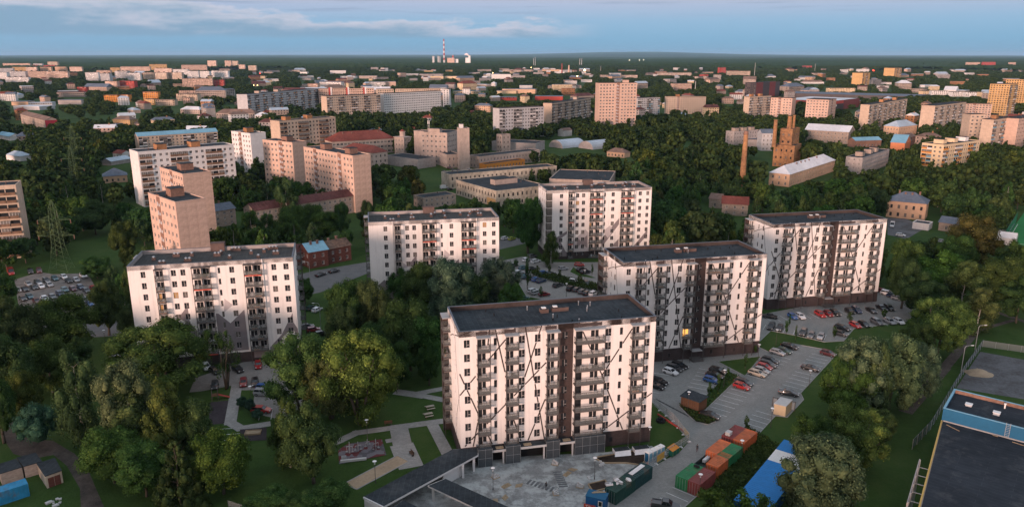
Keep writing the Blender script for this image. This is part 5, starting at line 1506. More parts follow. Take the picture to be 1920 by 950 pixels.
for i in range(9): # dark crossing by the front block
    a=(35.3+i*.62,163.2-i*.95); mk.quad((a[0],a[1],.03),(a[0]+.35,a[1]+.12,.03),(a[0]-.5,a[1]+1.9,.03),(a[0]-.85,a[1]+1.78,.03),1)
obj('parking_marking',mk.mesh('parking_marking',['line_white','asphalt']),kind='structure')
# ------------------------------------------------------------------ older buildings
WCOL={'concrete_pink':'white','panel_white':'white','brick_pale':'white'}
def gen_building(t):
    name,label,cat,x,y,ang,L,D,H,fl,wall,front,left,right,roof,ex=t
    dist=math.hypot(x,y); near=dist<470; single=dist<330
    root=thing(name,label,cat,(x,y,0),rad(ang)); rr=random.Random(label)
    zones=[(H+9,0)]
    mb=MB(); fh=(H-(1.6 if fl>4 else .5))/fl; wins=[]; logg=[]; pan=[]
    ww=ex.get('ww',1.5 if fl>4 else 1.1); wh=1.45 if fl>4 else min(1.7,fh*.5)
    if fl<=2 and H>7: wh=1.9
    if dist>700 and fl>4: ww=max(ww,1.9)
    def do(face,style):
        T,rz,W=FACES[face](L,D); cols=[]
        if style in('w','l'):
            sp=3.15 if fl>4 else 3.0
            n=max(1,int((W-1)/sp)); sp=(W-.8)/n
            stairs=[]
            if face=='F':
                for k in('stair','stair2'):
                    if k in ex: stairs.append(ex[k]*W)
            for i in range(n):
                u=.4+sp*(i+.5)
                if any(abs(u-s)<sp*.62 for s in stairs): continue
                lo=style=='l' and ('allog' in ex or i%6 in(0,1,5))
                hs=[]
                for f in range(fl):
                    z0=.9+(.7 if fl>4 else 0)+f*fh
                    if z0+wh>H-.3: continue
                    if lo: hs.append((z0-.75,z0+1.5)); logg.append((T,rz,u-sp*.46,z0-.75,sp*.92))
                    elif wd_ok: hs.append((z0,z0+wh)); wins.append((T,rz,u-ww/2,z0,ww,wh))
                if hs: cols.append((u-sp*.46,u+sp*.46,hs) if lo else (u-ww/2,u+ww/2,hs))
            for s in stairs:
                m=MB(); b0,b1=s-1.7,s+1.7
                for f in range(fl):
                    z0=.7+f*fh
                    for j in range(2):
                        a=j*1.55+(.15 if f%2 else .35); 
                        p=[T(b0+a,z0+.3,.05),T(b0+a+1.0,z0+.3,.05),T(b0+a+1.0,z0+1.9-j*.5,.05),T(b0+a,z0+1.9-j*.5,.05)]; m.quad(*p,1)
                q=[T(b0,0.2,.03),T(b1,.2,.03),T(b1,H+.5,.03),T(b0,H+.5,.03)]; m.quad(*q,0)
                obj('stair_strip',m.mesh('stair_strip',['brick_brown','panel_grey']),root)
        facade(mb,T,0,W,0,H,cols,zones,.24,mrev=0)
        if style=='l':
            pass
        if style=='p':
            nz=fl; nu=max(2,round(W/3.6))
            if near or dist<520:
                for i in range(nu):
                    for k in range(nz):
                        m=cached(('pp',round(W/nu,2),round(fh,2),wall),lambda:(lambda q:(q.box(.03,W/nu-.03,-.045,-.002,.03,fh-.03),q.mesh('panel',['panel_piece_white' if wall=='panel_white' else 'panel_piece']))[1])(MB()))
                        obj('panel',m,root,T(i*W/nu,.4+k*fh,0),rz)
    wd_ok=True
    for face,st in(('F',front),('L',left),('R',right),('B','w' if dist<500 else 'b')): do(face,st)
    flat=roof=='flat'
    if flat: mb.quad((0,0,H-.5),(L,0,H-.5),(L,D,H-.5),(0,D,H-.5),0)
    obj('wall',mb.mesh('wall',[wall]),root)
    sty=WCOL.get(wall,'white' if rr.random()<.7 else 'dark')
    if cat in('ruin',): sty='dark'
    if len(wins)<=290 and single:
        for (T,rz,u,z0,w_,h_) in wins:
            if cat=='ruin':
                continue
            lit=2 if (ex.get('lit') and u<2.5 and z0>3 and rz==0) else (1 if rr.random()<.25 else 0)
            if lit==2: ex.pop('lit')
            put_window(root,T,rz,u,z0,w_,h_,sty,pane=lit,sub=False)
    elif wins:
        m=MB()
        for (T,rz,u,z0,w_,h_) in wins:
            k=0 if rr.random()<.62 else 1
            m.quad(T(u,z0,-.16),T(u+w_,z0,-.16),T(u+w_,z0+h_,-.16),T(u,z0+h_,-.16),k)
            if dist<1100 and cat!='ruin':
                for a in(.0,.5,.92): m.quad(T(u+w_*a,z0,-.12),T(u+w_*a+.12,z0,-.12),T(u+w_*a+.12,z0+h_,-.12),T(u+w_*a,z0+h_,-.12),2)
                m.quad(T(u,z0,-.11),T(u+w_,z0,-.11),T(u+w_,z0+.12,-.11),T(u,z0+.12,-.11),2)
        obj('window',m.mesh('window',['glass_dark','glass_curtain','frame_white' if sty=='white' else 'frame_dark']),root,kind='stuff')
    if logg:
        lc=ex.get('loggia','balcony_slab'); lcs=[lc,'loggia_brown' if lc=='loggia_brown' else 'panel_white',['canopy_grey','roof_blue','paint_orange','panel_grey'][rr.randrange(4)] if lc!='loggia_brown' else 'loggia_brown']
        def lm(m,T,u,z0,w_,k):
            m.quad(T(u,z0,-.2),T(u+w_,z0,-.2),T(u+w_,z0+2.25,-.2),T(u,z0+2.25,-.2),3)
            a,b=(u,u+w_); p=[T(a,z0-.1,.55),T(b,z0-.1,.55),T(b,z0+.95,.55),T(a,z0+.95,.55)]; m.quad(*p,k)
            m.quad(T(a,z0-.1,0),T(a,z0-.1,.55),T(a,z0+.95,.55),T(a,z0+.95,0),k); m.quad(T(b,z0-.1,.55),T(b,z0-.1,0),T(b,z0+.95,0),T(b,z0+.95,.55),k); m.quad(T(a,z0-.1,0),T(b,z0-.1,0),T(b,z0-.1,.55),T(a,z0-.1,.55),0)
            m.quad(T(a,z0+.0,.55),T(b,z0+.0,.55),T(b,z0+.0,0),T(a,z0+.0,0),0)
            if rr.random()<.55:
                m.quad(T(a,z0+.95,.5),T(b,z0+.95,.5),T(b,z0+2.2,.5),T(a,z0+2.2,.5),4)
                for f in(.0,.33,.66,.96): m.quad(T(a+w_*f,z0+.95,.53),T(a+w_*f+.09,z0+.95,.53),T(a+w_*f+.09,z0+2.2,.53),T(a+w_*f,z0+2.2,.53),5)
        mats=lcs+['glass_dark','glass_curtain','frame_white']
        if single and len(logg)<290:
            I=lambda u,z,d:(u,-d,z)
            for (T,rz,u,z0,w_) in logg:
                m=MB(); lm(m,I,0,0,w_,rr.choice((0,0,1,2))); obj('loggia',m.mesh('loggia',mats),root,T(u,z0,0),rz)
        else:
            m=MB()
            for (T,rz,u,z0,w_) in logg: lm(m,T,u,z0,w_,rr.choice((0,0,1,2)))
            obj('loggia',m.mesh('loggia',mats),root,kind='stuff')
    rc=ex.get('roofcol','bitumen')
    if flat:
        m=MB(); m.box(.2,L-.2,.2,D-.2,H-.48,H-.34); obj('roof',m.mesh('roof',[rc]),root)
        m=MB(); 
        for a in((-.08,L+.08,-.08,.28),(-.08,L+.08,D-.28,D+.08),(-.08,.28,.28,D-.28),(L-.28,L+.08,.28,D-.28)): m.box(*a,H-.3,H+.02)
        obj('parapet',m.mesh('parapet',[wall if dist<700 else 'parapet_inner']),root)
        for i in range(int(L/9) if dist<800 else 0):
            q=MB(); q.tube((0,0,0),(0,0,rr.uniform(.6,1.3)),.22,n=6); obj('roof_vent',q.mesh('roof_vent',['brick_vent']),root,(rr.uniform(1,L-1),rr.uniform(1.5,D-1.5),H-.36))
    else:
        tr=ex.get('turn'); rh=(L if tr else D)*(.26 if roof=='gable' else .34)
        m=MB(); e=.45; LL,DD=L+e,D+e; h0=H-.05
        if roof=='gable':
            if tr: A=[(-e,-e),(LL,-e),(LL,DD),(-e,DD)]; r0,r1=(L/2,-e,H+rh),(L/2,DD,H+rh); m.quad((-e,-e,h0),r0,r1,(-e,DD,h0)); m.quad(r0,(LL,-e,h0),(LL,DD,h0),r1); m.poly([(0,0,H),(L,0,H),(L/2,0,H+rh-.2)],1); m.poly([(L,D,H),(0,D,H),(L/2,D,H+rh-.2)],1)
            else: r0,r1=(-e,D/2,H+rh),(LL,D/2,H+rh); m.quad((-e,-e,h0),(LL,-e,h0),r1,r0); m.quad((LL,DD,h0),(-e,DD,h0),r0,r1); m.poly([(0,D,H),(0,0,H),(0,D/2,H+rh-.2)],1); m.poly([(L,0,H),(L,D,H),(L,D/2,H+rh-.2)],1)
        else:
            k=min(L,D)/2; r0,r1=((k,D/2,H+rh),(L-k,D/2,H+rh)) if L>=D else ((L/2,k,H+rh),(L/2,D-k,H+rh))
            if L>=D: m.quad((-e,-e,h0),(LL,-e,h0),r1,r0); m.quad((LL,DD,h0),(-e,DD,h0),r0,r1); m.poly([(-e,DD,h0),(-e,-e,h0),r0]); m.poly([(LL,-e,h0),(LL,DD,h0),r1])
            else: m.poly([(-e,-e,h0),(LL,-e,h0),r0]); m.poly([(LL,DD,h0),(-e,DD,h0),r1]); m.quad((LL,-e,h0),(LL,DD,h0),r1,r0); m.quad((-e,DD,h0),(-e,-e,h0),r0,r1)
        m.quad((-e,DD,h0-.01),(LL,DD,h0-.01),(LL,-e,h0-.01),(-e,-e,h0-.01),1)
        ro=obj('roof',m.mesh('roof',[rc,wall]),root)
        if dist<560 and not tr:   # standing seams
            n=int(L/1.3); s=MB()
            for i in range(n+1):
                xx=L*i/n; k=0 if roof=='gable' else max(0,min(L,D)/2-xx,min(L,D)/2-(L-xx)); zz=H+rh*(1-k/(min(L,D)/2))
                if D/2-k>.3 and k<D/2: s.beam((xx,-e,h0+.05),(xx,D/2-k*0-.05 if k==0 else (D/2)*(1-k/(D/2)),(zz if k==0 else h0+rh*(1-k/(D/2)))+.04),.06,.07)
            obj('roof_seam',s.mesh('roof_seam',[rc]),ro,kind='stuff')
        for i in range(ex.get('chim',0)):
            q=MB(); h=rr.uniform(.9,1.5)+(0 if roof=='gable' else -.3); q.box(-.4,.4,-.3,.3,-2.5,h); q.box(-.48,.48,-.38,.38,h,h+.2)
            obj('chimney',q.mesh('chimney',['brick_brown' if rc!='roof_blue' else 'brick_vent']),ro,(L*(.15+.7*(i+.5)/ex['chim']),D/2+rr.choice((-1,1))*D*.12,H+rh*.75))
    for fx,mt in ex.get('heads',()):
        m=MB(); w_=min(5,L*.12+1.5); m.box(fx*L-w_/2,fx*L+w_/2,D*.3,D*.75,H-.4,H+2.6); m.box(fx*L-w_/2-.15,fx*L+w_/2+.15,D*.3-.15,D*.75+.15,H+2.6,H+2.8,1); obj('stair_head',m.mesh('stair_head',[mt,'bitumen']),root)
    if 'redstripes' in ex:
        for fx in(.18,.49,.8): m=MB(); m.box(fx*L,fx*L+2.6,-.3,-.02,1,H+1.5); m.box(fx*L+2.6,fx*L+5,-.2,-.02,1,H+2,1); obj('red_stripe',m.mesh('red_stripe',['paint_red','panel_white']),root)
    if 'redstrips' in ex:
        for i,(a,b) in enumerate(((.02,.28),(.56,.80))): m=MB(); m.box(a*L,b*L,-.35,-.02,0,H+.3); obj('facade_strip',m.mesh('facade_strip',['metal_maroon']),root)
    if 'rend' in ex: m=MB(); m.box(L+.01,L+.15,0,D,0,H); obj('end_wall',m.mesh('end_wall',[ex['rend']]),root)
    if 'yellow' in ex: m=MB(); m.box(L-9.5,L-.8,-.12,-.02,0,4.2); m.box(L-6.2,L-4.4,-.2,-.121,0,2.6,1); obj('painted_corner',m.mesh('painted_corner',['brick_yellow','tyre']),root)
    if 'cupola' in ex:
        m=MB(); m.tube((L/2,D/2,H-.3),(L/2,D/2,H+4.2),2.2,2.2,10); m.tube((L/2,D/2,H+4.2),(L/2,D/2,H+4.6),2.7,2.7,10); m.tube((L/2,D/2,H+4.6),(L/2,D/2,H+6.2),2.3,.4,10,1); obj('cupola',m.mesh('cupola',[wall,'roof_red']),root)
        m=MB(); m.box(-.5,L+.5,-.5,D+.5,H-.28,H+.4); obj('cornice',m.mesh('cornice',[wall]),root)
    return root
BN={}
for t in DATA['BLD']:
    t=list(t)
    if t[2]=='ruin': t[10]='brick_ruin'
    BN[t[1]]=gen_building(t)
# writing on the mall front: white letters and a red board
mall=BN['shopping mall with a white roof and dark red walls']
bd=MB(); bd.box(4,44,-1.2,-.1,9.5,13.5); obj('sign_board',bd.mesh('sign_board',['paint_red']),mall)
bd=MB(); bd.box(2,46,-.9,-.08,.5,9.3); obj('dark_front',bd.mesh('dark_front',['metal_dark']),mall)
lettering('sign_letters','RIGA',5.0,.1,'white_plastic',mall,(6,-1.4,5.4),(math.pi/2,0,0))
# ------------------------------------------------------------------ far blocks: wall, roof, windows each
by={}
for f in DATA['FAR']: by.setdefault(f[5],[]).append(f)
CN={'concrete_pink':'pink','panel_grey':'grey','concrete_beige':'beige','paint_red':'red','brick_yellow':'yellow','plaster_peach':'peach','panel_white':'white','paint_orange':'orange','plaster_grey':'grey','plaster_pinkish':'pale pink','plaster_cream':'cream','white_roof':'white','roof_paleblue':'pale blue','brick_orange':'orange','brick_pale':'pale brown'}
PH={'far_block':'among the housing blocks far left','far_tower':'among the four slender far left towers','far_house':'among the scattered far town buildings','industrial_shed':'among the far industrial sheds'}
def angf(x,nm): return rad({'far_block':6,'far_tower':20,'far_house':15,'industrial_shed':-4}[nm]+ (hash_((x,nm))%7-3)*3)
def hash_(k): return int(abs(k[0])*13.7)
for nm,lst in by.items():
    lst.sort(key=lambda f:sx(f[0],f[1]))
    for i,(x,y,L,h,wall,_) in enumerate(lst):
        rr=random.Random(i*7+len(lst)); D=12 if nm!='industrial_shed' else rr.uniform(14,30); fl=max(1,int(h/3))
        kind='block' if nm=='far_block' else 'tower' if nm=='far_tower' else 'building' if nm=='far_house' else 'shed'
        root=thing(nm,f"{CN[wall]} {kind}, {ordinal(i)} from the left {PH[nm]}",'building',(x,y,0),rad(rr.uniform(-14,16)),{'far_block':'far housing blocks','far_tower':'far towers','far_house':'far town buildings','industrial_shed':'far industrial sheds'}[nm])
        m=MB(); m.box(-L/2,L/2,0,D,0,h); obj('wall',m.mesh('wall',[wall if 'roof' not in wall else 'panel_grey']),root)
        m=MB(); m.box(-L/2-.2,L/2+.2,-.2,D+.2,h,h+.5)
        if nm=='far_block' and L>30:
            for q in np.arange(-L/2+8,L/2-6,16): m.box(q,q+4,4,8,h+.5,h+2.8)
        obj('roof',m.mesh('roof',[wall if 'roof' in wall else 'roof_greyblue' if nm=='industrial_shed' else 'parapet_inner']),root)
        m=MB(); n=max(2,int(L/3.4)); fh=h/fl
        for a in range(n):
            for f in range(fl):
                if nm in('industrial_shed',) and f==0 and fl>1: continue
                u=-L/2+L*(a+.5)/n; z0=.9+f*fh; k=0 if rr.random()<.6 else 1
                if rr.random()<.9: m.quad((u-1,-.06,z0),(u+1,-.06,z0),(u+1,-.06,z0+fh*.55),(u-1,-.06,z0+fh*.55),k)
        if nm!='industrial_shed' or rr.random()<.5:
            if m.f: obj('window',m.mesh('window',['glass_dark','glass_curtain']),root,kind='stuff')

# low houses, workshops and sheds that fill the town between the blocks
FOOT=[(t[3],t[4],math.cos(rad(t[5])),math.sin(rad(t[5])),t[6],t[7]) for t in DATA['BLD']]+[(f[0]-f[2]/2,f[1],1,0,f[2],20) for f in DATA['FAR']]
TOWN=[]; tr=random.Random(31)
def town_free(x,y,r):
    for ox,oy,ca,sa,L,D in FOOT:
        dx,dy=x-ox,y-oy; u=dx*ca+dy*sa; v=-dx*sa+dy*ca
        if -r<u<L+r and -r<v<D+r: return False
    return all((x-a)**2+(y-b)**2>(r+c)**2 for a,b,c in TOWN)
for bn,(y0,y1,n) in zip(('nearest','second','third','fourth','farthest'),((640,950,34),(950,1400,62),(1400,2000,80),(2000,2900,86),(2900,4250,90))):
    lst=[]; k=0
    while len(lst)<n and k<6000:
        k+=1; y=tr.uniform(y0,y1); x=y*tr.uniform(-.69,.69)
        if y<950 and -.1<x/y<.35: continue
        big=y>1400 and tr.random()<.55; L=tr.uniform(22,60) if big else tr.uniform(11,24); D=tr.uniform(14,26) if big else tr.uniform(9,13); h=(tr.uniform(5,9) if tr.random()<.7 else tr.uniform(12,16)) if big else tr.choice((4.5,6.5,9,12))
        if not town_free(x,y,L*.62): continue
        TOWN.append((x,y,L*.62)); lst.append((x,y,L,D,h,big))
    lst.sort(key=lambda t:sx(t[0],t[1]))
    for i,(x,y,L,D,h,big) in enumerate(lst):
        wl=tr.choice(('plaster_peach','plaster_cream','concrete_pink','panel_white','brick_pale','plaster_pinkish','plaster_grey','panel_white','brick_orange')); rc=tr.choice(('roof_brown','roof_red','roof_greyblue','roof_paleblue','roof_darkred','white_roof','roof_greyblue')); a=rad(tr.choice((-45,42,-12,15,38))+tr.uniform(-8,8)); flat=big and tr.random()<.6
        root=thing('workshop_hall' if big else 'town_house',f"{CN.get(wl,'grey')} {'hall' if big else 'house'}, {ordinal(i)} from left in the {bn} belt of low town roofs",'building',(x,y,0),a,f"low town roofs, {bn} belt")
        m=MB(); m.box(-L/2,L/2,0,D,0,h); obj('wall',m.mesh('wall',[wl]),root)
        m=MB(); e=.5; A=(-L/2-e,-e,h-.02);B=(L/2+e,-e,h-.02);C_=(L/2+e,D+e,h-.02);D_=(-L/2-e,D+e,h-.02)
        if flat: m.box(-L/2-.2,L/2+.2,-.2,D+.2,h,h+.5)
        else:
            rh=D*.3; ins=0 if tr.random()<.5 else D*.45; p=(-L/2-e+ins,D/2,h+rh); q=(L/2+e-ins,D/2,h+rh); m.quad(A,B,q,p); m.quad(C_,D_,p,q); m.poly([D_,A,p]); m.poly([B,C_,q]); m.quad(D_,C_,B,A)
        obj('roof',m.mesh('roof',[rc]),root)
        if not big and y<1600:
            m=MB(); m.box(-.5,.5,-.4,.4,0,2.2); obj('chimney',m.mesh('chimney',['brick_orange']),root,(L*.2,D*.45,h+D*.2))
        m=MB(); fl=max(1,int(h/3)); n_=max(2,int(L/3.2))
        for s_ in range(n_):
            for f in range(fl):
                u=-L/2+L*(s_+.5)/n_; z0=.9+f*h/fl; w2=.75 if not big else 1.2; m.quad((u-w2,-.05,z0),(u+w2,-.05,z0),(u+w2,-.05,z0+1.4),(u-w2,-.05,z0+1.4),tr.random()<.3)
        for f in range(fl): 
            for s_ in range(2): u=D*(s_+.5)/2; z0=.9+f*h/fl; m.quad((-L/2-.05,u+.7,z0),(-L/2-.05,u-.7,z0),(-L/2-.05,u-.7,z0+1.4),(-L/2-.05,u+.7,z0+1.4))
        obj('window',m.mesh('window',['glass_dark','glass_curtain']),root,kind='stuff')
        FOOT.append((x-L/2*math.cos(a),y-L/2*math.sin(a),math.cos(a),math.sin(a),L,D)); DATA['FAR']+=((x,y,L*.9,h,wl,''),)
# ------------------------------------------------------------------ trees
def np_mesh(name,V,Q,mats,mi=None):
    me=bpy.data.meshes.new(name); me.vertices.add(len(V)); me.vertices.foreach_set('co',np.asarray(V,np.float32).ravel()); n=len(Q)
    me.loops.add(n*4); me.loops.foreach_set('vertex_index',np.asarray(Q,np.int32).ravel()); me.polygons.add(n); me.polygons.foreach_set('loop_start',np.arange(n,dtype=np.int32)*4)
    for m in mats: me.materials.append(MATS[m])
    if mi is not None: me.polygons.foreach_set('material_index',np.asarray(mi,np.int32))
    me.update(calc_edges=True); return me
def unit(n,rg):
    v=rg.normal(size=(n,3)); return v/np.linalg.norm(v,axis=1)[:,None]
def crown(kind,n,leaf,seed,mat_='leaf'):
    rg=np.random.default_rng(seed); C=[];Rr=[]
    if kind in 'LA':
        C.append((0,0,.54));Rr.append(.26)
        for d in unit(40,rg): s=rg.uniform(.70,1.03); C.append((d[0]*.36*s,d[1]*.36*s,.53+d[2]*.38*s)); Rr.append(rg.uniform(.07,.15))
    elif kind=='W':
        C.append((0,0,.48));Rr.append(.28)
        for d in unit(58,rg): s=rg.uniform(.85,1.02); C.append((d[0]*.41*s,d[1]*.41*s,.50+d[2]*.41*s)); Rr.append(rg.uniform(.06,.125))
    elif kind=='P':
        C.append((0,0,.48));Rr.append(.32)
        for i in range(64):
            a=rg.uniform(0,6.28); z=rg.uniform(.10,.93); e=math.sqrt(max(.03,1-((z-.48)/.5)**2)); rr=.41*e*rg.uniform(.6,1.0); C.append((rr*math.cos(a),rr*math.sin(a),z)); Rr.append(rg.uniform(.07,.14))
    elif kind=='B':
        for i in range(30):
            z=.16+.8*(i+.5)/30; e=.46*math.sin(math.pi*min(1,(z-.05)/.97)**.8)**.75; a=rg.uniform(0,6.28); rr=e*rg.uniform(.35,.85); C.append((rr*math.cos(a),rr*math.sin(a),z)); Rr.append(rg.uniform(.09,.15)*(1.15-z*.45))
    elif kind=='S':
        for i in range(13):
            t=i/13; z=.06+.92*t; r=.48*(1-t)**.85+.02
            for k in range(int(4+8*(1-t))): a=rg.uniform(0,6.28); q=rg.uniform(.45,.95); C.append((r*q*math.cos(a),r*q*math.sin(a),z-.05*q)); Rr.append(.035+.085*(1-t))
    elif kind=='U':
        C.append((0,0,.35));Rr.append(.34)
        for d in unit(30,rg): C.append((d[0]*.38,d[1]*.38,.42+abs(d[2])*.40-.12*(d[2]<0))); Rr.append(rg.uniform(.09,.17))
    elif kind=='O':
        for i in range(26): a=rg.uniform(0,6.28); z=rg.uniform(.25,.95); rr=rg.uniform(.05,.36); C.append((rr*math.cos(a),rr*math.sin(a),z)); Rr.append(rg.uniform(.06,.12))
    else: # Y
        for i in range(12): a=rg.uniform(0,6.28); z=.28+.68*(i+.5)/12; rr=.30*math.sin(math.pi*(z-.2)/.85)*rg.uniform(.2,1); C.append((rr*math.cos(a),rr*math.sin(a),z)); Rr.append(rg.uniform(.11,.18))
    C=np.array(C);Rr=np.array(Rr); p=Rr**2/np.sum(Rr**2)
    m=int(n*1.7); li=rg.choice(len(C),m,p=p); d=unit(m,rg)
    if kind in 'LAWPU': d[:,2]=np.where(d[:,2]<-.35,-d[:,2],d[:,2])
    pos=C[li]+d*(Rr[li]*rg.uniform(.70,1.20,m))[:,None]
    # drop leaves buried in other clumps
    keep=np.ones(m,bool)
    for c,r in zip(C,Rr): keep&=(np.linalg.norm(pos-c,axis=1)>r*.74)
    pos,d=pos[keep][:n],d[keep][:n]; k=len(pos)
    if kind in 'BW': pos[:,2]-=rg.exponential(.022 if kind=='B' else .012,k)
    pos[:,2]=np.maximum(pos[:,2],.02)
    nr=d*1.25+unit(k,rg)*.5+np.array([0,0,.3]); nr/=np.linalg.norm(nr,axis=1)[:,None]
    t=np.cross(nr,unit(k,rg)); t/=np.linalg.norm(t,axis=1)[:,None]; b=np.cross(nr,t); s=leaf*rg.uniform(.55,1.35,k)[:,None]
    if kind=='B': b*=1.5
    V=np.stack([pos-t*s*.5,pos-b*s*.55+nr*s*.1,pos+t*s*.5,pos+b*s*.55],1).reshape(-1,3); Q=np.arange(k*4).reshape(-1,4)
    # inner mass that stops the sky from showing through the middle
    CV=[];CQ=[]; base=len(V)
    for c,r in zip(C,Rr):
        if kind in 'OY' and rg.random()<.75: continue
        r=r*.74; o=base+len(CV); nu,nv=6,4
        for j in range(nv+1):
            th=math.pi*j/nv
            for i in range(nu): ph=2*math.pi*i/nu+j*.4; q=r*rg.uniform(.85,1.12); CV.append((c[0]+q*math.sin(th)*math.cos(ph),c[1]+q*math.sin(th)*math.sin(ph),max(.01,c[2]+q*math.cos(th))))
        for j in range(nv):
            for i in range(nu): CQ.append((o+j*nu+i,o+(j+1)*nu+i,o+(j+1)*nu+(i+1)%nu,o+j*nu+(i+1)%nu))
    if CV: V=np.concatenate([V,np.array(CV)]); Q=np.concatenate([Q,np.array(CQ)])
    return np_mesh('crown',V,Q,[mat_])
def trunk(kind,seed):
    rg=random.Random(seed); m=MB(); r=.016 if kind in'BSY' else .025
    if kind in 'OW':
        for i in range(4 if kind=='O' else 3):
            a=rg.uniform(0,6.28); p=Vector((.02*math.cos(a),.02*math.sin(a),0)); q=p+Vector((.10*math.cos(a),.10*math.sin(a),.38)); s=q+Vector((.10*math.cos(a+.4),.10*math.sin(a+.4),.35)); m.tube(p,q,r*.8,r*.55,6); m.tube(q,s,r*.55,r*.18,5)
            for j in range(3): e=q+(s-q)*rg.uniform(0,.7); a2=rg.uniform(0,6.28); m.tube(e,e+Vector((.13*math.cos(a2),.13*math.sin(a2),.16)),r*.3,r*.08,4)
    else:
        p=Vector((0,0,-.01)); hgt=.82 if kind in'BSY' else .62; n=5; pr=r
        for i in range(n):
            q=Vector((rg.uniform(-.012,.012),rg.uniform(-.012,.012),hgt*(i+1)/n)); r2=r*(1-.82*(i+1)/n); m.tube(p,q,pr,r2,7); 
            if i>=1:
                for j in range(3): a=rg.uniform(0,6.28); l=.07 if kind in'BY' else .15; m.tube(q,q+Vector((l*math.cos(a),l*math.sin(a),l*.8)),r2*.6,r2*.12,4)
            p,pr=q,r2
    return m.mesh('trunk',['bark_birch' if kind in'B' else 'bark'],True)
HEROK={'L':(5,13000,.020),'W':(3,16000,.0165),'P':(3,12000,.019),'B':(3,9500,.017),'S':(1,5200,.024),'U':(1,4200,.026),'O':(1,2200,.022),'Y':(3,650,.06),'A':(1,11000,.020)}
MIDK={'L':(4,1500,.056),'B':(2,1300,.042),'S':(1,1200,.045),'A':(2,1400,.056)}
CR={('h',k):[crown(k,n,l,100+i*7+ord(k)) for i in range(c)] for k,(c,n,l) in HEROK.items()}
CR.update({('m',k):[crown(k,n,l,300+i*7+ord(k)) for i in range(c)] for k,(c,n,l) in MIDK.items()})
TR={k:[trunk(k,i*3+ord(k)) for i in range(2)] for k in 'LWPBSUOYA'}
TCOL={'L':(.051,.088,.032),'W':(.084,.122,.042),'P':(.080,.122,.074),'B':(.060,.096,.036),'S':(.052,.086,.030),'U':(.052,.104,.074),'O':(.050,.076,.032),'Y':(.050,.088,.030),'A':(.070,.084,.027)}
TNAME={'L':('broadleaf_tree','dark green broadleaf'),'W':('willow_tree','olive green round willow'),'P':('poplar_tree','silvery leaved poplar'),'B':('birch_tree','yellowish birch'),'S':('spruce_tree','pointed spruce'),'U':('willow_bush','round grey green bush'),'O':('open_tree','thin open crowned tree'),'Y':('young_tree','slender young tree'),'A':('autumn_tree','golden brown tree')}
LM=[('beside the dirt track at lower left',(-75,135)),('round the gravel car park',(-135,210)),('left of the pylon',(-215,280)),('before the left white block',(-62,150)),('by the playground lawn',(-42,128)),('between front and left white blocks',(-22,172)),('before the second left white block',(-18,205)),('on the hedge lot',(18,215)),('by the far right white block lot',(95,210)),('on the paver lot islands',(52,172)),('right of the paver lot',(78,158)),('beside the blue roofed site cabins',(62,128)),('in the wood right of the rear block',(135,215)),('by the football pitch',(190,290)),('at the bottom edge',(30,112)),('behind the rear right block',(120,330)),('around the tall brick chimney',(120,430)),('left of the zigzag rear block',(-5,310)),('behind the brick street houses',(-75,320)),('before the stepped pink towers',(-170,260)),('around the long white panel block',(-230,390)),('by the big pink block',(-120,410)),('around the peeling depot',(20,400)),('on the slope before the brick ruin',(170,400)),('left among the cottages',(-300,480)),('near the hip roofed house',(215,370)),('by the long white roofed house',(240,480)),('in the wood at far right',(320,450)),('around the red roofed factory',(-80,520)),('by the metal hangars',(60,560)),('at the far left edge',(-330,380)),('near the cream apartment house',(350,560)),('around the plain grey houses',(220,640)),('behind the blue roofed block',(-300,700))]
items=[]
for (x,y,h,w_,s) in DATA['HERO']: items.append((x,y,h,w_,s,'h'))
# woods and garden trees: random, but never on paving, in a house, or where they would close a view the photo shows open
def inpoly(x,y,P):
    r=False; j=len(P)-1
    for i in range(len(P)):
        if (P[i][1]>y)!=(P[j][1]>y) and x<(P[j][0]-P[i][0])*(y-P[i][1])/(P[j][1]-P[i][1])+P[i][0]: r=not r
        j=i
    return r
def hull(ps):
    ps=sorted(ps)
    def cr(o,a,b): return (a[0]-o[0])*(b[1]-o[1])-(a[1]-o[1])*(b[0]-o[0])
    def half(q):
        h=[]
        for p in q:
            while len(h)>=2 and cr(h[-2],h[-1],p)<=0: h.pop()
            h.append(p)
        return h[:-1]
    return half(ps)+half(ps[::-1])
SOLID=[(x,y,math.cos(rad(a)),math.sin(rad(a)),41,16,28.4) for k,x,y,a in DATA['MAIN']]+[(t[3],t[4],math.cos(rad(t[5])),math.sin(rad(t[5])),t[6],t[7],t[8]) for t in DATA['BLD']]
VIEW=[]
for ox,oy,ca,sa,L,D,h in SOLID:
    lo=h*(0 if h==28.4 else .12 if h in(16,27.5) else .42 if h>20 else .3)
    q=[(ox+u*ca-v*sa,oy+u*sa+v*ca,z) for u,v,z in((0,0,lo),(L,0,lo),(L,0,h),(L,D,h),(0,D,h),(0,D,lo))]
    H_=hull([(p[0]/p[1],(p[2]-80)/p[1]) for p in q]); VIEW.append((H_,math.hypot(ox+L/2*ca,oy+L/2*sa),min(p[0] for p in H_),max(p[0] for p in H_),min(p[1] for p in H_),max(p[1] for p in H_)))
LOW=[t[6]<10 for t in SOLID]+[False]*3+[False]
OPEN=[DATA['POLY'][k] for k in('lot_pavers_G','lot_pavers_F','lot_pavers_D','lot_pavers_B','yard','gravel_lot','street','bare_lot','house_yard','football_pitch')]
OB=[(P,min(p[0] for p in P),max(p[0] for p in P),min(p[1] for p in P),max(p[1] for p in P)) for P in OPEN+list(DATA['CLEAR'])]; NO=len(OPEN)
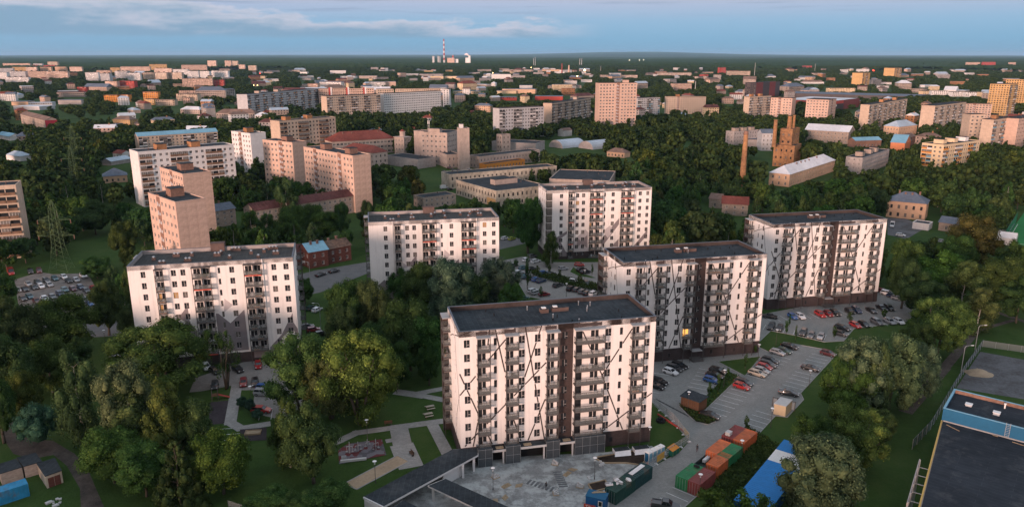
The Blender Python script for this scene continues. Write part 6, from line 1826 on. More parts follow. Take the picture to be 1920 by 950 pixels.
for (x,y,hw,h0,h1) in ((-173,276,6,6,28),(-265.8,450,6,12,27),(-313,535,6,14,32),(139.7,449,3.5,5,37)): VIEW.append(([((x-hw)/y,(h0-80)/y),((x+hw)/y,(h0-80)/y),((x+hw)/y,(h1-80)/y),((x-hw)/y,(h1-80)/y)],math.hypot(x,y)-6,(x-hw)/y,(x+hw)/y,(h0-80)/y,(h1-80)/y))
GRID={}
def claim(x,y,m):
    for i in(-1,0,1):
        for j in(-1,0,1):
            for a,b,q in GRID.get((int(x//12)+i,int(y//12)+j),()):
                if (a-x)**2+(b-y)**2<((m+q)*.5)**2: return False
    return True
def take(x,y,m): GRID.setdefault((int(x//12),int(y//12)),[]).append((x,y,m))
for t in items: take(t[0],t[1],min(t[3]*.8,10))
TR_=random.Random(7); found=[]
for it in range(38000):
    r=math.sqrt(TR_.uniform(205**2,SCMAX**2)); th=rad(TR_.uniform(-37,37)); x,y=r*math.sin(th),r*math.cos(th); s_=TR_.random(); h=TR_.uniform(9,19 if r<700 else 16); k_=TR_.uniform(.70,1.02)
    s='B' if s_<.12 else 'S' if s_<.16 else 'A' if s_<.22 else 'L'; w_=h*k_*(.65 if s in 'BS' else 1)*(1.15 if r>800 else 1)
    if y<330 and -60<x<175 and y<213: continue
    if (math.sin(x*.021+1.3)+math.sin(y*.017+x*.009)+math.sin(x*.05-y*.043)+math.sin(y*.061+.7))/4<-.42: continue
    if not claim(x,y,w_*.85): continue
    bad=False
    for ox,oy,ca,sa,L,D,hh in SOLID:
        dx,dy=x-ox,y-oy
        if abs(dx)<210 and abs(dy)<210:
            u=dx*ca+dy*sa; v=-dx*sa+dy*ca; m=w_*.45+1
            if -m<u<L+m and -m<v<D+m: bad=True; break
    if bad: continue
    tops=[(x,y,h),(x,y,h*.75),(x-w_*.4,y,h*.7),(x+w_*.4,y,h*.7),(x,y,h*.3)]
    for n_,(P,x0,x1,y0,y1) in enumerate(OB):
        if n_<NO:
            m=w_*.4
            if x0-m<x<x1+m and y0-m<y<y1+m and any(inpoly(x+a,y+b,P) for a,b in((0,0),(m,0),(-m,0),(0,m),(0,-m))): bad=True; break
        else:
            for px,py,pz in tops:      # where the line of sight past this point meets the ground
                k=80/(80-pz)
                if x0<px*k<x1 and y0<py*k<y1 and inpoly(px*k,py*k,P): bad=True; break
            if bad: break
    if bad: continue
    for (H_,d,x0,x1,z0,z1),low in zip(VIEW,LOW):
        if r<d+3:
            if low and x-w_*.46<x1*y and x+w_*.46>x0*y and h-80>z0*y+(z1-z0)*y*.25 and h*.2-80<z1*y: bad=True; break
            for px,py,pz in tops[:4]:
                a,b=px/py,(pz-80)/py
                if x0<a<x1 and z0<b<z1 and inpoly(a,b,H_): bad=True; break
        if bad: break
    if bad: continue
    take(x,y,w_*.85); found.append((x,y,h,w_,s))
found.sort(key=lambda t:math.hypot(t[0],t[1])); CNT={'L':235,'B':110,'S':60,'A':60}; rest=[]
for t in found:
    if CNT[t[4]]>0: CNT[t[4]]-=1; items.append((*t,'h' if t[1]<250 else 'm'))
    else: rest.append(t)
groups={}
for t in items:
    reg=min(LM,key=lambda l:(l[1][0]-t[0])**2+(l[1][1]-t[1])**2)[0]; groups.setdefault((reg,t[4]),[]).append(t)
for (reg,s),ts in groups.items():
    ts.sort(key=lambda t:sx(t[0],t[1])); nm,look=TNAME[s]
    for i,(x,y,h,w_,s,res) in enumerate(ts):
        lab=f"{look}, {ordinal(i)} from left of those {reg}" if len(ts)>1 else f"{look}, the only one {reg}"
        o=thing(nm,lab,'tree' if s!='U' else 'bush',(x,y,0),R.uniform(0,6.28),f"{look.split()[-1]}s {reg}" if len(ts)>1 else None)
        ms=CR[(res,s)]; obj('crown',R.choice(ms),o,(0,0,0),R.uniform(0,6.28),(w_*1.06,w_*1.06,h),color=tuple(c*R.uniform(.85,1.18) for c in TCOL[s]))
        if s!='U': obj('trunk',R.choice(TR[s]),o,(0,0,0),0,(h*.9,h*.9,h))
# the many trees behind: one object, small crowns instanced over its points
far=bpy.data.collections.new('far_crown_models')
for i,(k,n,l) in enumerate((('L',230,.15),('L',230,.15),('A',230,.15),('B',200,.12),('S',180,.10),('W',260,.13))):
    me=crown(k,n,l,900+i,'leaf_far'); far.objects.link(bpy.data.objects.new('far_crown_model_'+'abcdef'[i],me))
def in_any(x,y,m=2):
    for ox,oy,ca,sa,L,D in FOOT:
        dx,dy=x-ox,y-oy
        if abs(dx)>260 or abs(dy)>260: continue
        u=dx*ca+dy*sa; v=-dx*sa+dy*ca
        if -m<u<L+m and -m-10<v<D+m: return True
    return False
pts=[(t[0],t[1],t[2],t[3],{'L':0,'A':2,'B':3,'S':4}[t[4]]) for t in rest]
rg=random.Random(21)
def nz(x,y): return (math.sin(x*.0041+1)+math.sin(y*.0053+x*.0017)+math.sin(x*.011-y*.009)+math.sin(y*.016+2))/4
FB=[(f[0],f[1],f[2],f[3]) for f in DATA['FAR']]+[(t[3]+t[6]/2*math.cos(rad(t[5])),t[4],t[6],t[8]) for t in DATA['BLD'] if t[4]>700]
tries=0
while tries<60000:
    tries+=1; r=math.sqrt(rg.uniform(SCMAX**2,5200**2)); th=rad(rg.uniform(-37.5,37.5)); x,y=r*math.sin(th),r*math.cos(th)
    if nz(x,y)<(-.38 if r<1200 else -.22) and rg.random()<.8: continue
    h=rg.uniform(8,15); w_=h*rg.uniform(1.0,1.6)
    if r>2200: h*=1.1; w_*=1.35
    if in_any(x,y,w_*.5): continue
    hid=False
    for (fx,fy,fL,fh) in FB:   # leave the buildings in view as the photo shows them
        if y<fy and y>fy*.80:
            k=fy/y
            if abs(x*k-fx)<fL/2+w_*k*.5 and 80-(80-h)*k>fh*.30: hid=True;break
    if hid: continue
    pts.append((x,y,h,w_,rg.choice((0,0,0,1,1,1,2,3,4,5))))
for i in range(1500):   # unseen trees added below and behind the viewpoint to shade the foreground
    x,y=rg.uniform(-300,190),rg.uniform(-320,96); h=rg.uniform(11,17) if y<60 else rg.uniform(7,11.5)
    if y>60 and x<-70: continue
    pts.append((x,y,h,h*rg.uniform(.7,.95),rg.choice((0,0,1,2,3))))
me=bpy.data.meshes.new('distant_trees'); me.from_pydata([(p[0],p[1],0) for p in pts],[],[])
a=me.attributes.new('scl','FLOAT_VECTOR','POINT'); a.data.foreach_set('vector',np.array([(p[3]*1.12,p[3]*1.12,p[2]) for p in pts],np.float32).ravel())
a=me.attributes.new('rz','FLOAT_VECTOR','POINT'); a.data.foreach_set('vector',np.array([(0,0,rg.uniform(0,6.28)) for p in pts],np.float32).ravel())
a=me.attributes.new('idx','INT','POINT'); a.data.foreach_set('value',np.array([p[4] for p in pts],np.int32))
dt=obj('distant_trees',me,kind='stuff'); dt['label']='dark green trees filling the town beyond the near gardens, plus unseen shade trees added behind'
ng=bpy.data.node_groups.new('tree_scatter','GeometryNodeTree'); ng.interface.new_socket('Geometry',in_out='INPUT',socket_type='NodeSocketGeometry'); ng.interface.new_socket('Geometry',in_out='OUTPUT',socket_type='NodeSocketGeometry')
gi=ng.nodes.new('NodeGroupInput'); go=ng.nodes.new('NodeGroupOutput'); ip=ng.nodes.new('GeometryNodeInstanceOnPoints'); ci=ng.nodes.new('GeometryNodeCollectionInfo'); ci.inputs['Collection'].default_value=far; ci.inputs['Separate Children'].default_value=True; ci.inputs['Reset Children'].default_value=True
def na(nm,ty):
    n=ng.nodes.new('GeometryNodeInputNamedAttribute'); n.data_type=ty; n.inputs[0].default_value=nm; return n.outputs[0]
ng.links.new(gi.outputs[0],ip.inputs['Points']); ng.links.new(ci.outputs[0],ip.inputs['Instance']); ip.inputs['Pick Instance'].default_value=True
ng.links.new(na('idx','INT'),ip.inputs['Instance Index']); ng.links.new(na('scl','FLOAT_VECTOR'),ip.inputs['Scale'])
er=ng.nodes.new('FunctionNodeEulerToRotation'); ng.links.new(na('rz','FLOAT_VECTOR'),er.inputs[0]); ng.links.new(er.outputs[0],ip.inputs['Rotation'])
ng.links.new(ip.outputs[0],go.inputs[0]); md=dt.modifiers.new('scatter','NODES'); md.node_group=ng
# forest to the horizon: one canopy with ragged crowns
rs=[4300]
while rs[-1]<60000: rs.append(rs[-1]*(1.0065+.000000*rs[-1]))
rs=np.array(rs); th=np.radians(np.linspace(-40,40,760)); RR,TH=np.meshgrid(rs,th,indexing='ij'); rg2=np.random.default_rng(4)
XX=RR*np.sin(TH)+rg2.normal(0,6,RR.shape); YY=RR*np.cos(TH)+rg2.normal(0,6,RR.shape)
base=12+5*np.sin(XX*.0017+1)*np.sin(YY*.0011)+4*np.sin(XX*.006+YY*.004)
gap=(np.sin(XX*.0009+2)+np.sin(YY*.0007+XX*.0004)+np.sin(XX*.0023-YY*.0013))<-1.55
ZZ=base+rg2.uniform(-6,7,RR.shape); ZZ=np.where(gap,.4,ZZ); hill=np.exp(-((TH-.16)/.13)**2)*np.clip((RR-22000)/20000,0,1)*190+np.exp(-((TH+.1)/.6)**2)*np.clip((RR-25000)/30000,0,1)*60; ZZ=ZZ+hill
nr_,nt=RR.shape; idx=np.arange(nr_*nt).reshape(nr_,nt); Q=np.stack([idx[:-1,:-1],idx[:-1,1:],idx[1:,1:],idx[1:,:-1]],-1).reshape(-1,4)
fo=obj('forest',np_mesh('forest',np.stack([XX,YY,ZZ],-1).reshape(-1,3),Q,['leaf_far']),kind='stuff'); fo['label']='dark forest reaching to the horizon'
# ------------------------------------------------------------------ cars
CARC={'black':(.012,.012,.014),'charcoal':(.045,.048,.052),'grey':(.13,.135,.14),'silver':(.34,.35,.36),'white':(.72,.73,.74),'red':(.38,.022,.022),'darkred':(.20,.016,.020),'maroon':(.10,.022,.026),'blue':(.03,.11,.32),'navy':(.014,.035,.085),'teal':(.05,.13,.16),'darkgreen':(.02,.06,.045),'beige':(.42,.37,.30),'lime':(.35,.42,.06)}
CDIM={'sedan':(4.7,1.82,1.42,-1.25,1.0,-.62,.28),'hatch':(4.15,1.78,1.47,-1.90,.95,-1.55,.22),'wagon':(4.7,1.84,1.48,-2.2,1.0,-1.85,.28),'suv':(4.55,1.88,1.68,-2.1,1.05,-1.8,.30),'van':(5.3,2.0,2.25,-2.55,1.65,-2.5,1.05),'pickup':(5.2,1.9,1.78,-.75,1.2,-.5,.5)}
def car_meshes(ty):
    def mk():
        L,W,H,gr,gf,rr_,rf=CDIM[ty]; h=W/2; x0,x1=-L/2,L/2; belt=.98 if ty not in('van','suv','pickup') else 1.12; hood=belt-.10
        b=MB(); st=[(x0,.45,.62,.80),(x0+.08,.28,belt-.06,.93),(gr,.22,belt,1.0),(0,.20,belt,1.0),(gf,.20,belt-.02,1.0),(x1-.45,.22,hood-.10,.96),(x1-.08,.28,hood-.22,.86),(x1,.42,.60,.74)]
        rings=[]
        for x,zl,zt,k in st:
            zm=(zl+zt)*.55; ring=[(x,-h*k*.88,zl),(x,-h*k,zm),(x,-h*k*.90,zt),(x,-h*k*.55,zt+.025),(x,h*k*.55,zt+.025),(x,h*k*.90,zt),(x,h*k,zm),(x,h*k*.88,zl)]; rings.append(len(b.v)); b.v+=ring
        for a,c in zip(rings,rings[1:]):
            for i in range(8): b.f.append((a+i,c+i,c+(i+1)%8,a+(i+1)%8)); b.m.append(0)
        b.f.append(tuple(rings[0]+i for i in range(8))); b.m.append(0); b.f.append(tuple(rings[-1]+7-i for i in range(8))); b.m.append(0)
        if ty=='pickup': b.box(x0+.1,-.85,-h*.9,-h*.8,belt,belt+.12); b.box(x0+.1,-.85,h*.8,h*.9,belt,belt+.12)
        by,ty_=h*.86,h*.70; zb=belt
        if ty=='van': b.prism([(rr_,-by*1.05),(rf,-by*1.05),(rf,by*1.05),(rr_,by*1.05)],belt,H); B0=[(rf,-by,zb),(gf,-by,zb),(gf,by,zb),(rf,by,zb)]; T0=[(rf,-ty_,H),(rf+.1,-ty_,H-.05),(rf+.1,ty_,H-.05),(rf,ty_,H)]
        else:
            B0=[(gr,-by,zb),(gf,-by,zb),(gf,by,zb),(gr,by,zb)]; T0=[(rr_,-ty_,H-.05),(rf,-ty_,H-.05),(rf,ty_,H-.05),(rr_,ty_,H-.05)]
            b.prism([(rr_-.06,-ty_-.03),(rf+.06,-ty_-.03),(rf+.06,ty_+.03),(rr_-.06,ty_+.03)],H-.06,H)
            for i in range(4): b.tube(B0[i],T0[i],.05,.045,5)
            for s in(-1,1): b.tube((( gr+gf)/2+.05,s*by,zb),((rr_+rf)/2+.02,s*ty_,H-.05),.045,.045,4)
            for s in(-1,1): b.box(gf-.25,gf-.05,s*(by+.05) if s>0 else -by-.2,by+.2 if s>0 else -by-.05,belt,belt+.12)
        g=MB()
        for i in range(4): g.quad(B0[i],B0[(i+1)%4],T0[(i+1)%4],T0[i])
        if ty!='van': g.poly(T0)
        wh=MB(); r=.33 if ty not in('suv','van','pickup') else .37
        wh.tube((0,-.11,0),(0,.11,0),r,r,12); wh.tube((0,-.125,0),(0,.125,0),r*.62,r*.62,8,1)
        hl=MB(); hl.box(-.10,.10,-.17,.17,-.07,.07); 
        return b.mesh('car_body',['car_paint']),g.mesh('car_windows',['car_glass']),wh.mesh('wheel',['tyre','rim']),hl.mesh('headlight',['headlight']),hl.mesh('taillight',['taillight']),r
    return cached(('car',ty),mk)
TYN={'sedan':'saloon car','hatch':'hatchback','wagon':'estate car','suv':'SUV','van':'van','pickup':'pickup truck'}
lots={}
for c in DATA['CARS']: lots.setdefault(c[5],[]).append(c)
for lot,cs in lots.items():
    cs.sort(key=lambda c:sx(c[0],c[1]))
    for i,(x,y,a,colr,ty,_) in enumerate(cs):
        bm_,gm,wm,hm,tm,r=car_meshes(ty); L,W=CDIM[ty][:2]
        CN_={'charcoal':'dark grey','darkred':'dark red','darkgreen':'dark green','navy':'dark blue','lime':'yellow green'}.get(colr,colr)
        o=thing('parked_van' if ty=='van' else 'parked_car',f"{CN_} {TYN[ty]}, "+(f"{ordinal(i)} from left {lot}" if len(cs)>1 else lot),'van' if ty=='van' else 'car',(x,y,.02),rad(a),f"cars {lot}" if len(cs)>1 else None)
        obj('body',bm_,o,color=CARC[colr]); obj('windows',gm,o)
        for sx_ in(-1,1):
            for s in(-1,1): obj('wheel',wm,o,(sx_*L*.305,s*(W/2-.10),r))
        for s in(-1,1):
            obj('headlight',hm,o,(L/2-.10,s*W*.33,.68)); obj('taillight',tm,o,(-L/2+.06,s*W*.36,.80))
# ------------------------------------------------------------------ street furniture
lamp_m=None
def park_lamp(x,y,h,label,grp='white topped park lamps'):
    o=thing('park_lamp',label,'lamp post',(x,y,0),0,grp)
    m=cached(('lp',h),lambda:(lambda q:(q.tube((0,0,0),(0,0,h),.06,.045,7),q.tube((0,0,0),(0,0,.5),.10,.09,7),q.mesh('pole',['steel_dark']))[-1])(MB())); obj('pole',m,o)
    m=cached('lh',lambda:(lambda q:(q.tube((0,0,0),(0,0,.12),.16,.40,10),q.tube((0,0,.12),(0,0,.2),.42,.30,10),q.mesh('lamp_head',['lamp_head']))[-1])(MB())); obj('lamp_head',m,o,(0,0,h))
    m=cached('lr',lambda:(lambda q:(q.tube((0,0,-.55),(0,0,-.35),.1,.14,8),q.mesh('lamp_lens',['white_plastic']))[-1])(MB())); obj('lamp_lens',m,o,(0,0,h))
LAMPS=DATA['LAMPS']
for x,y,lab in LAMPS: park_lamp(x,y,4.6,lab)
for x,y,h,lab,dx in((127.6,192.1,8.6,'tall bent arm street lamp beside the fenced lot, farther one',1),(114.9,176.9,8.8,'tall bent arm street lamp beside the fenced lot, nearer one',1),(-71.1,251.9,10,'tall street lamp before the pale blue roofed brick house',-1),(-56.2,206.7,10,'tall street lamp right of the left white block',-1)):
    o=thing('street_lamp',lab,'lamp post',(x,y,0)); m=MB(); m.tube((0,0,0),(0,0,h-.5),.10,.07,7); m.tube((0,0,h-.5),(dx*.3,0,h),.07,.06,6); m.tube((dx*.3,0,h),(dx*1.7,.0,h+.12),.06,.05,6); obj('pole',m.mesh('pole',['galv']),o)
    m=MB(); m.box(-.35,.35,-.12,.12,-.05,.06); obj('lamp_head',m.mesh('lamp_head',['lamp_head']),o,(dx*1.8,0,h+.12))
# ------------------------------------------------------------------ shipping containers
def container(name,label,x,y,ang,colr,L=6.06,W=2.44,H=2.59,open_=False,z=.03):
    o=thing(name,label,'container',(x,y,z),ang,'shipping containers along the lane')
    m=MB(); n=22
    def corr(T,W_,H0,H1):
        k=int(W_/.28); 
        for i in range(k):
            a,b=W_*i/k,W_*(i+1)/k; d=.035 if i%2 else 0
            m.quad(T(a,H0,d),T(b,H0,d),T(b,H1,d),T(a,H1,d)); 
            d2=0 if i%2 else .035
            if i<k-1: m.quad(T(b,H0,d),T(b,H0,d2),T(b,H1,d2),T(b,H1,d))
    F=lambda u,zz,d:(u,-d+.0,zz)
    for fT,W_ in((lambda u,zz,d:(W+.0+d,u,zz),L),(lambda u,zz,d:(-d,L-u,zz),L),(lambda u,zz,d:(W-u,L+d,zz),W),(lambda u,zz,d:(u,-d,zz),W)): corr(fT,W_,.14,H-.10)
    for a in((-.05,W+.05,-.05,.07),(-.05,W+.05,L-.07,L+.05),(-.05,.07,.07,L-.07),(W-.07,W+.05,.07,L-.07)): m.box(*a,0,.14); m.box(*a,H-.10,H)
    for xx in(-.05,W-.07):
        for yy in(-.05,L-.07): m.box(xx-.005,xx+.125,yy-.005,yy+.125,.14,H-.10)
    if not open_:
        k=20
        for i in range(k): a,b=.07+(L-.14)*i/k,.07+(L-.14)*(i+1)/k; zz=H-.03-(.03 if i%2 else 0); m.quad((.07,a,zz),(W-.07,a,zz),(W-.07,b,zz),(.07,b,zz))
    else: m.box(.07,W-.07,.07,L-.07,.1,.5)
    obj('body',m.mesh('container_body',['container_paint']),o,color=colr)
    if not open_:
        d=MB()
        for u in(.12,W/2+.03): d.box(u,u+W/2-.16,-.075,-.045,.2,H-.16)
        for u in(.35,.95,1.5,2.1): d.tube((u,-.11,.15),(u,-.11,H-.12),.025,n=5,m=1); 
        obj('door',d.mesh('door',['container_paint','galv']),o,color=colr)
    return o
CA=math.radians(48)-math.pi/2
RED=(.23,.055,.05);ORG=(.58,.15,.05);GRN=(.025,.20,.075)
container('shipping_container','green container next to the red one, nearest the bottom of the lane',31.3,126.8,CA,GRN)
container('shipping_container','brownish red container nearest the bottom of the lane, right of a green one',33.25,125.1,CA,RED)
container('shipping_container','orange container right of the dark open skip',38.2,131.2,CA,ORG)
container('shipping_container','plain orange container left of the green one in the middle of the row',39.4,136.2,CA,(.66,.17,.06))
container('shipping_container','green container in the middle of the row beside the orange one',41.3,134.5,CA,GRN)
container('shipping_container','brownish red container at the far end of the row with a crate on it',44.3,142.4,CA,(.25,.05,.045))
container('shipping_container','rust stained orange container at the far end of the row',46.2,140.7,CA,(.56,.14,.05))
container('open_skip','low dark green open skip loaded with white pipes',36.3,132.9,CA,(.03,.055,.05),5.6,2.3,1.5,True)
def wpt(x,y,ang,u,v): return (x+u*math.cos(ang)-v*math.sin(ang),y+u*math.sin(ang)+v*math.cos(ang))
for i in range(4):
    p=wpt(36.3,132.9,CA,.6+.34*(i%2),2.4); q=MB(); q.tube((0,0,0),(0,3.0,0),.17,n=10); tag(obj('pipe',q.mesh('pipe',['white_plastic']),None,(p[0],p[1],1.1+.34*(i//2)),CA),['white plastic pipe, lower left one on the dark skip','white plastic pipe, lower right one on the dark skip','white plastic pipe, upper left one on the dark skip','white plastic pipe, upper right one on the dark skip'][i],'pipe','pipes on the dark skip')
p=wpt(44.3,142.4,CA,.5,.4); q=MB(); q.box(0,1.0,0,1.2,0,.7); q.box(-.05,1.05,-.05,1.25,.7,.76); tag(obj('crate',q.mesh('crate',['concrete_light']),None,(p[0],p[1],2.63),CA),'pale crate on top of the far red container','crate')
p=wpt(31.3,126.8,CA,1.2,5.2); q=MB()
for i in range(4): q.tube((i*.2,0,.12+.12*(i%2)),(i*.2+.05,0,.28+.1*(i%2)),.36,.3,9)
tag(obj('tyre_pile',q.mesh('tyre_pile',['tyre']),None,(p[0],p[1],2.6),CA),'small pile of dark tyres on the near green container','tyres')
container('site_container','dark green site container with clutter on its roof, nearer of two',17.3,122.6,rad(48)-math.pi/2-.02,(.012,.062,.050)); container('site_container','dark green site container with a long white panel on its roof, farther of two',21.4,127.1,rad(48)-math.pi/2-.02,(.010,.055,.06))
for i,(u,v,zz) in enumerate(((.4,1.0,2.6),(1.2,2.2,2.6),(.8,3.4,2.6),(1.6,4.4,2.6))):
    p=wpt(17.3,122.6,CA-.02,u,v); q=MB()
    for j in range(5): a=R.uniform(0,.9); q.box(a,a+R.uniform(.2,.6),R.uniform(-.6,.2),R.uniform(.3,.8),0,R.uniform(.08,.4),j%2)
    tag(obj('debris_heap',q.mesh('debris_heap',['foil_white','galv']),None,(p[0],p[1],zz+.02),R.uniform(0,3)),f"{ORD[i]} small heap of scrap from the near end of the green site container roof",'debris','scrap heaps on the site container')
p=wpt(21.4,127.1,CA-.02,.5,.8); q=MB(); q.box(0,.9,0,4.4,0,.10); tag(obj('panel_board',q.mesh('panel_board',['foil_white']),None,(p[0],p[1],2.66),CA),'long pale board lying on the far dark green site container','board')
# row of site cabins with blue roofs, two of them white
d=Vector((56.9-41.4,140.5-120.3)).normalized(); an=math.atan2(d.y,d.x); nn=10
for i in range(-1,nn):
    x,y=41.4+d.x*2.5*i,120.3+d.y*2.5*i; wt=i in(6,7)
    o=thing('site_cabin',f"{'white' if wt else 'blue'} roofed site cabin, {ordinal(i+1)} from the near end of the long row",'cabin',(x,y,0),an,'site cabins in the long row')
    m=MB(); m.box(.02,2.46,-6.2,0,.15,2.75); obj('wall',m.mesh('wall',['white_plastic' if wt else 'blue_paint']),o)
    m=MB(); k=8; zz=2.80
    for j in range(k): a,b=2.48*j/k,2.48*(j+1)/k; m.box(a+.01,b-.02,-6.25,.05,2.76,2.82+(.03 if j%2 else 0))
    obj('roof',m.mesh('roof',['white_plastic' if wt else 'cabin_blue']),o,color=None)
    m=MB(); m.box(.6,1.7,.005,.05,1.1,2.1); obj('window',m.mesh('window',['glass_dark']),o)
# blue cabin with a red and white sign
o=thing('ticket_cabin','small blue site cabin with a red sign and framed window','cabin',(13.4,119.9,.03),rad(-22))
m=MB(); m.box(0,3.6,0,2.3,.1,2.55); obj('wall',m.mesh('wall',['blue_paint']),o); m=MB(); m.box(-.08,3.68,-.08,2.38,2.55,2.65); obj('roof',m.mesh('roof',['bb_blue']),o)
m=MB(); m.box(2.35,2.45,-.08,-.005,1.0,2.15); m.box(3.05,3.15,-.08,-.005,1.0,2.15); m.box(2.45,3.05,-.08,-.005,2.05,2.15); m.box(2.45,3.05,-.08,-.005,1.0,1.1); w_=obj('window',m.mesh('window',['frame_white']),o); m=MB(); m.quad((2.45,-.03,1.1),(3.05,-.03,1.1),(3.05,-.03,2.05),(2.45,-.03,2.05)); obj('pane',m.mesh('pane',['glass_dark']),w_)
m=MB(); m.box(-.3,1.9,-.12,-.03,.15,1.0); sg=obj('sign',m.mesh('sign',['red_accent']),o); lettering('sign_text','Tilts',.85,.01,'white_plastic',sg,(0,-.135,.28),(math.pi/2,0,0))
q=MB(); q.box(0,2.6,0,.2,0,.12); q.box(.4,2.2,.35,.5,0,.10); tag(obj('plank_pile',q.mesh('plank_pile',['wood_plank']),None,(14.6,120.6,2.69),rad(5)),'loose planks lying on the blue cabin roof','planks')
# mobile fence with banners and concrete feet
FL=[(18.9,122.9),(22.7,128.1),(27.2,133.1),(31.2,137.1),(37.9,144.1),(36.4,153.3),(33.4,161.3)]; fi=0
segs=[]
for a,b in zip(FL,FL[1:]):
    l=math.hypot(b[0]-a[0],b[1]-a[1]); n=max(1,round(l/3.4))
    for i in range(n): segs.append(((a[0]+(b[0]-a[0])*i/n,a[1]+(b[1]-a[1])*i/n),(a[0]+(b[0]-a[0])*(i+1)/n,a[1]+(b[1]-a[1])*(i+1)/n)))
ban={1:(.30,.50,.50),2:(.45,.47,.47),3:(.50,.33,.30),5:(.56,.33,.08),9:(.60,.52,.26)}
for i,(a,b) in enumerate(segs):
    l=math.hypot(b[0]-a[0],b[1]-a[1]); look='with a coloured banner' if i in ban else 'of bare wire mesh'
    o=thing('fence_panel',f"site fence panel {look}, {ordinal(i)} from the blue cabin end",'fence',(a[0],a[1],.03),math.atan2(b[1]-a[1],b[0]-a[0]),'mobile site fence panels')
    m=MB()
    for xx in(.04,l-.04): m.tube((xx,0,0),(xx,0,2.0),.025,n=5)
    for zz in(.15,1.05,1.98): m.tube((.04,0,zz),(l-.04,0,zz),.02,n=5)
    obj('frame',m.mesh('frame',['galv']),o); m=MB(); m.quad((.05,0,.16),(l-.05,0,.16),(l-.05,0,1.97),(.05,0,1.97)); obj('mesh',m.mesh('mesh',['mesh_panel']),o)
    if i in ban: m=MB(); m.box(.1,l-.1,-.05,-.03,.4,1.9); obj('banner',m.mesh('banner',['sheet_paint']),o,color=ban[i])
    m=MB(); m.prism([(-.4,-.14),(.4,-.14),(.4,.14),(-.4,.14)],0,.16); m.box(-.25,.25,-.1,.1,.16,.24); obj('foot',m.mesh('foot',['white_plastic']),o,(0,0,0),math.pi/2)
# portable toilets
for i in range(4):
    x,y=27.7+i*.98,135.4+i*.78
    o=thing('portable_toilet',f"white and teal portable toilet, {ordinal(i)} from the near end of its row",'toilet',(x,y,.03),rad(40),'portable toilets in a row')
    m=MB(); m.box(0,1.15,0,1.15,.1,2.15); obj('cabin',m.mesh('cabin',['white_plastic']),o); m=MB(); m.prism([(-.04,-.04),(1.19,-.04),(1.19,1.19),(-.04,1.19)],2.15,2.22); m.prism([(.12,.12),(1.03,.12),(1.03,1.03),(.12,1.03)],2.22,2.36); obj('roof',m.mesh('roof',['lamp_head']),o); m=MB(); m.box(.1,1.05,-.04,-.005,.15,2.05); obj('door',m.mesh('door',['roof_blue']),o); m=MB(); m.box(-.035,-.004,.12,1.03,.15,2.05); obj('side_panel',m.mesh('side_panel',['bb_blue']),o)
o=thing('waste_skip','dark green waste skip with a yellow hinged lid','skip',(33.0,137.7,.03),rad(46)); m=MB(); m.prism([(0,0),(2.6,0),(2.6,1.5),(0,1.5)],.1,1.25); obj('body',m.mesh('body',['net_green']),o); m=MB(); m.quad((0,0,1.3),(2.6,0,1.3),(2.6,1.4,1.75),(0,1.4,1.75)); m.quad((0,0,1.27),(0,1.4,1.72),(2.6,1.4,1.72),(2.6,0,1.27)); obj('lid',m.mesh('lid',['paint_orange']),o); m=MB(); [m.tube((xx,-.06,.1),(xx,-.06,1.2),.05,n=5) for xx in(.1,1.3,2.5)]; obj('rib',m.mesh('rib',['steel_green']),o)
# building materials by the front block
for i,(x,y,a) in enumerate(((21.3,138.5,13),(25.5,139.2,13))):
    q=MB(); q.box(0,3.4,0,1.6,0,.75); q.box(.1,3.3,.1,1.5,.75,.82,1); q.quad((-.3,-.7,.04),(3.2,-.9,.04),(3.4,0,.7),(0,0,.7)); tag(obj('wrapped_pallet',q.mesh('wrapped_pallet',['foil_white','bitumen']),None,(x,y,.12),rad(a)),['foil wrapped pallet of insulation left of the balcony posts','foil wrapped pallet of insulation between the balcony posts'][i],'pallet')
for i in range(5):
    q=MB(); s=R.uniform(.5,.9); 
    for j in range(6): a=j*1.05; q.tube((.25*math.cos(a),.25*math.sin(a),0),(.12*math.cos(a),.12*math.sin(a),s*.6),.3,.12,6)
    tag(obj('sack_pile',q.mesh('sack_pile',['foil_white']),None,(30.2+i*.75,139.0+.5*(i%2),.1),R.uniform(0,3)),f"white building sack, {ordinal(i)} from the left by the brown base",'sack','sacks by the brown base')
q=MB(); q.box(0,9.5,0,.28,0,.35); tag(obj('timber_beam',q.mesh('timber_beam',['paint_red']),None,(33.4,156.5,.05),rad(-62)),'long red plastic barrier lying along the site fence','barrier')
q=MB(); q.tube((0,0,0),(0,0,.5),1.1,1.0,14); q.tube((0,0,.5),(0,0,.9),.5,.45,12); tag(obj('cable_drum',q.mesh('cable_drum',['tyre']),None,(33.6,153.4,.05)),'dark cable coil beside the red barrier','cable coil')
for i,(x,y) in enumerate(((4.3,127.8),(9.2,131.8))):
    for j in range(8): 
        dx,dy=((j*.72-.2,-j*.42) if i==0 else (j*.12,-j*.72)); q=cached('sett',lambda:(lambda q:(q.box(0,1.7,0,.42,0,.06),q.mesh('stone_strip',['stone_sett']))[1])(MB())); o=obj('stone_strip',q,None,(x+dx-1,y+dy,.03),rad(62 if i==0 else 8)); tag(o,f"dark paving strip, {ordinal(j)} of the {'slanted' if i==0 else 'stepped'} row in the building yard",'paving',['slanted dark paving strips','stepped dark paving strips'][i])
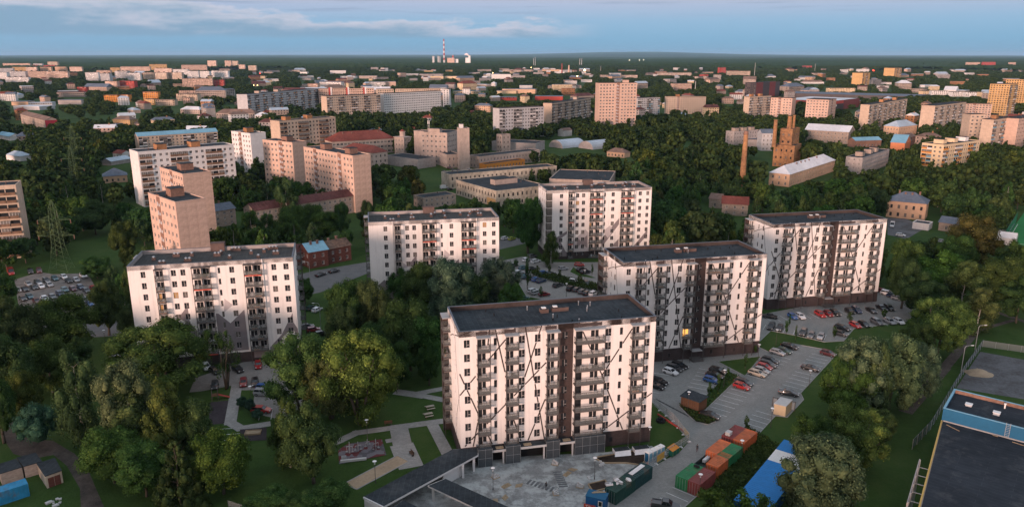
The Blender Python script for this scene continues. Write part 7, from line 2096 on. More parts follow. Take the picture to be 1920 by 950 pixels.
for i,(x,y) in enumerate(((10.7,130.4),(-2.5,121.0),(-1.5,126.2))):
    q=MB(); 
    for j in range(3): q.box(j*.15,1.9-j*.2,j*.2,.9-j*.1,j*.14,j*.14+.12)
    tag(obj('board_pile',q.mesh('board_pile',['wood_plank']),None,(x,y,.03),R.uniform(0,2)),['pile of boards in the right half of the building yard','pile of boards by the carport roof','low pile of boards in the left of the yard'][i],'boards')
for i,(x,y) in enumerate(((-3.5,129.5),(1.2,126.8),(4.6,119.6),(8.8,124.0),(12.6,133.4),(15.2,130.1),(13.8,127.2),(-1.0,122.8),(17.9,135.2),(9.5,135.4))):
    q=MB(); k=i%3
    if k==0: [q.box(a*.42,a*.42+.38,b*.32,b*.32+.28,.14,.14+.22*(1+(a+b)%3)) for a in range(3) for b in range(3)]; q.box(-.1,1.35,-.1,1.05,0,.12,1)
    elif k==1: [q.box(-.6+.1*j,.7+.12*j,j*.22,j*.22+.16,0,.08+.05*(j%2),1) for j in range(5)]
    else:
        for j in range(7): a=R.uniform(0,6.3); d_=R.uniform(0,.8); s=R.uniform(.12,.3); q.prism([(d_*math.cos(a)-s,d_*math.sin(a)-s),(d_*math.cos(a)+s,d_*math.sin(a)-s*.7),(d_*math.cos(a)+s*.6,d_*math.sin(a)+s),(d_*math.cos(a)-s*.8,d_*math.sin(a)+s*.8)],0,s)
    tag(obj(['paver_pallet','timber_offcuts','stone_spoil'][k],q.mesh('site_material',['concrete_light','wood_plank']),None,(x,y,.03),R.uniform(0,3)),[f"grey paver stack on a pallet, {ordinal(i//3)} of four scattered over the building yard",f"loose timber offcuts, {ordinal(i//3)} of three scattered over the building yard",f"small heap of broken pavers, {ordinal(i//3)} of three scattered over the building yard"][k],['pavers','timber','rubble'][k],['paver pallets in the yard','timber offcuts in the yard','broken paver heaps in the yard'][k])
# people: one continuous skinned body each
def person(label,x,y,rz,walk,top,bottom):
    o=thing('person',label,'person',(x,y,.03),rz)
    k=.16 if walk else .05
    V=[(0,0,.96,.125),(0,.0,1.20,.13),(0,0,1.42,.15),(0,.02,1.53,.06),(0,.03,1.62,.085),(0,.04,1.71,.085),
       (.10,k*.5,.90,.09),(.11,k,.50,.062),(.11,k*.6-.04,.09,.045),(.11,k*.6+.12,.04,.042),(-.10,-k*.5,.90,.09),(-.11,-k*.7,.50,.062),(-.11,-k*1.9,.12,.045),(-.11,-k*1.9+.14,.05,.042),
       (.20,0,1.42,.062),(.25,-.05-k*.4,1.15,.046),(.24,.06-k,.92,.034),(.235,.09-k,.83,.032),(-.20,0,1.42,.062),(-.25,-.03+k*.4,1.15,.046),(-.23,.08+k,.94,.034),(-.225,.13+k,.86,.032)]
    E_=[(0,1),(1,2),(2,3),(3,4),(4,5),(0,6),(6,7),(7,8),(8,9),(0,10),(10,11),(11,12),(12,13),(2,14),(14,15),(15,16),(16,17),(2,18),(18,19),(19,20),(20,21)]
    me=bpy.data.meshes.new('person_body'); bm=bmesh.new(); ly=bm.verts.layers.skin.verify(); vs=[bm.verts.new(v[:3]) for v in V]
    for q,v in zip(vs,V): q[ly].radius=(v[3],v[3]*.85)
    vs[0][ly].use_root=True; [bm.edges.new((vs[a],vs[c])) for a,c in E_]; bm.to_mesh(me); bm.free()
    b=obj('body',me,o); b.modifiers.new('skin','SKIN'); sb=b.modifiers.new('sub','SUBSURF'); sb.levels=sb.render_levels=1
    m=bpy.data.materials.new('person_clothes'); m.use_nodes=True; T=NT(m.node_tree); bs=m.node_tree.nodes['Principled BSDF']; bs.inputs['Roughness'].default_value=.9
    s=T.new('ShaderNodeSeparateXYZ'); T.link(T.new('ShaderNodeTexCoord').outputs['Object'],s.inputs[0]); T.link(T.ramp(T.math('DIVIDE',s.outputs[2],1.9),[(0,(.03,.03,.03)),(.045,bottom),(.49,top),(.80,(.42,.26,.19))],'CONSTANT'),bs.inputs['Base Color']); me.materials.append(m)
    h=MB(); h.tube((0,.01,1.68),(0,.0,1.80),.105,.06,9); h.tube((0,-.03,1.58),(0,0,1.70),.085,.105,9); obj('hair',h.mesh('hair',['hair_dark']),o)
person('person in dark clothes standing in the building yard',6.5,125.9,rad(150),False,(.018,.018,.022),(.02,.02,.026)); person('person in a dark jacket walking on the lane past the containers',38.6,140.0,rad(160),True,(.02,.018,.022),(.10,.035,.032))
# small structures
def hut(name,label,cat,P,z,wall,roof,ov=.3,slope=0,door=None):
    cx=sum(p[0] for p in P)/len(P); cy=sum(p[1] for p in P)/len(P); o=thing(name,label,cat,(cx,cy,0)); Q=[(p[0]-cx,p[1]-cy) for p in P]; I=[(p[0]*(1-ov/3),p[1]*(1-ov/3)) for p in Q]
    m=MB(); m.prism(I,0,z-.05); obj('wall',m.mesh('wall',[wall]),o); m=MB(); m.prism(Q,z-.04,z+.10); obj('roof',m.mesh('roof',[roof]),o)
    if door: 
        a,b=Vector((*I[0],0)),Vector((*I[1],0)); d=(b-a).normalized(); n=Vector((d.y,-d.x,0)); l=(b-a).length; m=MB()
        for s0,s1 in((.12,.49),(.51,.88)):
            p,q=a+d*l*s0+n*.04,a+d*l*s1+n*.04; m.quad(tuple(p),tuple(q),(q.x,q.y,z*.78),(p.x,p.y,z*.78))
        obj('door',m.mesh('door',[door]),o)
    return o
SH=[(39.2,160.2),(43.0,156.6),(45.9,159.8),(42.1,163.9)]
o=hut('wooden_shed','dark brown wooden bin shed with a flat grey roof','shed',SH,3,'wood_brown','bitumen',.35)
a,b=Vector((39.2,160.2,0)),Vector((43.0,156.6,0)); cx,cy=sum(p[0] for p in SH)/4,sum(p[1] for p in SH)/4
for (a,b) in((SH[0],SH[1]),(SH[1],SH[2])):
    for i in range(9):
        t=(i+.5)/9; p=Vector((a[0]+(b[0]-a[0])*t-cx,a[1]+(b[1]-a[1])*t-cy,0))*.9; q=cached(('slat',a),lambda:(lambda q:(q.box(-.16,.16,-.03,.03,.1,2.6),q.mesh('slat',['wood_brown']))[1])(MB())); obj('slat',q,o,p,math.atan2(b[1]-a[1],b[0]-a[0]))
hut('substation','small cream substation with a flat grey roof beside the paver lot','substation',[(60.2,157.0),(62.5,155.5),(65.2,158.9),(62.9,160.4)],2.6,'plaster_cream','concrete_light',.12)
o=thing('bin_enclosure','open bin enclosure with black posts behind the cream substation','enclosure',(61.5,161.2,0),rad(-32)); 
for i in range(6): m=cached('bp',lambda:(lambda q:(q.box(-.08,.08,-.08,.08,0,2.2),q.mesh('post',['steel_dark']))[1])(MB())); obj('post',m,o,(i*1.0,0,0))
m=MB(); m.box(-.1,5.1,-.1,.1,2.2,2.3); obj('rail',m.mesh('rail',['steel_dark']),o); m=MB(); m.quad((0,.12,.1),(5,.12,.1),(5,.12,1.9),(0,.12,1.9)); obj('mesh',m.mesh('mesh',['mesh_panel']),o)
hut('garage','old garage with brown double doors and peeling white walls','garage',[(-88.8,126.3),(-86.8,128.4),(-90.9,133.1),(-93.2,130.9)],2.6,'plaster_worn','bitumen',.1,door='brick_dark')
hut('garage','low garage row with a dark blue trimmed roof at the left edge','garage',[(-98.1,127.4),(-95.35,129.85),(-98.5,132.9),(-101.0,130.6)],2.5,'brick_pale','bitumen',.08)
hut('garage','middle garage of the old row with a plain dark roof','garage',[(-95.2,130.0),(-92.75,131.9),(-96.1,135.3),(-98.7,133.3)],2.5,'brick_pale','bitumen',.08)
o=container('shipping_container','bright blue container cut by the left edge',-90.6,123.9,rad(132),(.03,.27,.50)); o['group']='containers at the old garages'
q=MB(); q.box(0,1.3,0,.9,.25,1.2); q.box(.2,1.1,.2,.7,1.2,1.7); q.box(-.3,.0,.2,.7,.1,.5); tag(obj('yellow_cart',q.mesh('yellow_cart',['yellow_trim']),None,(-88.2,144.2,0),rad(30)),'small yellow handcart at the bend of the dirt track','cart')
q=MB(); q.poly([(0,0,.5),(1.6,.2,.2),(1.8,1.2,.15),(.5,1.5,.45)]); q.poly([(.2,-.9,.1),(1.9,-1.1,.1),(1.8,-.2,.3)]); tag(obj('tarpaulin',q.mesh('tarpaulin',['roof_blue']),None,(-86.8,143.2,0),0),'pale teal tarpaulin next to the yellow handcart','tarpaulin')
o=thing('rubble_heap','heap of pale broken stones by the blue container','rubble',(-84.8,121.6,0))
for i in range(9):
    q=MB(); s=R.uniform(.2,.5); q.prism([(-s,-s*.6),(s*.8,-s),(s,s*.7),(-s*.5,s)],0,s*.7); obj('stone',q.mesh('stone',['concrete_light']),o,(R.uniform(-1.6,1.6),R.uniform(-1.2,1.2),0),R.uniform(0,3))
# carports of the front block
def slab(name,label,cat,P,z,th=.35,fascia='white_wall',posts=(),walls=(),zb=0):
    cx=sum(p[0] for p in P)/len(P); cy=sum(p[1] for p in P)/len(P); o=thing(name,label,cat,(cx,cy,0)); Q=[(p[0]-cx,p[1]-cy) for p in P]
    m=MB(); m.prism(Q,z-th,z-.03,0); obj('roof',m.mesh('roof',[fascia]),o); m=MB(); m.prism([(p[0]*.985,p[1]*.985) for p in Q],z-.02,z+.02); obj('roof_felt',m.mesh('roof_felt',['bitumen']),o)
    for p in posts: m=MB(); m.box(-.22,.22,-.22,.22,0,z-th-.01); obj('post',m.mesh('post',[fascia]),o,(p[0]-cx,p[1]-cy,0),rad(13))
    for a,b in walls: m=MB(); m.beam((a[0]-cx,a[1]-cy,(z-th)/2),(b[0]-cx,b[1]-cy,(z-th)/2),.25,z-th-.02); obj('wall',m.mesh('wall',[fascia]),o)
    return o
slab('carport','long grey roofed carport with white walls leading to the front block','carport',[(-26.8,118.5),(-11.9,135.4),(-6.8,135.9),(-6.7,133.2),(-22.7,115.5)],3.3,.4,posts=((-7.6,132.6),(-9.6,130.2)),walls=(((-26.5,118.3),(-13.2,133.6)),((-13.2,127.3),(-10.0,130.9)),((-26.4,118.2),(-22.9,115.8))))
slab('carport','narrow dark roofed carport standing across the building yard','carport',[(-15.6,122.2),(-12.6,124.6),(6.5,110.0),(3.6,107.4)],3.3,.3,'concrete_light',posts=((-14.6,122.2),(-12.6,123.6),(-4.5,114.4),(-2.4,116.0)))
slab('carport','dark blue roofed carport at the bottom edge left of the narrow one','carport',[(-21.0,115.3),(-19.5,117.8),(-12,112),(-14,109.5)],3.2,.3,'concrete_light',posts=((-19.6,115.9),(-14.5,111.8)))
# blue parapet building and its lower roof
U=Vector((10.5,-8.6)).normalized(); V_=Vector((U.y,-U.x))*-1
aU=math.atan2(U.y,U.x)
o=thing('retail_building','commercial building with dark roofs and a bright blue parapet wall','building',(87.3,138.0,0),aU)
m=MB(); m.box(0,60,0,11.6,0,10.2); obj('wall',m.mesh('wall',['bb_blue']),o); m=MB(); m.box(.3,59,.3,11.3,10.2,10.3); obj('roof',m.mesh('roof',['bb_roof']),o)
m=MB(); m.box(0,60,11.3,11.6,10.2,11.0,0); m.box(-.0,.3,.3,11.3,10.2,11.0,0); m.box(0,60,0,.3,10.2,11.0,0); obj('parapet',m.mesh('parapet',['bb_blue']),o); m=MB(); m.box(.31,59,11.15,11.29,10.3,10.98); obj('parapet_lining',m.mesh('parapet_lining',['brick_brown']),o)
m=MB(); m.box(-.06,60,11.25,11.65,11.01,11.07); m.box(-.06,.36,-.05,11.25,11.01,11.07); m.box(.36,60,-.06,.36,11.01,11.07); obj('roof_edge',m.mesh('roof_edge',['roof_blue']),o)
D2=Vector((66.8-87.8,107.8-138.8)); D2l=D2.length; rel=math.atan2(D2.y,D2.x)-aU
m=MB(); ex,ey=math.cos(rel)*D2l*1.2,math.sin(rel)*D2l*1.2; m.prism([(0,-.01),(60,-.01),(60+ex,ey),(ex,ey)],0,8.2); obj('low_wing',m.mesh('low_wing',['plaster_grey']),o)
m=MB(); m.prism([(.3,-.02),(60,-.02),(60+ex,ey),(ex+.3,ey)],8.2,8.3); obj('low_roof',m.mesh('low_roof',['bb_roof']),o); m=MB(); m.beam((.1,-.1,8.33),(ex,ey,8.33),.28,.16); obj('eave_trim',m.mesh('eave_trim',['yellow_trim']),o); m=MB(); m.box(.35,60,-.25,-.03,8.3,8.5); obj('flashing',m.mesh('flashing',['canopy_grey']),o)
for i,(u,v,w_,h_,z0) in enumerate(((3.6,6.2,1.1,.35,10.3),(8.6,5.2,1.1,.5,10.3),(9.5,9.4,.25,1.0,10.3),(15,4.2,.25,1.0,10.3))): q=MB(); q.box(-w_/2,w_/2,-w_/2,w_/2,0,h_); q.box(-w_/2-.1,w_/2+.1,-w_/2-.1,w_/2+.1,h_,h_+.1); obj('skylight' if w_>1 else 'roof_vent',q.mesh('skylight',['white_plastic']),o,(u,v,z0))
q=MB(); q.box(-.9,.9,-.8,.8,0,.7,1); q.box(-1,1,-.9,.9,.7,.85); obj('skylight',q.mesh('skylight',['white_plastic','paint_coral']),o,(18+math.cos(rel)*19,math.sin(rel)*19,8.3))
q=MB(); [q.box(xx,xx+.06,-.12,-.06,8.3,11.4) for xx in(0,.7)]; [q.box(.06,.7,-.12,-.07,z_,z_+.05) for z_ in np.arange(8.6,11.3,.35)]; obj('ladder',q.mesh('ladder',['galv']),o,(10.8,0,0))
for i,(u,v,a,l) in enumerate(((1.2,-1.6,-.5,2.8),(12.3,-1.4,-.12,3.9),(9,-.7,0,.9))): q=MB(); q.box(0,l,-.08,.08,0,.08); tag(obj('plank',q.mesh('plank',['timber_edge']),None,tuple(Vector((87.3,138.0,8.34))+Vector((u*U.x-v*U.y,u*U.y+v*U.x,0))),aU+a),['pale plank lying at the corner of the dark low roof','longest pale plank lying along the blue parapet','short plank end beside the roof ladder'][i],'plank')
o=thing('sign_frame','tall billboard frame seen edge on beside the dark roof','billboard',(74.2,121.6,0),math.atan2(D2.y,D2.x)); m=MB()
for i in range(6): m.box(i*3.2,i*3.2+.12,0,.12,0,9.0); m.beam((i*3.2+.07,.1,7.5),(i*3.2+.07,2.2,7.5),.1,.1)
obj('post',m.mesh('post',['galv']),o); m=MB(); m.box(-.2,16.4,-.16,-.02,5.2,9.0); obj('board',m.mesh('board',['plaster_grey']),o)
# fence round the bare lot
def fence(name,label,pts,h,mt,step=3.0,postm='galv',solid=False):
    o=thing(name,label,'fence',(pts[0][0],pts[0][1],0)); x0,y0=pts[0]
    for a,b in zip(pts,pts[1:]):
        l=math.hypot(b[0]-a[0],b[1]-a[1]); n=max(1,int(l/step)); an=math.atan2(b[1]-a[1],b[0]-a[0])
        for i in range(n):
            t=i/n; p=(a[0]+(b[0]-a[0])*t-x0,a[1]+(b[1]-a[1])*t-y0,0); m=cached(('fp',h,postm),lambda:(lambda q:(q.tube((0,0,0),(0,0,h),.05,n=5),q.mesh('post',[postm]))[1])(MB())); obj('post',m,o,p)
            w_=l/n; m=cached(('fm',h,mt,round(w_,1)),lambda:(lambda q:(q.quad((.05,0,.08),(w_-.05,0,.08),(w_-.05,0,h-.05),(.05,0,h-.05)),q.tube((0,0,h-.05),(w_,0,h-.05),.03,n=4),q.mesh('panel',[mt]))[-1])(MB())); obj('panel',m,o,p,an)
transp('fence_grey',(.20,.23,.26),.75); transp('net_dark',(.015,.10,.07),.9)
fence('lot_fence','grey mesh fence along the left side of the bare lot',[(84.0,141.0),(92.5,149.5),(106.5,166.5),(119,181.5),(133.5,198)],2.4,'fence_grey')
fence('lot_fence','thin green mesh fence along the back of the bare lot',[(133.5,198),(150,190),(175,180)],2.0,'mesh_panel')
fence('ball_fence','high dark green net fence along the football pitch',[tuple(PO['football_pitch'][0]),tuple(PO['football_pitch'][5])],6,'net_dark',4,'net_green')
fence('garden_fence','low wire fence in the lower left lawn',[(-52,120.5),(-47,118.2),(-45.5,112)],1.3,'mesh_panel',2.5)
m=MB(); q0=PO['football_pitch']
def along(a,b,z,w_): m.beam((a[0],a[1],z),(b[0],b[1],z),w_,.01)
cxp=sum(p[0] for p in q0)/6; cyp=sum(p[1] for p in q0)/6; qi=[(p[0]+(cxp-p[0])*.06,p[1]+(cyp-p[1])*.06) for p in q0]
along(qi[0],qi[5],.04,.25); along(qi[0],qi[1],.04,.25); along(qi[1],qi[2],.04,.25)
obj('pitch_marking',m.mesh('pitch_marking',['line_white']),kind='structure')
gp_=PO['football_pitch'][0]; o=thing('football_goal','white football goal on the green pitch','goal',(gp_[0]+10,gp_[1]+14,0),rad(45)); m=MB(); m.tube((0,0,0),(0,0,2.4),.08); m.tube((0,6,0),(0,6,2.4),.08); m.tube((0,0,2.4),(0,6,2.4),.08); obj('frame',m.mesh('frame',['white_plastic']),o)
o=thing('tent','white peaked tent beside the green net fence','tent',(DATA['MISC']['tent'][0],DATA['MISC']['tent'][1],0),rad(-40)); m=MB(); m.box(-4,4,-3,3,0,3); obj('wall',m.mesh('wall',['foil_white']),o); m=MB(); m.quad((-4.1,-3.1,3),(4.1,-3.1,3),(4.1,0,5.2),(-4.1,0,5.2)); m.quad((4.1,3.1,3),(-4.1,3.1,3),(-4.1,0,5.2),(4.1,0,5.2)); m.poly([(-4,3,3),(-4,-3,3),(-4,0,5.1)]); m.poly([(4,-3,3),(4,3,3),(4,0,5.1)]); obj('roof',m.mesh('roof',['foil_white']),o)
o=thing('billboard','white billboard seen edge on left of the white tent','billboard',(DATA['MISC']['bill'][0],DATA['MISC']['bill'][1],0),rad(62)); m=MB(); m.box(0,9,-.2,.2,2.5,9); obj('board',m.mesh('board',['foil_white']),o); m=MB(); [m.box(x_,x_+.3,-.15,.15,0,2.49) for x_ in(1,7.5)]; obj('post',m.mesh('post',['galv']),o)
q=MB(); rr=random.Random(2)
for j in range(6):
    for i in range(12):
        pass
heap=MB(); n=14; ringsv=[]
for j in range(5):
    r=2.7*(1-j/4.6); zz=1.6*(1-(1-j/4.6)**0)+.34*j
    ringsv.append(len(heap.v)); heap.v+=[(r*1.3*math.cos(2*math.pi*i/n)*rr.uniform(.85,1.12),r*math.sin(2*math.pi*i/n)*rr.uniform(.85,1.12),zz*rr.uniform(.85,1.1)) for i in range(n)]
for a,b in zip(ringsv,ringsv[1:]):
    for i in range(n): heap.f.append((a+i,a+(i+1)%n,b+(i+1)%n,b+i)); heap.m.append(0)
heap.f.append(tuple(ringsv[-1]+i for i in range(n))); heap.m.append(0)
tag(obj('sand_heap',heap.mesh('sand_heap',['sand'],True),None,(DATA['MISC']['heap'][0],DATA['MISC']['heap'][1],.0)),'low heap of pale sand on the bare lot','heap')
# playground things
def bench(x,y,a,lab,mt='wood_brown'):
    o=thing('bench',lab,'bench',(x,y,.05),rad(a)); m=cached('bs',lambda:(lambda q:(q.box(-.9,.9,-.25,.25,.42,.48),q.mesh('seat',['wood_brown']))[1])(MB())); obj('seat',m,o); m=cached('bb',lambda:(lambda q:(q.box(-.9,.9,.2,.26,.55,.9),q.mesh('backrest',['wood_brown']))[1])(MB())); obj('backrest',m,o)
    for s in(-.7,.7): m=cached('bl',lambda:(lambda q:(q.box(-.05,.05,-.22,.24,0,.42),q.mesh('leg',['steel_dark']))[1])(MB())); obj('leg',m,o,(s,0,0))
M_=DATA['MISC']
bench(*M_['bench1'],10,'dark bench beside the upper park path'); bench(*M_['bench2'],-60,'dark bench at the lower end of the park path')
for i,k in enumerate(('pic1','pic2')):
    o=thing('picnic_table',['wooden picnic table under the trees, farther one','wooden picnic table under the trees, nearer one'][i],'picnic table',(*M_[k],0),rad(25)); m=MB(); m.box(-1,1,-.4,.4,.72,.78); obj('tabletop',m.mesh('tabletop',['plaster_worn']),o)
    for s in(-1,1): m=MB(); m.box(-1,1,s*.85-.15,s*.85+.15,.42,.47); obj('seat',m.mesh('seat',['plaster_worn']),o)
    for s in(-.7,.7): m=MB(); m.beam((s,-.9,0),(s,.3,.72),.1,.1); m.beam((s,.9,0),(s,-.3,.72),.1,.1); obj('leg',m.mesh('leg',['wood_brown']),o)
for i,(k,h_) in enumerate((('pg1',2.6),('pg2',2.2),('pg3',2.6),('pg4',1.8))):
    o=thing('outdoor_gym',f"grey outdoor exercise machine, {ordinal(i)} from the left on the red tiles",'exercise machine',(*M_[k],.11),rad(20*i),'exercise machines on the red tiles'); m=MB(); m.tube((0,0,0),(0,0,h_),.09); obj('post',m.mesh('post',['galv']),o); m=MB(); m.tube((-.6,0,h_*.6),(.6,0,h_*.6),.05); m.box(-.8,-.4,-.2,.2,.4,.46); m.box(.4,.8,-.2,.2,.4,.46); m.tube((-.6,0,.42),(-.6,0,h_*.6),.04); m.tube((.6,0,.42),(.6,0,h_*.6),.04); obj('handle',m.mesh('handle',['galv']),o)
q=MB(); q.box(0,5.2,0,.5,0,.45); q.box(.2,1.2,.5,1.2,0,.9,1); tag(obj('concrete_bench',q.mesh('concrete_bench',['concrete_light','galv']),None,(*M_['cb'],.11),rad(12)),'long concrete bench on the near edge of the red tiles','bench')
o=thing('sandbox','wooden framed sandbox on dark rubber ground','sandbox',(*M_['sandbox'],.09),rad(8)); m=MB()
for a in((-1.7,1.7,-.95,-.8),(-1.7,1.7,.8,.95),(-1.7,-1.55,-.8,.8),(1.55,1.7,-.8,.8)): m.box(*a,0,.35)
obj('frame',m.mesh('frame',['timber_edge']),o); m=MB(); m.box(-1.55,1.55,-.8,.8,0,.2); obj('sand',m.mesh('sand',['sand']),o)
o=thing('play_slide','dark red climbing frame half hidden by the birch trees','play frame',(*M_['slide'],.05),rad(20)); m=MB()
for xx in(0,1.4):
    for yy in(0,1.4): m.box(xx-.06,xx+.06,yy-.06,yy+.06,0,2.6)
obj('post',m.mesh('post',['steel_dark']),o); m=MB(); m.box(-.1,1.5,-.1,1.5,1.2,1.3); obj('deck',m.mesh('deck',['wood_brown']),o); m=MB(); m.quad((1.5,.2,1.25),(1.5,1.1,1.25),(4.0,1.1,.2),(4.0,.2,.2)); m.quad((1.5,.2,1.2),(4.0,.2,.15),(4.0,1.1,.15),(1.5,1.1,1.2)); obj('slide',m.mesh('slide',['paint_red']),o)
# hedges and bed plants
def shrubs(name,P,n,h,label):
    Qv=[];Vv=[]; rg3=np.random.default_rng(len(name)+n); xs=[p[0] for p in P]; ys=[p[1] for p in P]; k=0
    while k<n:
        x,y=rg3.uniform(min(xs),max(xs)),rg3.uniform(min(ys),max(ys)); ins=False; j=len(P)-1
        for i in range(len(P)):
            if (P[i][1]>y)!=(P[j][1]>y) and x<(P[j][0]-P[i][0])*(y-P[i][1])/(P[j][1]-P[i][1])+P[i][0]: ins=not ins
            j=i
        if not ins: continue
        d=rg3.normal(size=3); d/=np.linalg.norm(d); t=np.cross(d,(.3,.5,.8)); t/=np.linalg.norm(t); b=np.cross(d,t); s=rg3.uniform(.12,.28); p=np.array([x,y,.1+h*rg3.uniform(0,1)**.6]); o=len(Vv); Vv+=[p-t*s,p-b*s,p+t*s,p+b*s]; Qv.append((o,o+1,o+2,o+3)); k+=1
    o=obj(name,np_mesh(name,np.array(Vv),np.array(Qv),['leaf_far']),kind='stuff'); o['label']=label
shrubs('hedge',PO['hedge_D'],5200,1.1,'low dark green hedge dividing the car park'); shrubs('bed_foliage',PO['bed'],700,.7,'loose low plants in the bed by the shed'); shrubs('undergrowth',PO['grass_G2'],420,.4,'tufts under the young trees of the strip')
shrubs('undergrowth',[(48,146),(52.5,150.5),(57,141),(41,121),(36,121.5)],5200,.7,'rough weeds between containers and blue cabins')
# chimneys, pylons, masts
o=thing('brick_chimney','tall lone orange brick factory chimney','chimney',(139.7,449,0)); m=MB(); m.tube((0,0,0),(0,0,34),2.0,1.25,12,0); obj('shaft',m.mesh('shaft',['brick_ruin']),o); m=MB(); m.tube((0,0,34),(0,0,34.6),1.5,1.6,12); m.tube((0,0,34.6),(0,0,36.2),1.35,1.3,12); obj('crown_ring',m.mesh('crown_ring',['brick_brown']),o)
for x,y,z0,h_,r,lab in DATA['MISC']['rchim']:
    q=MB(); q.tube((0,0,0),(0,0,h_),r*1.15,r,8); q.tube((0,0,h_),(0,0,h_+.5),r*1.25,r*1.25,8); tag(obj('ruin_chimney',q.mesh('ruin_chimney',['brick_ruin']),None,(x,y,z0)),lab,'chimney')
def pylon(x,y,h,label,a=0,arms=((.72,4.8),(.5,5.0))):
    o=thing('power_pylon',label,'pylon',(x,y,0),rad(a)); lv=[(0,3.4),(.18,2.3),(.38,1.6),(.55,1.4),(.75,1.2),(.88,1.0),(1,.12)]
    m=MB(); t=.075
    for (a0,w0),(a1,w1) in zip(lv,lv[1:]):
        c0=[(-w0,-w0,a0*h),(w0,-w0,a0*h),(w0,w0,a0*h),(-w0,w0,a0*h)]; c1=[(-w1,-w1,a1*h),(w1,-w1,a1*h),(w1,w1,a1*h),(-w1,w1,a1*h)]
        for i in range(4): m.tube(c0[i],c1[i],t*.8,t*.7,4,0,False)
    obj('leg',m.mesh('leg',['steel_green']),o); m=MB()
    n=14
    def wat(f):
        for (a0,w0),(a1,w1) in zip(lv,lv[1:]):
            if a0<=f<=a1: return w0+(w1-w0)*(f-a0)/(a1-a0)
    for k in range(n):
        f0,f1=k/n*.97,(k+1)/n*.97; w0,w1=wat(f0),wat(f1)
        for (ax,ay),(bx,by) in(((-1,-1),(1,-1)),((1,-1),(1,1)),((1,1),(-1,1)),((-1,1),(-1,-1))):
            m.tube((ax*w0,ay*w0,f0*h),(bx*w1,by*w1,f1*h),t*.4,t*.4,3,0,False); m.tube((bx*w0,by*w0,f0*h),(ax*w1,ay*w1,f1*h),t*.4,t*.4,3,0,False)
    obj('bracing',m.mesh('bracing',['steel_green']),o)
    for f,l in arms:
        for s in(-1,1):
            m=MB(); z_=f*h; w0=wat(f); m.tube((s*w0,-w0,z_),(s*(w0+l),0,z_),t*.6,t*.5,4); m.tube((s*w0,w0,z_),(s*(w0+l),0,z_),t*.6,t*.5,4); m.tube((s*w0,0,z_+1.6),(s*(w0+l),0,z_),t*.5,t*.4,4); obj('arm',m.mesh('arm',['steel_green']),o)
            m=MB(); m.tube((0,0,0),(0,0,-1.5),.14,.14,6); obj('insulator',m.mesh('insulator',['brick_brown']),o,(s*(w0+l-.2),0,z_-.02))
pylon(-173.1,275.9,27.5,'green lattice pylon beside the gravel car park',8); pylon(-265.8,450,27,'green lattice pylon left of the long white panel block, middle one',8); pylon(-313,535,32,'green lattice pylon farthest away among the trees at left',8)
o=thing('antenna_mast','white antenna mast on the beige factory block roof','antenna',(-62.5,566,24)); m=MB(); [m.tube((dx_,dy_,0),(dx_*.5,dy_*.5,8.5),.1,.08,4) for dx_ in(-.6,.6) for dy_ in(-.6,.6)]; [m.box(-.6,.6,-.6,.6,z_,z_+.1) for z_ in(2,4.5,7)]; obj('lattice',m.mesh('lattice',['galv']),o); m=MB(); [m.box(x_-.2,x_+.2,-.95,-.65,6,8.6) for x_ in(-.5,.5)]; obj('antenna_panel',m.mesh('antenna_panel',['white_plastic']),o)
for i,(x,y,a,L_,r_) in enumerate(DATA['MISC']['hang']):
    o=thing('arched_hangar',['pale arched metal hangar left of the two by the gardens','pale arched metal hangar right of the two by the gardens'][i],'hangar',(x,y,0),rad(a)); m=MB(); n=10
    for k in range(n):
        t0,t1=math.pi*k/n,math.pi*(k+1)/n; m.quad((r_*math.cos(t0),0,r_*.75*math.sin(t0)),(r_*math.cos(t0),L_,r_*.75*math.sin(t0)),(r_*math.cos(t1),L_,r_*.75*math.sin(t1)),(r_*math.cos(t1),0,r_*.75*math.sin(t1)))
    obj('roof',m.mesh('roof',['roof_paleblue']),o); m=MB(); m.poly([(r_*math.cos(math.pi*k/n),.02,r_*.75*math.sin(math.pi*k/n)) for k in range(n+1)]); m.poly([(r_*math.cos(math.pi*k/n),L_-.02,r_*.75*math.sin(math.pi*k/n)) for k in range(n,-1,-1)]); obj('end_wall',m.mesh('end_wall',['plaster_grey']),o)
# power plant and far masts
F_=DATA['MISC']
def stack(lab,x,y,h,r,bands,cat='chimney',name='power_station_chimney'):
    o=thing(name,lab,cat,(x,y,0)); n=len(bands)
    for i,b_ in enumerate(bands): m=MB(); m.tube((0,0,h*i/n),(0,0,h*(i+1)/n),r*(1-.4*i/n),r*(1-.4*(i+1)/n),10); obj('band',m.mesh('band',[b_]),o)
x,y=F_['plant']; stack('tall red and white banded power station chimney on the horizon',x,y,207,7.5,['mast_white']*2+['mast_red','mast_white']*4+['mast_red'])
for i,(dx_,w_,h_,mt) in enumerate(((-92,16,66,'concrete_light'),(-52,9,68,'concrete_light'),(-40,9,64,'concrete_light'),(55,60,52,'concrete_pink'),(72,12,74,'mast_red'),(98,36,44,'white_plastic'),(212,16,72,'white_plastic'),(195,34,54,'white_plastic'))):
    o=thing('plant_building',f"far power station building, {ordinal(i)} from the left around the banded chimney",'building',(x+dx_,y+10*(i%3),0),0,'power station buildings'); m=MB(); m.box(-w_/2,w_/2,0,30,0,h_); obj('wall',m.mesh('wall',[mt]),o); m=MB(); m.box(-w_/2-1,w_/2+1,-1,31,h_,h_+2.5); obj('roof',m.mesh('roof',['concrete_light']),o)
st=MB()
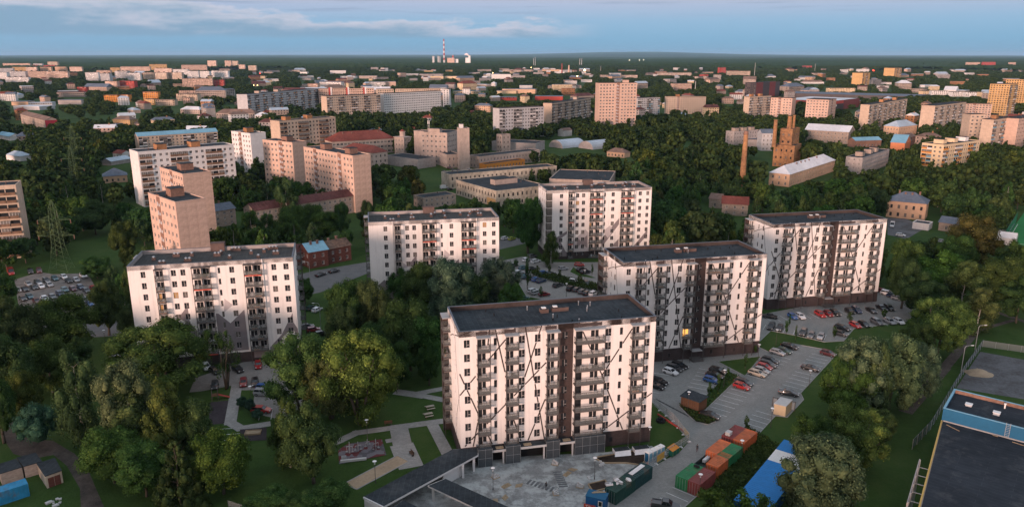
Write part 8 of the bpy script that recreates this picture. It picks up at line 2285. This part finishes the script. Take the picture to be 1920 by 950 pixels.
for i in range(26):
    t=i/25; c_=(R.uniform(-3,3)-t*34,R.uniform(-3,3),R.uniform(-3,3)+10*math.sin(t*2.4)); r_=3+5*math.sin(math.pi*min(1,t*.9+.1))
    for j in range(4):
        for k in range(8):
            a0,a1=2*math.pi*k/8,2*math.pi*(k+1)/8; b0,b1=math.pi*j/4,math.pi*(j+1)/4
            st.quad(*[(c_[0]+r_*math.sin(b_)*math.cos(a_),c_[1]+r_*math.sin(b_)*math.sin(a_),c_[2]+r_*math.cos(b_)) for b_,a_ in((b0,a0),(b1,a0),(b1,a1),(b0,a1))])
so_=obj('steam',st.mesh('steam',['steam'],True),None,(x+208,y+5,74),kind='stuff'); so_['label']='white steam drifting from the far power station'
for i,(px_,py_,h_) in enumerate(F_['stacks']): stack(['left','right','left','right'][i]+[' thin silver chimney of the nearer far pair',' thin silver chimney of the nearer far pair',' thin silver chimney of the far right pair',' thin silver chimney of the far right pair'][i],px_,py_,h_,2.2,['vent_metal','vent_metal'],name='steel_chimney')
for i,(px_,py_,h_,w_) in enumerate(F_['crane']): stack(['thin red factory mast left of the pink one','pink factory mast right of the thin red one'][i],px_,py_,h_,w_,['mast_red' if i==0 else 'concrete_pink'],'mast','factory_mast')
x,y,h_=F_['mast']; stack('very thin radio mast on the left horizon',x,y,h_,1.6,['galv'],'mast','radio_mast')
for i,(px_,py_,h_) in enumerate(F_['poles']): stack(f"slender grey concrete pole, {ordinal(i)} from the left above the far trees",px_,py_,h_,.7,['concrete_light'],'pole','tall_pole')
for i,(px_,py_,h_,r_,mt,lab) in enumerate(F_['lights']):
    o=thing('lit_lamp',lab,'lamp',(px_,py_,0)); m=MB(); m.tube((0,0,0),(0,0,h_),.25,.2,5); obj('pole',m.mesh('pole',['steel_dark']),o); bm=bmesh.new(); bmesh.ops.create_icosphere(bm,subdivisions=1,radius=r_); me=bpy.data.meshes.new('lamp_glow'); bm.to_mesh(me); bm.free(); me.materials.append(MATS[mt]); obj('lamp_head',me,o,(0,0,h_+r_))
# ------------------------------------------------------------------ evening haze
if HAZE>0:
    m=bpy.data.materials.new('haze'); m.use_nodes=True; T=NT(m.node_tree); T.n.clear(); o_=T.new('ShaderNodeOutputMaterial'); pv=T.new('ShaderNodeVolumePrincipled'); pv.inputs['Color'].default_value=(.42,.72,1,1); pv.inputs['Density'].default_value=HAZE; pv.inputs['Anisotropy'].default_value=0; T.link(pv.outputs[0],o_.inputs['Volume']); MATS['haze']=m
    b=MB(); b.box(-95000,95000,-95000,95000,-1.5,262); obj('haze',b.mesh('haze',['haze']),kind='stuff')
